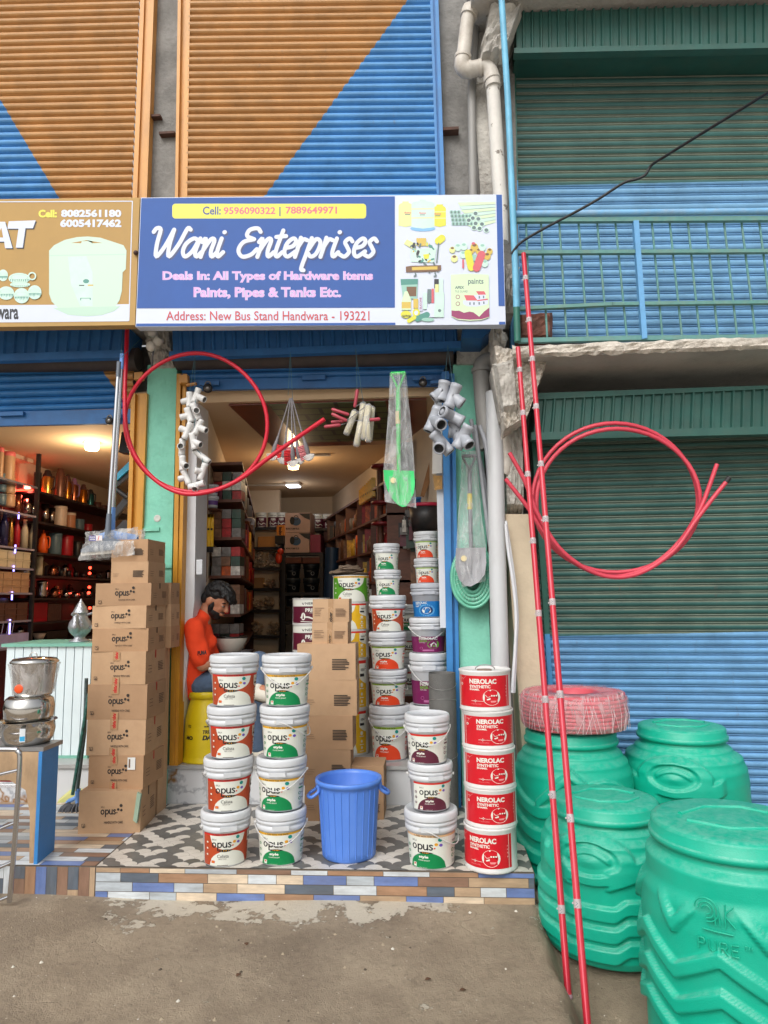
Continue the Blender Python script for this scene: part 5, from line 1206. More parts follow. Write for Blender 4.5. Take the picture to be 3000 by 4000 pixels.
for k in range(5):
 o = len(mb.v); mb.sphere((cc.x+r_.uniform(-.03, .03), 5.2+r_.uniform(-.03, .03), zt_+.012+.012*k), .12, 10, 0, (1.05-.1*k, 1, .12))
 for i in range(o, len(mb.v)): p = mb.v[i]; mb.v[i] = (p[0], p[1], p[2]+.012*math.sin(p[0]*45+k)*math.cos(p[1]*38))
tag(mb.build('folded_sacks', mat('brown_sack', (118, 100, 84), .8, var=.3, scale=12, bump=.4)), 'crumpled brown sacks folded on the green tin', 'sacks')
def make_can():
 th = thing('enamel_can', None, 'paint can'); CR = mat('can_red', (204, 22, 38), .3, var=.08, scale=6, wear=(222, 214, 206), wear_lo=.735, wear_scale=16)
 mb = MB(); mb.lathe([(.001, .003), (.134, 0), (.1395, .006), (.136, .014), (.136, .198), (.1395, .204), (.1395, .212), (.134, .214), (.131, .204), (.001, .204)], 52)
 mb.build('can_body', mat('can_white_enamel', (220, 218, 216), .35, var=.08, scale=9, wear=(120, 96, 82), wear_lo=.74, wear_scale=22), th)
 S = [LBW, CR, P_('can_dark_red', (150, 14, 26), .35), P_('can_pink', (226, 140, 140), .35)]
 A = art_px(1050, 215, 518, .026, .188, .00062, lambda z: .1362)
 arcband(A, 790, 1310, 218, 516, 1, 30); arcband(A, 812, 816, 218, 516, 0, 1); arcband(A, 1278, 1282, 218, 516, 0, 1)
 A.text('NEROLAC', 930, 294, 1166, 246, 0, bold=.045); A.text('SYNTHETIC', 933, 335, 1113, 306, 0, bold=.035); A.text('ENAMEL', 933, 358, 1021, 340, 0, bold=.035)
 A.put(disc2d(1122, 424, 76, 26), 0); A.put(disc2d(1122, 424, 57, 24), 1)
 A.put(poly2d([(1085, 420), (1135, 405), (1175, 410), (1175, 440), (1130, 445), (1085, 440)]), 2)
 for x in (1122, 1142, 1162): A.put(disc2d(x, 407, 8, 8), 0)
 A.put(poly2d([(1078, 440), (1110, 428), (1110, 444), (1082, 450)]), 0); A.put(poly2d([(1110, 455), (1165, 455), (1150, 472), (1115, 472)]), 3); A.put(stroke2d([(1070, 400), (1085, 420), (1110, 415)], 4), 0)
 A.put(stroke2d([(845, 272), (868, 248), (892, 226)], 3), 3); A.put(ring2d(840, 302, 7, 13, 12), 0); A.text('KANSAI', 832, 254, 860, 244, 0)
 A.put(stroke2d([(948, 458), (1060, 460)], 3), 0)
 for dx, dy in ((0, -9), (0, 9), (-9, 0), (9, 0)): A.put(disc2d(983+dx, 458+dy, 4, 8), 0)
 A.text('10 GLOSS LITRES', 945, 492, 1035, 482, 3)
 for yy in (320, 350, 380, 415): A.put(disc2d(1264, yy, 7, 8), 3)
 A.mb.build('label', S, th)
 mb = MB(); pts = [Vector((.052*math.cos(a), .03+.055*math.sin(a)*.4, .207+.02*math.sin(a))) for a in [R(180*k/12) for k in range(13)]]; mb.tube(pts, .0028, 6); mb.build('wire_handle', mat('steel_wire', (150, 150, 150), .35, metal=.9, var=.1), th)
 mb = MB(); mb.cyl((.0, -.02, .2045), .04, .006, 24); mb.build('filler_cap', mat('rusty_cap', (150, 130, 116), .6, var=.3, scale=30), th)
 return th
cF = at_z(1060, 1868, ZP); zF = [ZP]; Yc = cF.y
for y, x in ((1789, 1058), (1704, 1053), (1619, 1050), (1537, 1047), (1449, 1046)): zF.append(at_y(x, y, Yc-.1).z)
can = None
for i in range(5):
 o = make_can() if can is None else copy_tree(can); can = can or o
 px = [1060, 1060, 1057, 1053, 1048][i]; c = at_y(px, [1830, 1745, 1660, 1577, 1495][i], Yc)
 o.location = (c.x, Yc+.004*(i % 2), zF[i]); s = .1365/.1395; o.scale = (s, s, (zF[i+1]-zF[i])/.2105)
 o.rotation_euler = (0, R([1, -1, 0, .5, 0][i])*0, look_rot((c.x, Yc))+[-.32, .02, .06, .12, -.08][i])
 o['label'] = f'red synthetic enamel can, {["lowest, turned slightly left", "second from the ground", "in the middle", "second from the top, scuffed", "topmost, with wire handle showing"][i]} of its stack'; o['group'] = 'red enamel cans in one stack'
# ================================================================ cardboard boxes
def card(i): return mat(f'cardboard_{i}', [(184, 150, 116), (176, 140, 106), (190, 156, 122), (170, 136, 104)][i], .88, var=.07, scale=4, stain=(150, 116, 86), stain_amt=.35, stain_scale=6)
CPR = [P_('carton_black_print', (52, 46, 42), .8), P_('carton_red_print', (186, 40, 34), .6), P_('carton_soft_print', (120, 96, 76), .85), mat('clear_parcel_tape', (176, 140, 104), .25, var=.1, scale=20), P_('paper_sticker', (222, 222, 218), .7)]
def carton(label, q, Y, depth, z0=None, z1=None, style='front', group=None, rot=0.0, ci=0, tape=False, sticker=False, side=True, txt=True, topflap=False):
 x0, y0, x1, y1 = q; cx = (x0+x1)/2
 a = at_y(x0, (y0+y1)/2, Y); e = at_y(x1, (y0+y1)/2, Y)
 zb_ = at_y(cx, y1, Y).z if z0 is None else z0; zt_ = at_y(cx, y0, Y).z if z1 is None else z1
 W = e.x-a.x; H = zt_-zb_; th = thing('cardboard_box', label, 'box', ((a.x+e.x)/2, Y+depth/2, zb_), group)
 rr0 = random.Random(int(x0*7+y0)); mb = MB(); L = (a.x+e.x)/2, Y+depth/2
 j = lambda s: rr0.uniform(-s, s)
 hw, hd = W/2, depth/2
 def fb(u, v): # slightly bowed front
  return Vector((L[0]-hw+W*u, L[1]-hd-.004*math.sin(math.pi*u)*math.sin(math.pi*v), zb_+H*v))
 nx_, ny_ = 8, 6
 mb.grid(fb, nx_, ny_, 0, True)
 def face(p0, p1, p2, p3): mb.quad([p0, p1, p2, p3])
 c = [Vector((L[0]+sx*hw, L[1]+sy*hd, zb_+H*k)) for k in (0, 1) for sx, sy in ((-1, -1), (1, -1), (1, 1), (-1, 1))]
 face(c[1], c[2], c[6], c[5]); face(c[3], c[0], c[4], c[7]); face(c[2], c[3], c[7], c[6]); face(c[3], c[2], c[1], c[0]); 
 mb.quad([c[4], c[5], c[5].lerp(c[6], .497), c[4].lerp(c[7], .497)]); mb.quad([c[4].lerp(c[7], .503), c[5].lerp(c[6], .503), c[6], c[7]])
 o = mb.build('carton', card(ci), th, None)
 fn = lambda x, y, l: Vector((L[0]-hw+W*x, L[1]-hd-.0045-l, zb_+H*(1-y)))
 A = Art(fn, .00008, .0006)
 asp = W/H
 if style == 'front':
  s = .155 if asp < 2.2 else .17
  class S_: pass
  AA = Art(lambda x, y, l: fn(x, y*asp, l), .00008, .0006)
  yb_ = (.55 if H > .1 else .52)/asp
  opus_logo(AA, .36, yb_, .24, 0, (0, 0, 0, 0), True, .074); A.mb = AA.mb; A.k = AA.k
  A.text('HANDLE WITH CARE', .42, .77, .72, .71, 0, bold=.01)
  v, f = rect2d(.06, .76, .06+.055, .76+.055*asp); A.put((v, f), 0); v, f = rect2d(.067, .76+.007*asp, .108, .76+.048*asp); 
  A.mb.add([fn(p[0], p[1], A.k+.0003) for p in v], f, 5); A.k += .0006; A.put(rect2d(.08, .79, .095, .86 if asp < 2 else .83), 0)
 elif style == 'shipping':
  for k in range(7): A.put(rect2d(.60, .42+.045*k, .60+.3*rr0.uniform(.75, 1), .42+.045*k+.026), 0)
  for k in range(3): A.put(rect2d(.06, .55+.06*k, .06+.2*rr0.uniform(.6, 1), .56+.06*k), 2)
 elif style == 'small':
  v, f = fit_text("opus.", -.5, -.5, .5, .5, .05)
  for yc in (.25, .78): A.put(([(.5+p[1]*.10, yc-p[0]*.42) for p in v], f), 0)
  A.put(rect2d(.43, 0, .57, 1), 3, False)
  for k in range(6): A.put(rect2d(.63, .42+.06*k, .63+.32*rr0.uniform(.7, 1), .42+.06*k+.03), 2)
  for k in range(5): A.put(rect2d(.05, .38+.08*k, .05+.3*rr0.uniform(.5, 1), .40+.08*k), 2)
 if tape:
  A.put(rect2d(.40, 0, .53, .28), 3); A.put(rect2d(.40, .78, .53, 1), 3)
  v, f = fit_text("opus.", -.5, -.5, .5, .5, .06)
  for yc, hh_ in ((.12, .24), (.9, .2)): A.put(([(.465+p[1]*.07, yc-p[0]*hh_) for p in v], f), 1)
 if sticker: A.put(rect2d(.72, .05, .86, .42), 4); A.put(rect2d(.74, .1, .77, .36), 2)
 if side: # print on the right-hand side
  fs = lambda x, y, l: Vector((L[0]+hw+.0008+l, L[1]-hd+depth*x, zb_+H*(1-y)))
  B_ = Art(fs, .00008, .0003)
  for k in range(6): B_.put(rect2d(.62, .38+.05*k, .62+.28*rr0.uniform(.8, 1), .38+.05*k+.03), 2)
  for k in range(3): B_.put(rect2d(.12, .45+.1*k, .3, .47+.1*k), 2)
  if tape or style == 'front': B_.put(rect2d(.45, 0, .5, .25), 0 if not tape else 1)
  B_.mb.build('side_print', CPR, th)
 if A.mb.v: A.mb.build('printed_lettering', CPR+[card(ci)], th)
 if rot:
  th.rotation_euler = (0, 0, rot)
 return zt_
def L4q(x0, y0, x1, y1): a = L4(x0, y0); e = L4(x1, y1); return (a[0], a[1], e[0], e[1])
def L1q(x0, y0, x1, y1): a = L1(x0, y0); e = L1(x1, y1); return (a[0], a[1], e[0], e[1])
YBX = 4.25
zz = [ZP]
b0 = M1(510, 690); zl_ = [(1757, None)]
bounds = [(1703, 'bottom'), ]
ylim = [1763, M1(0, 465)[1], M1(0, 250)[1], L4(0, 1060)[1], L4(0, 775)[1], L4(0, 508)[1], L4(0, 322)[1], L4(0, 137)[1], L1(0, 1302)[1], L1(0, 1125)[1], L1(0, 945)[1]]
xs_ = [(M1(505, 0)[0], M1(890, 0)[0]), (M1(575, 0)[0], M1(935, 0)[0]), (L4(700, 0)[0], L4(1172, 0)[0]), (L4(708, 0)[0], L4(1190, 0)[0]), (L4(742, 0)[0], L4(1185, 0)[0]), (L4(745, 0)[0], L4(1192, 0)[0]), (L4(748, 0)[0], L4(1188, 0)[0]), (L4(773, 0)[0], L4(1218, 0)[0]), (L1(900, 0)[0], L1(1200, 0)[0]), (L1(905, 0)[0], L1(1200, 0)[0])]
names = ['dented carton with an open side at the bottom of the left stack', 'carton with red tape and white sticker, second from the bottom of the left stack', 'wide carton with red dots on its tape, third from the bottom', 'widest carton with red tape lettering, fourth from the bottom of the left stack', 'carton with two red tape marks, right above the widest carton', 'low carton above the tallest cartons in the left stack', 'low carton between two other low cartons in the left stack', 'low wide carton under the two small upper cartons', 'small carton just below the topmost one of the left stack', 'small carton topmost of the left stack, behind the floor wiper']
z = ZP
for i in range(10):
 zt_ = at_y(sum(xs_[i])/2, ylim[i+1], YBX).z
 small = i >= 8; low = 5 <= i <= 7
 carton(names[i], (xs_[i][0], ylim[i+1], xs_[i][1], ylim[i]), YBX-(.05 if i == 0 else 0)+(.03 if small else 0), .30 if not small else .28, z, zt_, 'front' if not small else 'shipping', 'cardboard paint cartons in the left stack', [.1, -.03, .02, 0, -.02, .03, -.015, .02, 0, -.01][i], i % 4, 1 <= i <= 4, i == 1)
 z = zt_
mb = MB(); q = [at_y(*M1(*p), YBX-.06) for p in ((862, 672), (885, 690), (912, 505), (888, 490))]; mb.slab(q, (0, .02, 0)); tag(mb.build('liner_sheet', mat('green_liner', (150, 172, 150), .6)), 'pale green sheet showing in the torn gap of the lowest carton', 'liner')
zb2 = at_y(L4(1340, 0)[0], L4(0, 480)[1], YBX+.3).z
for i, (yb, yt, lb) in enumerate(((480, 305, 'half hidden carton behind the stack, lowest of three'), (305, 125, 'half hidden carton behind the stack, middle of three'), (125, -50, 'half hidden carton behind the stack, highest of three'))):
 zt_ = at_y(L4(1340, 0)[0], L4(0, yt)[1], YBX+.3).z
 x0 = at_y(L4(1215, 0)[0], 1300, YBX+.31); carton(lb, (L4(1225, 0)[0], L4(0, yt)[1], L4(1385, 0)[0], L4(0, yb)[1]), YBX+.31, .16, zb2, zt_, 'none', 'cartons behind the left stack', 0, (i+1) % 4, False, False, True); zb2 = zt_
mb = MB(); a = at_y(L4(1225, 0)[0], 1500, YBX+.32); e = at_y(L4(1300, 0)[0], 1500, YBX+.32); mb.box((a.x, YBX+.315, ZP), (e.x, YBX+.47, at_y(L4(1340, 0)[0], L4(0, 480)[1], YBX+.3).z-.001)); tag(mb.build('cardboard_box', card(2), None), 'tall plain carton supporting the half hidden cartons', 'box')
YM = 4.46
ylm = [1772, 1697, 1619, 1546, 1469, 1391]; z = ZP
xm = [(658, 756), (655, 757), (655, 762), (648, 770), (642, 768)]
nm = ['plain carton at the bottom of the middle stack beside the blue tub', 'plain carton second from the bottom in the middle stack', 'plain carton with paint specks, centre of the middle stack', 'plain carton with printed address block below the large top carton', 'plain wide carton carrying the two small taped cartons']
for i in range(5):
 zt_ = at_y(705, ylm[i+1], YM).z; carton(nm[i], (xm[i][0], ylm[i+1], xm[i][1], ylm[i]), YM, .19, z, zt_, 'shipping', 'plain cartons in the middle stack', [.0, .01, -.01, .015, 0][i], [1, 3, 1, 0, 2][i]); z = zt_
for (y1_, y0_, x0_, x1_, lb) in ((1391, 1344, 674, 751, 'small taped carton lower of two on the middle stack'), (1344, 1294, 675, 753, 'small taped carton upper of two on the middle stack')):
 zt_ = at_y(713, y0_, YM+.02).z; carton(lb, (x0_, y0_, x1_, y1_), YM+.02, .2, z, zt_, 'small', 'small taped cartons', rnd.uniform(-.03, .03), 2, False, False); z = zt_
z = ZP; 
for (y1_, y0_, lb) in ((1772, 1712, 'shorter carton on the ground behind the blue tub'), (1712, 1655, 'carton on top of another, behind the blue tub')):
 zt_ = at_y(795, y0_, 4.5).z; carton(lb, (757, y0_, 829, y1_), 4.5, .25, z, zt_, 'shipping', 'cartons behind the blue tub', 0, 1); z = zt_
# ================================================================ blue tub, mesh roll, barrel
TUBM = mat('blue_tub_plastic', (84, 132, 220), .35, var=.08, scale=5, stain=(120, 150, 206), stain_amt=.3, stain_scale=5, stretch=(1, 1, .5))
ct = at_z(754, 1846, ZP); rt = at_y(755, 1678, ct.y); Rt_ = abs(at_y(827, 1678, ct.y).x-at_y(684, 1678, ct.y).x)/2; Rb_ = Rt_*.79; Ht = rt.z-ZP
tb = thing('plastic_tub', 'blue plastic bin with loop handle standing on the patterned tiles', 'bin', (ct.x, ct.y, ZP))
mb = MB(); pr = [(.001, ZP+.006), (Rb_-.01, ZP), (Rb_, ZP+.01)]
for k in range(1, 8): pr.append((Rb_+(Rt_-.012-Rb_)*k/8, ZP+Ht*k/8))
pr += [(Rt_-.012, ZP+Ht*.93), (Rt_-.002, ZP+Ht*.94), (Rt_, ZP+Ht*.97), (Rt_-.002, ZP+Ht), (Rt_-.014, ZP+Ht), (Rt_-.02, ZP+Ht*.95), (Rb_-.008, ZP+.012), (.001, ZP+.012)]
mb.lathe(pr, 64, (ct.x, ct.y, 0)); mb.build('tub_wall', TUBM, tb)
for k in range(10):
 a = R(-160+14*k+7); mb = MB(); mb.tube([(ct.x+(Rb_+.001)*math.cos(a), ct.y+(Rb_+.001)*math.sin(a), ZP+.02), (ct.x+(Rt_-.013)*math.cos(a), ct.y+(Rt_-.013)*math.sin(a), ZP+Ht*.9)], .003, 6); mb.build('moulded_rib', TUBM, tb)
for sg, lab in ((-1, 0), (1, 1)):
 mb = MB(); a0 = R(-165) if sg < 0 else R(10); o_ = Vector((math.cos(a0), math.sin(a0), 0)); t_ = Vector((-o_.y, o_.x, 0)); b_ = Vector((ct.x, ct.y, ZP+Ht*.86))+o_*(Rt_-.012)
 mb.tube(crv([b_+t_*-.045+Vector((0, 0, .035)), b_+t_*-.045, b_+t_*-.045+o_*.035+Vector((0,0,-.025)), b_+o_*.05+Vector((0,0,-.03)), b_+t_*.045+o_*.035+Vector((0,0,-.025)), b_+t_*.045, b_+t_*.045+Vector((0, 0, .035))], 5), .009, 8); mb.build('loop_handle', TUBM, tb)
mr = at_y(958, 1600, 4.62); Rm = abs(at_y(988, 1600, 4.62).x-at_y(929, 1600, 4.62).x)/2; zt_ = at_y(958, 1455, 4.56).z
rollt = thing('mesh_roll', 'grey wire mesh roll standing behind the front right pail stack', 'mesh roll', (mr.x, 4.62, ZP))
mt, t, b, g = new_mat('grey_wire_mesh', .8)
tc = t.nodes.new('ShaderNodeTexCoord'); ck = t.nodes.new('ShaderNodeTexBrick'); ck.inputs['Scale'].default_value = 1; ck.inputs['Brick Width'].default_value = .006; ck.inputs['Row Height'].default_value = .006; ck.inputs['Mortar Size'].default_value = .0014
ck.offset = 0; mpn = t.nodes.new('ShaderNodeMapping'); sx_n = t.nodes.new('ShaderNodeSeparateXYZ'); t.links.new(tc.outputs['Object'], sx_n.inputs[0])
ang = node_math(t, 'MULTIPLY', node_math(t, 'ARCTAN2', sx_n.outputs['Y'], sx_n.outputs['X']), Rm); cb_ = t.nodes.new('ShaderNodeCombineXYZ'); t.links.new(ang, cb_.inputs['X']); t.links.new(sx_n.outputs['Z'], cb_.inputs['Y']); t.links.new(cb_.outputs[0], ck.inputs['Vector'])
ck.inputs['Color1'].default_value = (*lin((76, 76, 76)), 1); ck.inputs['Color2'].default_value = (*lin((68, 68, 68)), 1); ck.inputs['Mortar'].default_value = (*lin((122, 120, 116)), 1)
t.links.new(node_mix(t, ck.outputs['Color'], (70, 70, 70), node_map(t, node_noise(t, tc.outputs['Object'], 6), .4, .7, 0, .5)), b.inputs['Base Color'])
mb = MB()
for i, dr in enumerate((0, -.006, -.012, -.02)): mb.lathe([(Rm+dr, ZP+.0), (Rm+dr, zt_-.003*i)], 40, (mr.x, 4.62, 0))
mb.build('rolled_mesh', mt, rollt)
mb = MB()
for z_, sl in ((.92, .03), (.8, -.02), (.42, .02)):
 mb.tube([(mr.x+(Rm+.002)*math.cos(a), 4.62+(Rm+.002)*math.sin(a), ZP+(zt_-ZP)*z_+sl*math.sin(a)) for a in [2*math.pi*k/30 for k in range(30)]], .0014, 5, 0, False, True, True)
mb.build('tie_wire', P_('tie_wire', (170, 168, 164), .4, metal=.6), rollt)
YEL = mat('yellow_barrel_plastic', (222, 196, 20), .4, var=.06, scale=5, stain=(170, 140, 20), stain_amt=.3, stain_scale=4)
cy = at_y(447, 1580, 4.98); zt_ = at_y(447, 1494, 4.9).z
br_ = thing('yellow_barrel', 'yellow waterproofing drum used as a stool by the seated man', 'drum', (cy.x, 4.98, ZS)); h = zt_-ZS
mb = MB(); mb.lathe([(.001, ZS), (.175, ZS), (.178, ZS+.01), (.165, ZS+.03), (.165, ZS+h*.1), (.15, ZS+h*.6), (.128, ZS+h*.8), (.118, ZS+h*.88), (.118, ZS+h*.9), (.13, ZS+h*.905), (.13, ZS+h*.985), (.122, zt_), (.001, zt_)], 48, (cy.x, 4.98, 0)); mb.build('drum_body', YEL, br_)
brad = lambda z: .165-(z-ZS-h*.1)/(h*.5)*.015
def on_barrel(x, y, l):
 a = R(-90)+look_rot((cy.x, 4.98))+x/.16; r = brad(y)+.001+l; return Vector((cy.x+r*math.cos(a), 4.98+r*math.sin(a), y))
A = Art(on_barrel, .0003, .001)
A.text('asian paints', -.02, ZS+h*.50, .13, ZS+h*.54, 0, bold=.02); A.text('TRUCARE', -.03, ZS+h*.42, .11, ZS+h*.47, 0, bold=.03, shear=.2); A.text('DAMPO', -.03, ZS+h*.33, .12, ZS+h*.40, 0, bold=.05, shear=.2); A.text('MO', -.16, ZS+h*.33, -.10, ZS+h*.385, 0, bold=.05); A.text('nts', -.15, ZS+h*.5, -.12, ZS+h*.545, 0, bold=.0)
A.mb.build('lettering', INK, br_)
# ================================================================ things hanging at the shop front
def cord_to(mb, a, b, r=.0016): mb.tube([a, b], r, 5)
STR = P_('teal_string', (70, 110, 120), .7)
TEEW = mat('white_pvc_fitting', (214, 214, 212), .35, var=.05, scale=9)
TEEG = mat('grey_pvc_fitting', (168, 172, 180), .35, var=.06, scale=9)
def tee(mb_parent, A_, B_, br, r, m_, rim=1.12):
 mb = MB(); A_, B_, br = Vector(A_), Vector(B_), Vector(br); c = (A_+B_)/2; ax = (B_-A_).normalized()
 def hollow(p, q, cap0, cap1):
  n = 18; d = (q-p).normalized(); L = (q-p).length
  prof = [(r*.82, .006), (r*.84, 0), (r*rim, 0), (r*rim, L*.16), (r, L*.18), (r, L*.82), (r*rim, L*.84), (r*rim, L), (r*.84, L), (r*.82, L-.006)] if cap0 else [(r, 0), (r, L*.7), (r*rim, L*.72), (r*rim, L), (r*.84, L), (r*.82, L-.006)]
  mb.lathe(prof, n, tuple(p), axis=tuple(d)); ins = [(r*.82, .006), (r*.82, L*.45)] if cap0 else []
  if ins: mb.lathe([(r*.82, .004), (r*.82, L*.5), (.001, L*.5)], n, tuple(p), 1, axis=tuple(d)); mb.lathe([(.001, L*.52), (r*.82, L*.52), (r*.82, L-.004)], n, tuple(p), 1, axis=tuple(d))
  else: mb.lathe([(.001, L*.55), (r*.82, L*.55), (r*.82, L-.004)], n, tuple(p), 1, axis=tuple(d))
 hollow(A_, B_, True, True)
 if (br-c).length > .01: hollow(c, br, False, True)
 mb.build('tee_fitting', [m_, P_(m_.name+'_bore', (70, 70, 72) if m_ is TEEG else (120, 120, 118), .7)], mb_parent)
Yt = 4.5
fs_ = thing('fitting_string', 'string of white plastic tee fittings hanging at the left of the doorway', 'pipe fittings', at_y(*Q3(120, 1000), Yt))
def q3(x, y, dy=0): return at_y(*Q3(x, y), Yt+dy)
for A_, B_, br in (((100, 80), (98, 225), (28, 172)), ((188, 42), (140, 182), (245, 152)), ((72, 232), (118, 372), (10, 322)), ((128, 190), (195, 345), (166, 254, -.05)), ((112, 372), (48, 530), (8, 425)), ((218, 342), (148, 486), (262, 448)),
                   ((122, 472), (152, 632), (208, 585)), ((32, 528), (24, 690), (12, 596, -.05)), ((150, 640), (292, 755), (221, 697)), ((30, 690), (32, 835), (70, 788, -.05)), ((252, 762), (198, 922), (146, 828)), ((40, 828), (98, 965), (0, 912)), ((92, 992), (242, 948), (150, 1010, -.03))):
 d0 = rnd.uniform(-.02, .02); tee(fs_, q3(*A_, d0), q3(*B_, d0), q3(br[0], br[1], d0+(br[2] if len(br) > 2 else rnd.uniform(-.03, .02))), .0215, TEEW, 1.03)
mb = MB(); t0 = at_y(*N3(400, 150), 4.52); cord_to(mb, t0, q3(150, 45)); cord_to(mb, t0, q3(100, 85)); mb.tube(crv([q3(150, 60), q3(160, 260), q3(140, 560), q3(220, 700), q3(215, 850), q3(150, 985), q3(60, 900), q3(30, 760), q3(28, 600), q3(80, 430), q3(95, 300), q3(100, 100)], 4), .003, 5); mb.build('cord', STR, fs_)
fg = thing('fitting_string', 'bunch of grey plastic tee fittings hanging by the blue guide', 'pipe fittings', at_y(*N5(190, 820), 4.42))
def n5(x, y, dy=0): return at_y(*N5(x, y), 4.42+dy)
for A_, B_, br in (((138, 380), (112, 500), (66, 486)), ((212, 400), (158, 545), (248, 520)), ((118, 560), (250, 630), (120, 562, -.06)), ((100, 540), (38, 690), (118, 648, -.10)), ((68, 696), (172, 820), (102, 795, -.08)), ((290, 650, -.04), (210, 790, -.0), (292, 776, -.06)), ((190, 620, .06), (235, 770, .06), (160, 690, .06))):
 tee(fg, n5(*A_), n5(*B_), n5(*br), .037, TEEG, 1.08)
mb = MB(); t0 = at_y(*N3(1492, 110), 4.5); cord_to(mb, t0, n5(190, 420)); cord_to(mb, t0, n5(140, 390)); mb.build('cord', STR, fg)
GRYB = mat('grey_brush_plastic', (122, 118, 122), .45, var=.08); BRR = mat('red_bristle', (212, 36, 44), .7, var=.2, scale=60); BRP = mat('pink_bristle', (226, 140, 146), .7, var=.2, scale=60); BRW = mat('white_bristle', (216, 212, 208), .7, var=.1, scale=60)
tie = at_y(*N3(815, 338), 4.5)
pos_b = ['leftmost', 'second from the left', 'middle', 'fourth from the left', 'rightmost']
for i, (hx, hy, sd_, bm) in enumerate(((742, 560, 1, BRR), (784, 575, 1, BRP), (822, 588, -1, BRR), (846, 578, -1, BRR), (884, 562, -1, BRP))):
 Yb = 4.5-.01*(i % 3); h = at_y(*N3(hx, hy), Yb); top = tie+Vector((.004*(i-2), -.004*(i % 2), .0)); d = (h-top).normalized(); nrm = Vector((d.z, 0, -d.x))*(-sd_)
 if nrm.x*sd_ < 0: nrm = -nrm
 th = thing('dish_brush', f'long handled dish brush with {"red" if bm is BRR else "pink"} bristles, {pos_b[i]} of the hanging bunch', 'brush', tuple(h), 'dish brushes hanging in a bunch')
 mb = MB(); mb.tube(crv([top, top.lerp(h, .5)+nrm*.004, top.lerp(h, .78), h-d*.02, h+d*.02], 4), [.0045, .0045]+[.005]*14+[.014, .02, .012][:1], 8) if False else mb.tube([top, top.lerp(h, .5), top.lerp(h, .72), top.lerp(h, .82), h-d*.01, h+d*.03, h+d*.045], [.004, .005, .006, .011, .017, .014, .004], 8); mb.build('handle', GRYB, th)
 mb = MB()
 for k in range(9):
  b0 = h-d*.035+d*.011*k
  for j in range(2): o2 = Vector((0, .006*(j*2-1), 0)); mb.tube([b0+o2, b0+o2+nrm*.056+d*rnd.uniform(-.002, .004)], [.0035, .0055], 5)
 mb.build('side_bristles', bm, th)
 mb = MB()
 for k in range(9):
  a = R(-70+140*k/8); v_ = (d*math.cos(a)-nrm*math.sin(a)*.9); 
  for j in range(2): o2 = Vector((0, .007*(j*2-1), 0)); mb.tube([h+d*.03+o2, h+d*.03+o2+v_*.045], [.003, .0055], 5)
 mb.build('tip_bristles', BRW, th)
mb = MB(); cord_to(mb, at_y(*N3(812, 140), 4.52), tie+Vector((.01, 0, 0))); cord_to(mb, at_y(*N3(812, 140), 4.52), tie+Vector((-.02, 0, .02))); tag(mb.build('string', STR), 'thin string holding the bunch of dish brushes', 'string')
RH = mat('dusty_red_handle', (170, 62, 76), .45, var=.15, scale=20); FLE = mat('cream_roller_fleece', (214, 204, 168), .9, var=.1, scale=80, bump=.5, bscale=200); FR = mat('roller_wire', (130, 130, 134), .35, metal=.8, var=.1)
rt0 = at_y(*N3(1095, 270), 4.48)
HB = [((1102, 300), (1090, 378)), ((990, 385), (1066, 410)), ((990, 405), (1056, 436)), ((988, 442), (1042, 438)), ((958, 462), (1030, 453)), ((1200, 428), (1148, 432))]
RL = [((1128, 362), (1108, 500)), ((1092, 395), (1055, 490)), ((1150, 370), (1130, 512)), ((1165, 380), (1152, 520)), ((1118, 440), (1098, 540)), ((1140, 420), (1150, 520))]
nmr = ['with its handle pointing straight up', 'with the highest left pointing handle', 'with the second left pointing handle', 'with the third left pointing handle', 'with the lowest left pointing handle', 'with its handle pointing right']
for i in range(6):
 Yr_ = 4.48-.028*(i % 3); a = at_y(*N3(*HB[i][0]), Yr_); b_ = at_y(*N3(*HB[i][1]), Yr_); c = at_y(*N3(*RL[i][0]), Yr_); e = at_y(*N3(*RL[i][1]), Yr_)
 th = thing('paint_roller', f'wrapped paint roller {nmr[i]} in the hanging bunch', 'paint roller', tuple(e), 'paint rollers hanging in a bunch')
 mb = MB(); mb.tube([a, a.lerp(b_, .1), a.lerp(b_, .55), a.lerp(b_, .9), b_], [.008, .0125, .011, .0125, .007], 10); mb.build('handle', RH, th)
 mb = MB(); mb.tube(crv([b_, b_.lerp(c, .5)+Vector((.01, -.01, .01)), c+(c-e).normalized()*.012, c], 5), .003, 6); mb.build('wire_frame', FR, th)
 mb = MB(); mb.tube([c, c.lerp(e, .02), c.lerp(e, .98), e], [.012, .021, .021, .012], 14); mb.build('sleeve', FLE, th)
 mb = MB(); d = (e-c).normalized(); mb.tube([c-d*.012, c, e, e+d*.012], [.012, .0245, .0235, .016], 12); mb.build('wrapping', film('roller_film', (214, 214, 216), .35), th)
mb = MB(); cord_to(mb, at_y(*N3(1096, 125), 4.52), at_y(*N3(1100, 300), 4.48)); cord_to(mb, at_y(*N3(1092, 125), 4.52), at_y(*N3(1128, 362), 4.46)); tag(mb.build('string', STR), 'thin string holding the bunch of paint rollers', 'string')
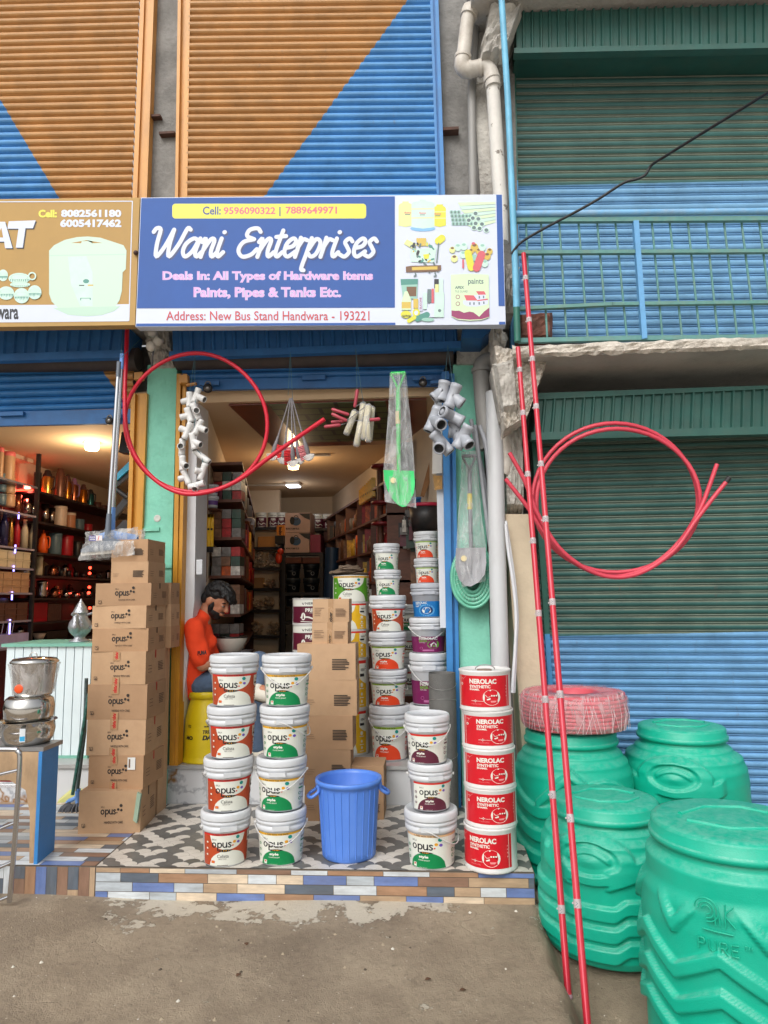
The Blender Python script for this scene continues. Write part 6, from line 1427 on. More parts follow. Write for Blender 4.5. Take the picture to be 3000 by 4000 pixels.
def shovel(label, fnp, handle, yoke, shaft, blade, m_, m_b, bag, Y, stick, stm, fm):
 at_ = lambda x, y, dy=0: at_y(*fnp(x, y), Y+dy)
 th = thing('shovel', label, 'shovel', at_(*blade[len(blade)//2]))
 mb = MB(); mb.tube([at_(*handle[0]), at_(*handle[1])], .012, 10); mb.tube(crv([at_(*handle[0]), at_(*yoke)], 4), .008, 8); mb.tube(crv([at_(*handle[1]), at_(*yoke)], 4), .008, 8); mb.build('grip', m_, th)
 mb = MB(); mb.tube([at_(*yoke), at_(*shaft[0]), at_(*shaft[1])], [.014, .015, .013], 12); mb.build('shaft', m_, th)
 mb = MB(); n = len(blade); cx = sum(p[0] for p in blade)/n; cy_ = sum(p[1] for p in blade)/n
 w_ = max(p[0] for p in blade)-cx
 f_ = [at_(p[0], p[1], -.03*((p[0]-cx)/w_)**2) for p in blade]; k_ = [p+Vector((0, .004, 0)) for p in f_]; ctr = at_(cx, cy_, .006)
 mb.add(f_+[ctr], [(i, (i+1) % n, n) for i in range(n)], 0, True); mb.add(k_+[ctr+Vector((0, .005, 0))], [((i+1) % n, i, n) for i in range(n)], 0, True); mb.add(f_+k_, [(i, n+i, n+(i+1) % n, (i+1) % n) for i in range(n)])
 mb.build('blade', m_b, th)
 mb = MB(); mb.tube([at_(*shaft[1], -.01), at_(shaft[1][0], cy_+.2*(max(p[1] for p in blade)-cy_), -.004)], [.014, .003], 10); mb.build('socket', m_b, th)
 if stick: mb = MB(); q = stick; mb.tube([at_(*q[0]), at_(*q[1])], .0165, 12); mb.build('shaft_sticker', stm, th)
 bx_ = [p[0] for p in blade]; sx0 = min(bx_)+.2*w_; v, f = disc2d(cx-w_*.5, min(p[1] for p in blade)+.28*(max(p[1] for p in blade)-min(p[1] for p in blade)), w_*.2, 18)
 mb = MB(); mb.add([at_(p[0], p[1], -.033) for p in v], f); mb.build('round_sticker', P_('cream_sticker', (222, 206, 160), .5), th)
 L, Rr = bag; mb = MB(); r_ = random.Random(len(label)); nn = 26
 def side(pl_, v):
  k = v*(len(pl_)-1); i = min(int(k), len(pl_)-2); t_ = k-i; return (pl_[i][0]+(pl_[i+1][0]-pl_[i][0])*t_, pl_[i][1]+(pl_[i+1][1]-pl_[i][1])*t_)
 W = {}
 for sgn in (-1, 1):
  def fn(u, v):
   l = side(L, v); rr0 = side(Rr, v); x = l[0]+(rr0[0]-l[0])*u; y = l[1]+(rr0[1]-l[1])*u
   wv = .008*math.sin(u*19+v*5+sgn)+.006*math.sin(u*31-v*9)+r_.uniform(-.002, .002)
   return at_(x, y, sgn*(.04*math.sin(math.pi*min(1, max(0, u)))+.004)+wv*math.sin(math.pi*u))
  mb.grid(fn, 22, nn, 0, True)
 mb.build('wrapping', fm, th)
def n3s(x, y): return N3(x, y)
GRN = mat('bright_green_paint', (30, 200, 84), .35, var=.06)
shovel('bright green shovel in a clear bag hanging over the doorway', N3, ((1246, 232), (1308, 228)), (1278, 300), ((1278, 380), (1280, 650)),
       [(1214, 648), (1345, 652), (1350, 700), (1346, 745), (1330, 780), (1312, 805), (1296, 808), (1276, 798), (1250, 770), (1230, 730), (1218, 690)], GRN, mat('green_blade_paint', (70, 214, 124), .3, var=.06), 
       ([(1242, 228), (1236, 380), (1226, 520), (1214, 650), (1220, 785)], [(1312, 226), (1326, 380), (1340, 520), (1350, 660), (1356, 812)]), 4.4, ((1276, 395), (1277, 450)), P_('beige_sticker', (214, 196, 150), .5), film('shovel_film', (216, 218, 220), .30))
SHG = mat('grey_shovel_steel', (128, 128, 136), .4, metal=.3, var=.12, scale=12)
shovel('grey steel shovel in a clear bag hanging on the mint pillar', N5, ((246, 840), (330, 838)), (292, 930), ((292, 1000), (300, 1420)),
       [(208, 1408), (390, 1404), (394, 1500), (385, 1570), (350, 1615), (300, 1645), (262, 1640), (225, 1600), (205, 1530)], SHG, mat('brushed_blade', (176, 176, 182), .35, metal=.4, var=.1, scale=10),
       ([(240, 812), (236, 1000), (222, 1200), (208, 1400), (196, 1520), (250, 1650)], [(336, 806), (350, 1000), (364, 1200), (392, 1390), (394, 1500), (390, 1610)]), 4.62, ((292, 1072), (293, 1170)), P_('yellow_sticker', (220, 200, 80), .5), film('shovel_film_b', (220, 222, 222), .26))
hg = thing('hose_coil', 'green hose coil wrapped in film hanging behind the grey shovel', 'hose coil', at_y(*N5(310, 1780), 4.7))
mb = MB(); r_ = random.Random(4)
for k in range(20):
 u = (k % 5)/4; v_ = (k//5)/3
 rx_, ry_ = 62+68*u, 95+95*u
 mb.tube([at_y(*N5(312+(rx_+2*math.sin(3*a+k))*math.cos(a), 1585+ry_*math.sin(a)), 4.74-.055*v_+.002*math.sin(5*a+k)) for a in [2*math.pi*i/44 for i in range(44)]], .0125, 7, 0, False, True, True)
mb.build('hose', mat('sea_green_hose', (112, 190, 162), .3, var=.15, scale=12), hg)
mb = MB()
for k in range(34):
 a = 2*math.pi*k/34+r_.uniform(-.08, .08); mb.tube([at_y(*N5(312+55*math.cos(a), 1585+85*math.sin(a)), 4.69), at_y(*N5(312+96*math.cos(a), 1585+140*math.sin(a)), 4.668), at_y(*N5(312+136*math.cos(a), 1585+196*math.sin(a)), 4.69)], .0011, 4)
mb.build('film_strand', P_('film_glint', (190, 222, 208), .3), hg)
CHR = mat('chrome_tube', (206, 208, 212), .15, metal=1.0, var=.03); GRYP = mat('slate_plastic', (104, 112, 124), .4, var=.08); LBP = mat('light_blue_plastic', (110, 156, 222), .4, var=.05)
Yw = 4.3
for i, (tp, ft, capm, hm, q, lab) in enumerate((
 (K4(771, 1100), L1(872, 930), GRYP, GRYP, [(655, 1030), (690, 1005), (850, 935), (885, 930), (1075, 985), (1072, 1020), (655, 1055)], 'floor wiper with grey head hanging before the cartons in a clear bag'),
 (K4(792, 1050), L1(906, 880), LBP, LBP, [(800, 905), (830, 895), (890, 875), (930, 878), (1105, 910), (1105, 955), (800, 940)], 'floor wiper with light blue head hanging behind the grey one'))):
 Yy = Yw+.05*i; a = at_y(*tp, Yy); e = at_y(*ft, Yy); th = thing('floor_wiper', lab, 'floor wiper', tuple(e), 'floor wipers hanging between the shops')
 mb = MB(); mb.tube([a, e], .0125, 14); mb.build('steel_pole', CHR, th)
 mb = MB(); mb.tube([a, a.lerp(e, .09)], .0138, 12); mb.build('pole_grip', LBP if i else GRYP, th)
 mb = MB(); mb.tube([e.lerp(a, .13), e], [.0155, .02], 12); mb.build('socket', hm, th)
 mb = MB(); f_ = [at_y(*L1(*p), Yy-.02) for p in q]; mb.add(f_, [tuple(range(len(q)))]); k_ = [p+Vector((0, .035, 0)) for p in f_]; mb.add(k_, [tuple(range(len(q)))[::-1]]); n = len(q); mb.add(f_+k_, [(j, n+j, n+(j+1) % n, (j+1) % n) for j in range(n)]); mb.build('wiper_head', hm, th)
 mb = MB(); b_ = [q[-1], q[-2], (q[-2][0], q[-2][1]+26), (q[-1][0], q[-1][1]+26)]; mb.slab([at_y(*L1(*p), Yy-.01) for p in (b_[3], b_[2], b_[1], b_[0])], (0, .012, 0)); mb.build('rubber_blade', mat('white_foam_strip', (206, 200, 190), .8, var=.1), th)
 bag = [(630, 1120), (1090, 1075), (1085, 960), (690, 960)] if i == 0 else [(690, 985), (1110, 960), (1120, 848), (692, 890)]
 P4_ = [at_y(*L1(*p), Yy-.05) for p in bag]; mb = MB(); r_ = random.Random(i)
 for off in (0, .11):
  mb.grid(lambda u, v: P4_[0].lerp(P4_[1], u).lerp(P4_[3].lerp(P4_[2], u), v)+Vector((r_.uniform(-.004, .004), off+(.02 if off else -.02)*math.sin(math.pi*u)*math.sin(math.pi*v)+r_.uniform(-.006, .006), r_.uniform(-.004, .004))), 16, 8, 0, True)
 mb.build('wrapping', film('wiper_film', (206, 206, 204), .42), th)
 if i: A = Art(lambda x, y, l: at_y(*L1(x, y), Yy-.075-l)); A.put(rect2d(720, 918, 776, 960), 0); A.put(rect2d(776, 915, 828, 958), 1); A.text('FLOOR', 726, 936, 772, 924, 2, bold=.04); A.text('WIPER', 726, 954, 772, 942, 2, bold=.04); A.put(poly2d([(790, 956), (800, 918), (806, 918), (796, 956)]), 3); A.mb.build('printed_lettering', [P_('sticker_violet', (76, 66, 150), .4), P_('sticker_white', (224, 216, 216), .4), LBW, P_('sticker_red', (210, 70, 60), .4)], th)
mb = MB(); a = at_y(*K4(782, 1075), Yw+.01); cord_to(mb, a, at_y(*K4(800, 870), 4.5), .0018); cord_to(mb, a, at_y(*K4(905, 960), 4.5), .0018); tag(mb.build('string', STR), 'thin cord holding the floor wipers', 'string')
LOCK = mat('dull_lock_steel', (120, 116, 112), .35, metal=.8, var=.15); LKD = mat('dark_lock_body', (52, 50, 50), .4, metal=.5, var=.2)
for (fn, x, y, r_, lab) in ((K4, 714, 1485, .028, 'round padlock hanging from the homeware shop shutter hasp'), (K4, 1350, 1275, .034, 'round padlock at the left end of the raised entrance shutter'), (K5, 1082, 1240, .03, 'round padlock at the right end of the raised entrance shutter')):
 c = at_y(*fn(x, y), YB-.09); th = thing('padlock', lab, 'padlock', tuple(c), 'padlocks on the shutter hasps')
 mb = MB(); mb.lathe([(.001, 0), (r_*.9, 0), (r_, .005), (r_, .018), (r_*.9, .024), (.001, .024)], 22, tuple(c), axis=(0, -1, 0)); mb.build('lock_body', LKD, th)
 mb = MB(); mb.tube([c+Vector((r_*.6*math.cos(a), -.012, r_*.75+r_*.7*math.sin(a))) for a in [R(180*k/10) for k in range(11)]], .005, 8); mb.build('shackle', LOCK, th)
 mb = MB(); mb.lathe([(.001, .0242), (r_*.7, .0242), (r_*.75, .0265), (.001, .0265)], 18, tuple(c), axis=(0, -1, 0)); mb.build('lock_face', LOCK, th)
 mb = MB(); mb.box((c.x-.07, YB-.07, c.z+r_*1.05), (c.x+.07, YB-.045, c.z+r_*1.05+.028)); tag(mb.build('hasp', BLD), lab.replace('round padlock', 'blue hasp').replace('hanging from', 'behind the padlock on').replace('shutter hasp', 'shutter'), 'hasp')
c = at_y(*K4(985, 940), 4.5); th = thing('lamp_holder', 'white lamp holder and unlit bulb under the blue sign corner', 'lamp', tuple(c)); 
PVW = mat('aged_white_plastic', (196, 192, 186), .4, var=.08)
mb = MB(); mb.lathe([(.001, 0), (.03, 0), (.034, .02), (.028, .06), (.018, .07), (.001, .07)], 18, at_y(*K4(985, 935), 4.5), axis=(.2, 0, 1)); mb.build('socket', PVW, th)
mb = MB(); mb.sphere(at_y(*K4(978, 1000), 4.48), .033, 12, 0, (1, 1, 1.1)); mb.build('bulb', mat('opal_bulb', (206, 200, 190), .3, var=.03), th)
mb = MB(); mb.lathe([(.02, 0), (.03, .01), (.03, .05), (.02, .06)], 16, at_y(*K4(1010, 985), 4.5), axis=(.6, -.4, .5)); mb.build('side_socket', PVW, th)
mb = MB(); mb.tube(crv([at_y(*K4(1000, 1000), 4.5), at_y(*K4(990, 1060), 4.5), at_y(*K4(985, 1140), 4.55)], 4), .006, 6); mb.build('cable', P_('grey_flex', (90, 90, 92), .5), th)
for fn, q, lab in ((K4, [(868, 1215), (918, 1212), (922, 1165), (868, 1170)], 'left shop'), (K4, [(1160, 1235), (1215, 1235), (1212, 1180), (1158, 1188)], 'doorway')):
 mb = MB(); mb.slab([at_y(*fn(*p), YB-.1) for p in q], (0, .05, 0)); mb.build('guide_bracket', OR, shop)
mb = MB(); mb.slab([at_y(*K4(*p), YB-.08) for p in ((1205, 1255), (1268, 1243), (1268, 1232), (1205, 1243))], (0, .03, 0)); mb.build('guide_bracket', OR, shop)
for q in ([(1200, 1215), (1250, 1210), (1250, 1160), (1205, 1165)], [(1130, 1240), (1210, 1235), (1210, 1218), (1130, 1222)]):
 mb = MB(); mb.slab([at_y(*K5(*p), YB-.1) for p in q], (0, .05, 0)); mb.build('guide_bracket', BLD, shop)
for y in (868, 1165):
 mb = MB(); a = at_y(*L1(1150 if y < 900 else 1305, y), YB-.03); e = at_y(*L1(1290 if y < 900 else 1392, y), YB-.03); mb.box((a.x, YB-.034, a.z-.012), (e.x, YB-.0205, a.z+.012)); mb.build('painted_strap', MINT, shop)
mb = MB(); c = at_y(*L1(1275, 778), YB-.02); mb.lathe([(.001, .0), (.012, .001), (.022, .004), (.026, 0)], 14, (c.x, YB-.0215, c.z), axis=(0, -1, 0)); mb.build('wall_plug', P_('plug_white', (206, 208, 200), .6), shop)
# ================================================================ the seated man
Yp = 5.0
def pp(x, y, dy=0.0): return at_y(*L5(x, y), Yp+dy)
SKIN = mat('brown_skin', (182, 124, 94), .55, var=.08, scale=14, bump=.05, bscale=120); SKIN.node_tree.nodes['Principled BSDF'].inputs['Subsurface Weight'].default_value = .08
HAIR = mat('black_hair', (16, 14, 15), .5, var=.4, scale=40, bump=.6, bscale=90, stretch=(1, 1, .4))
SHIRT = mat('orange_red_tshirt', (248, 74, 30), .85, var=.07, scale=7, bump=.25, bscale=9)
JEAN = mat('washed_blue_denim', (84, 104, 130), .9, var=.2, scale=16, bump=.3, bscale=40, stain=(54, 66, 88), stain_amt=.5, stain_scale=5)
man = thing('person', 'bearded man in an orange T-shirt and jeans seated on the yellow drum, looking down', 'person', (pp(370, 1040).x, Yp, ZS))
def remesh_build(mb, name, m_, parent, vox=.007, smooth=3):
 o = mb.build(name, m_, parent)
 rm = o.modifiers.new('remesh', 'REMESH'); rm.mode = 'VOXEL'; rm.voxel_size = vox; rm.use_smooth_shade = True
 if smooth: sm = o.modifiers.new('smooth', 'SMOOTH'); sm.iterations = smooth; sm.factor = .5
 return o
def limb(mb, pts, rs, n=14):
 for i in range(len(pts)-1):
  a, b_ = Vector(pts[i]), Vector(pts[i+1]); mb.tube([a, b_], [rs[i], rs[i+1]], n)
 for p, r_ in zip(pts, rs): mb.sphere(tuple(p), r_, 8)
hc = pp(512, 285)                       # skull centre
fwd = Vector((math.cos(R(-33)), -.22, math.sin(R(-33)))).normalized(); sid = Vector((.22, 1, 0)).normalized(); up_ = sid.cross(fwd)*-1
if up_.z < 0: up_ = -up_
hp_ = lambda f, s, u: hc+fwd*f+sid*s+up_*u
mb = MB()
def ell(mb, c, rf, rs, ru, n=12):
 o = len(mb.v); mb.sphere((0, 0, 0), 1, n)
 for i in range(o, len(mb.v)):
  p = mb.v[i]; mb.v[i] = tuple(c+fwd*p[0]*rf+sid*p[1]*rs+up_*p[2]*ru)
ell(mb, hc, .095, .074, .092); ell(mb, hp_(.035, 0, -.055), .062, .058, .07); ell(mb, hp_(.052, 0, -.10), .042, .04, .032)
ell(mb, hp_(.088, 0, .012), .016, .05, .012); ell(mb, hp_(.078, 0, -.035), .028, .045, .03)
mb.tube([hp_(.096, 0, .005), hp_(.121, 0, -.036)], [.010, .0155], 10); ell(mb, hp_(.119, 0, -.038), .013, .017, .011); ell(mb, hp_(.103, 0, -.068), .012, .026, .008); ell(mb, hp_(.100, 0, -.080), .012, .023, .008)
for s_ in (-1, 1): ell(mb, hp_(-.005, s_*.074, -.022), .022, .012, .034); ell(mb, hp_(.083, s_*.034, -.008), .012, .016, .011)
nb = pp(405, 450); limb(mb, [pp(385, 500), nb, hp_(-.025, 0, -.075), hp_(-.01, 0, -.03)], [.062, .056, .052, .055])
sh_r, sh_l = pp(325, 520, -.15), pp(375, 500, .16)
limb(mb, [pp(385, 970), pp(350, 810), pp(340, 650), pp(368, 530)], [.08, .09, .10, .08]); limb(mb, [sh_r, pp(360, 510), sh_l], [.055, .07, .055])
el_r, el_l = pp(395, 830, -.16), pp(470, 800, .16); wr_r, wr_l = pp(640, 770, -.12), pp(650, 770, .08)
limb(mb, [sh_r, el_r, wr_r], [.05, .041, .026]); limb(mb, [sh_l, el_l, wr_l], [.05, .041, .026])
def hand(mb, w_, d, nrm):
 d = d.normalized(); sd2 = d.cross(nrm).normalized(); limb(mb, [w_, w_+d*.045, w_+d*.085], [.025, .031, .027], 10)
 for k in range(4):
  b_ = w_+d*.085+sd2*(.024-.016*k); L_ = [.062, .07, .066, .052][k]
  limb(mb, [b_, b_+d*L_*.45+nrm*.006, b_+d*L_*.75-nrm*.008, b_+d*L_*.9-nrm*.024], [.0095, .0088, .0082, .0072], 8)
 limb(mb, [w_+d*.03+sd2*.024, w_+d*.06+sd2*.046-nrm*.01, w_+d*.085+sd2*.05-nrm*.02], [.012, .0105, .0085], 8)
hand(mb, wr_r, Vector((1, .25, .15)), Vector((0, -.3, 1)).normalized()); hand(mb, wr_l, Vector((1, -.4, .15)), Vector((0, .3, 1)).normalized())
hip_r, hip_l = pp(395, 985, -.07), pp(395, 985, .08); kn_r, kn_l = pp(855, 800, -.12), pp(845, 900, .14); an_r, an_l = pp(842, 1010, -.30), pp(850, 1510, .12)
limb(mb, [hip_r, kn_r, an_r], [.065, .055, .04]); limb(mb, [hip_l, kn_l, an_l], [.065, .055, .04])
limb(mb, [an_r, an_r+Vector((.1, -.05, -.03))], [.035, .03]); limb(mb, [an_l+Vector((0, 0, -.02)), an_l+Vector((.13, -.06, -.045))], [.035, .03])
remesh_build(mb, 'body', SKIN, man, .0055, 3)
mb = MB(); limb(mb, [pp(402, 1035), pp(392, 1010), pp(362, 930), pp(340, 820), pp(336, 690), pp(352, 570), pp(365, 510)], [.112, .122, .132, .138, .138, .12, .09], 18); limb(mb, [sh_r, pp(360, 505), sh_l], [.066, .084, .066]); 
limb(mb, [sh_r, sh_r.lerp(el_r, .45), sh_r.lerp(el_r, .85)], [.068, .068, .067]); limb(mb, [sh_l, sh_l.lerp(el_l, .85)], [.07, .072]); limb(mb, [pp(372, 500), pp(398, 445)], [.085, .068])
for (x, y, dy, r_) in ((250, 900, -.07, .05), (400, 720, -.06, .06), (430, 640, .0, .075), (260, 700, -.05, .05), (430, 900, 0, .06)): mb.sphere(pp(x, y, dy), r_, 8)
o = remesh_build(mb, 'tshirt', SHIRT, man, .008, 4)
tx = bpy.data.textures.new('cloth_folds', 'CLOUDS'); tx.noise_scale = .13; tx.noise_depth = 1
dm = o.modifiers.new('folds', 'DISPLACE'); dm.texture = tx; dm.strength = .035; dm.mid_level = .5; dm.texture_coords = 'LOCAL'
mb = MB(); ell(mb, hp_(.036, 0, -.083), .062, .061, .050); ell(mb, hp_(.058, 0, -.110), .042, .041, .030); ell(mb, hp_(.1, 0, -.0605), .012, .03, .006)
for s_ in (-1, 1): ell(mb, hp_(.02, s_*.058, -.045), .022, .016, .05)
o = remesh_build(mb, 'beard', HAIR, man, .005, 2)
mb = MB(); ell(mb, hp_(-.02, 0, .030), .100, .083, .080); ell(mb, hp_(.045, 0, .075), .075, .075, .042); ell(mb, hp_(-.062, 0, -.025), .05, .07, .062); ell(mb, hp_(.095, 0, .056), .035, .055, .026)
r_ = random.Random(12)
for k in range(90):
 a = r_.uniform(0, 2*math.pi); e = r_.uniform(.15, 1.3); v_ = Vector((math.cos(a)*math.cos(e)*.112, math.sin(a)*math.cos(e)*.09, math.sin(e)*.088)); c = hp_(v_.x-.005, v_.y, v_.z+.034); t_ = hp_(v_.x+.03, v_.y*1.02, v_.z+.036); mb.tube([c, c.lerp(t_, .5)+up_*.008, t_], [.010, .009, .003], 6)
for k in range(9): b_ = hp_(.1, -.05+.0125*k, .06); mb.tube([b_, b_+fwd*.03-up_*.012, b_+fwd*.036-up_*r_.uniform(.03, .045)], [.012, .010, .003], 6)
remesh_build(mb, 'hair', HAIR, man, .006, 1)
for s_ in (-1, 1):
 mb = MB(); mb.tube([hp_(.094, s_*.016, .008), hp_(.096, s_*.034, .015), hp_(.082, s_*.054, .010)], [.004, .006, .003], 6); mb.build('eyebrow', HAIR, man)
 mb = MB(); ell(mb, hp_(.090, s_*.033, -.010), .008, .013, .006, 8); mb.build('eye', [P_('eye_white', (190, 180, 170), .3)], man)
 mb = MB(); mb.tube([hp_(.099, s_*.022, -.009), hp_(.1015, s_*.034, -.011), hp_(.094, s_*.046, -.011)], .0028, 6); mb.build('eyelash', HAIR, man)
mb = MB(); limb(mb, [pp(385, 1010, -.0), pp(400, 1000)], [.10, .10]); limb(mb, [hip_r, kn_r, an_r.lerp(kn_r, .12)], [.085, .076, .062]); limb(mb, [hip_l, kn_l, an_l.lerp(kn_l, .06)], [.085, .076, .066])
remesh_build(mb, 'jeans', JEAN, man, .008, 3)
SHOE = mat('white_shoe', (206, 200, 186), .6, var=.1, scale=12); SOLE = mat('dark_sole', (70, 66, 60), .7, var=.2)
for an, dr in ((an_r, Vector((.13, -.07, -.02))), (an_l, Vector((.15, -.06, -.02)))):
 mb = MB(); limb(mb, [an+Vector((-.02, 0, -.03)), an+dr*.5+Vector((0, 0, -.035)), an+dr+Vector((0, 0, -.045))], [.045, .046, .036]); mb.sphere(tuple(an+Vector((0, 0, 0))), .05, 8); o = remesh_build(mb, 'shoe', SHOE, man, .008, 2)
 mb = MB(); c = an+dr*.5+Vector((0, 0, -.075)); d2 = dr.normalized(); limb(mb, [c-d2*.075, c, c+d2*.085], [.022, .026, .02]); 
 for i in range(len(mb.v)): p = mb.v[i]; mb.v[i] = (p[0], p[1]+(p[1]-c.y)*.6, c.z+(p[2]-c.z)*.5)
 remesh_build(mb, 'shoe_sole', SOLE, man, .007, 1)
sd0 = sh_r.lerp(el_r, .78); A = Art(lambda x, y, l: at_y(*L5(x, y), Yp-.16-.079-l+.0006*((x-392)/10)**2*.6+.0), .0003, .013)
v, f = fit_text('PUMA', 356, 748, 430, 712, .06); A.put((([(p[0], p[1]-(p[0]-356)*.12) for p in v]), f), 0); A.mb.build('sleeve_lettering', INK, man)
A = Art(lambda x, y, l: at_y(*L5(x, y), Yp-.085-l), .0003, .002)
A.put(poly2d([(438, 640), (470, 610), (478, 640), (476, 720), (490, 735), (462, 722), (452, 668), (440, 668)]), 0)
mb = MB(); c = wr_r+Vector((.1, .02, .05)); mb.box((c.x-.035, c.y-.07, c.z-.004), (c.x+.035, c.y+.07, c.z+.005)); o = mb.build('mobile_phone', mat('dark_phone', (40, 40, 46), .25, var=.05), None); tag(o, 'dark mobile phone held by the seated man', 'phone')
# ================================================================ interior of the hardware shop
DKS = mat('black_shelf_steel', (44, 42, 42), .5, var=.2, scale=20); WOODS = mat('red_brown_shelf', (96, 58, 42), .55, var=.3, scale=8, stretch=(1, .4, 3)); BUFF = mat('buff_carton', (168, 128, 84), .85, var=.1)
def shelf_unit(name, label, x0, x1, Y0, Y1, zs, m_, posts=True, cat='shelf', back=None):
 th = thing(name, label, cat, ((x0+x1)/2, (Y0+Y1)/2, ZS))
 for z in zs:
  mb = MB(); mb.box((x0, Y0, z-.02), (x1, Y1, z)); mb.box((x0, Y0-.004, z-.035), (x1, Y0-.0005, z+.003)); mb.build('shelf_board', m_, th)
 if posts:
  for x in (x0, x1):
   mb = MB(); mb.box((x-.022, Y0-.008, ZS), (x+.022, Y0+.03, max(zs)+.0)); mb.build('post', m_, th)
 return th
def zq4(y, Y): return at_y(*Q4(500, y), Y).z
YK = 8.9
lv = [zq4(y, YK) for y in (405, 690, 985, 1282, 1592, 1965)]
shelf_unit('metal_shelf', 'black perforated metal shelf against the back wall', at_y(*Q4(155, 900), YK).x, at_y(*Q4(740, 900), YK).x, YK, YK+.4, lv, DKS)
YK2 = 8.5
lv2 = [at_y(*Q4(1000, y), YK2).z for y in (770, 1345, 1760)]
shelf_unit('metal_shelf', 'dark steel rack with pump boxes and black pails at the back', at_y(*Q4(768, 900), YK2).x, at_y(*Q4(1312, 900), YK2).x, YK2, YK2+.45, lv2, DKS)
mb = MB(); a = at_y(*Q4(1180, 425), YK); e = at_y(*Q4(1560, 425), YK); mb.box((a.x, YK-.05, a.z-.03), (e.x, YK+.35, a.z)); tag(mb.build('wall_shelf', DKS), 'dark shelf high on the back wall carrying two tins', 'shelf')
for x, lb in ((268, 'leftmost'), (448, 'second'), (618, 'third'), (735, 'fourth, half hidden')): place_tin('primer', Q4(x, 0)[0], Q4(0, 400)[1], Q4(0, 190)[1], 26.5*.89, YK+.12, 0, f'primer tin on the top of the back shelf, {lb} from the left', 'primer tins high on the back wall', lv[0])
for x, lb in ((1262, 'left one'), (1416, 'right one')): place_tin('primer', Q4(x, 0)[0], Q4(0, 418)[1], Q4(0, 212)[1], 24, YK+.12, 0, f'primer tin beside the pump boxes on the high shelf, {lb} of two', 'primer tins high on the back wall', a.z)
def simple_box(label, p0, p1, Y, d, m_, group=None, name='carton', cat='box', art=None, z0=None, arts=None):
 a = at_y(p0[0], p1[1], Y); e = at_y(p1[0], p0[1], Y); zb_ = a.z if z0 is None else z0
 th = thing(name, label, cat, ((a.x+e.x)/2, Y+d/2, zb_), group); mb = MB(); mb.box((a.x, Y, zb_), (e.x, Y+d, e.z)); mb.build('box_body', m_, th)
 if art:
  A = Art(lambda x, y, l: at_y(x, y, Y-l), .0006, .002); art(A); A.mb.build('printed_lettering', arts, th)
 return e.z
PUMPB = mat('white_pump_box', (206, 178, 166), .6, var=.08)
def pump_art(dy):
 def f(A):
  q = lambda pts: poly2d([Q4(x, y+dy) for x, y in pts])
  A.put(q([(985, 205), (1145, 205), (1145, 300), (1070, 270)]), 0); v, f_ = disc2d(945, 320, 70, 16, 62); A.put(([Q4(x, y+dy) for x, y in v], f_), 1); v, f_ = disc2d(890, 310, 34, 14, 58); A.put(([Q4(x, y+dy) for x, y in v], f_), 0)
  A.put((lambda vf: ([Q4(x, y+dy) for x, y in vf[0]], vf[1]))(ring2d(945, 268, 26, 36, 16)), 0)
  v, f_ = fit_text('MONO PUMP PLUS', 800, 438+dy, 990, 412+dy, .03); A.put(([Q4(*p) for p in v], f_), 0)
 return f
PA = [P_('pump_black', (30, 36, 42), .4), P_('pump_blue', (60, 96, 130), .4)]
simple_box('lower white pump box on the dark rack', Q4(785, 480), Q4(1138, 758), YK2-.02, .35, PUMPB, 'pump boxes on the dark rack', art=pump_art(285), arts=PA, z0=lv2[0])
simple_box('upper white pump box stacked on another', Q4(787, 192), Q4(1148, 474), YK2-.02, .35, PUMPB, 'pump boxes on the dark rack', art=pump_art(0), arts=PA, z0=at_y(*Q4(900, 479), YK2-.02).z)
simple_box('magenta carton beside the lower pump box', Q4(1150, 510), Q4(1298, 762), YK2-.02, .3, mat('magenta_carton', (150, 50, 84), .5, var=.2), z0=lv2[0])
simple_box('orange branded carton wedged beside the pump boxes', Q4(665, 372), Q4(772, 522), YK2-.1, .2, mat('orange_carton', (236, 150, 60), .5), art=lambda A: A.put((lambda vf: ([Q4(p[1], p[0]) for p in vf[0]], vf[1]))(fit_text('indo', 400, 700, 515, 745, .05)), 0), arts=[INK])
simple_box('dark carton under the orange one by the rack', Q4(640, 524), Q4(765, 640), YK2-.1, .2, DKS)
simple_box('ochre carton on the back shelf', Q4(395, 535), Q4(640, 668), YK+.02, .3, mat('ochre_carton', (196, 130, 60), .7, var=.1), z0=lv[1])
simple_box('wine red boxes stacked right of the rack', Q4(1345, 450), Q4(1520, 690), YK+.02, .3, mat('wine_carton', (84, 34, 50), .5, var=.3))
for x0, x1, lb in ((790, 1020, 'left'), (1040, 1285, 'right')): simple_box(f'low brown carton above the dark pails, {lb} one of two', Q4(x0, 835), Q4(x1, 922), YK2, .3, mat('dim_carton', (110, 70, 58), .8, var=.15), 'low cartons above the dark pails')
BLKP = mat('dark_pail_plastic', (62, 70, 74), .35, var=.1)
def dark_pail():
 th = thing('paint_pail', None, 'paint pail'); mb = MB(); mb.lathe(PAILPROF, 32); mb.build('pail_body', mat('dark_pail_body', (24, 32, 40), .35, var=.1), th); mb = MB(); mb.lathe(LIDPROF, 32); mb.build('lid', BLKP, th)
 A = art_px(0, 0, 100, .03, .15, .001, pail_rad); A.put(ring2d(30, 55, 22, 30, 20), 0); arcband(A, -70, 10, 10, 22, 1, 4); A.mb.build('label', [P_('ring_grey', (170, 176, 180), .4), P_('dim_text', (110, 114, 116), .4)], th)
 mb = MB(); mb.tube([Vector((.142*math.sin(a), -.14*math.cos(a), .195-.085*math.cos(a)**2)) for a in [R(-90+180*k/16) for k in range(17)]], .003, 5); mb.build('wire_handle', BLKP, th)
 return th
dpr = None
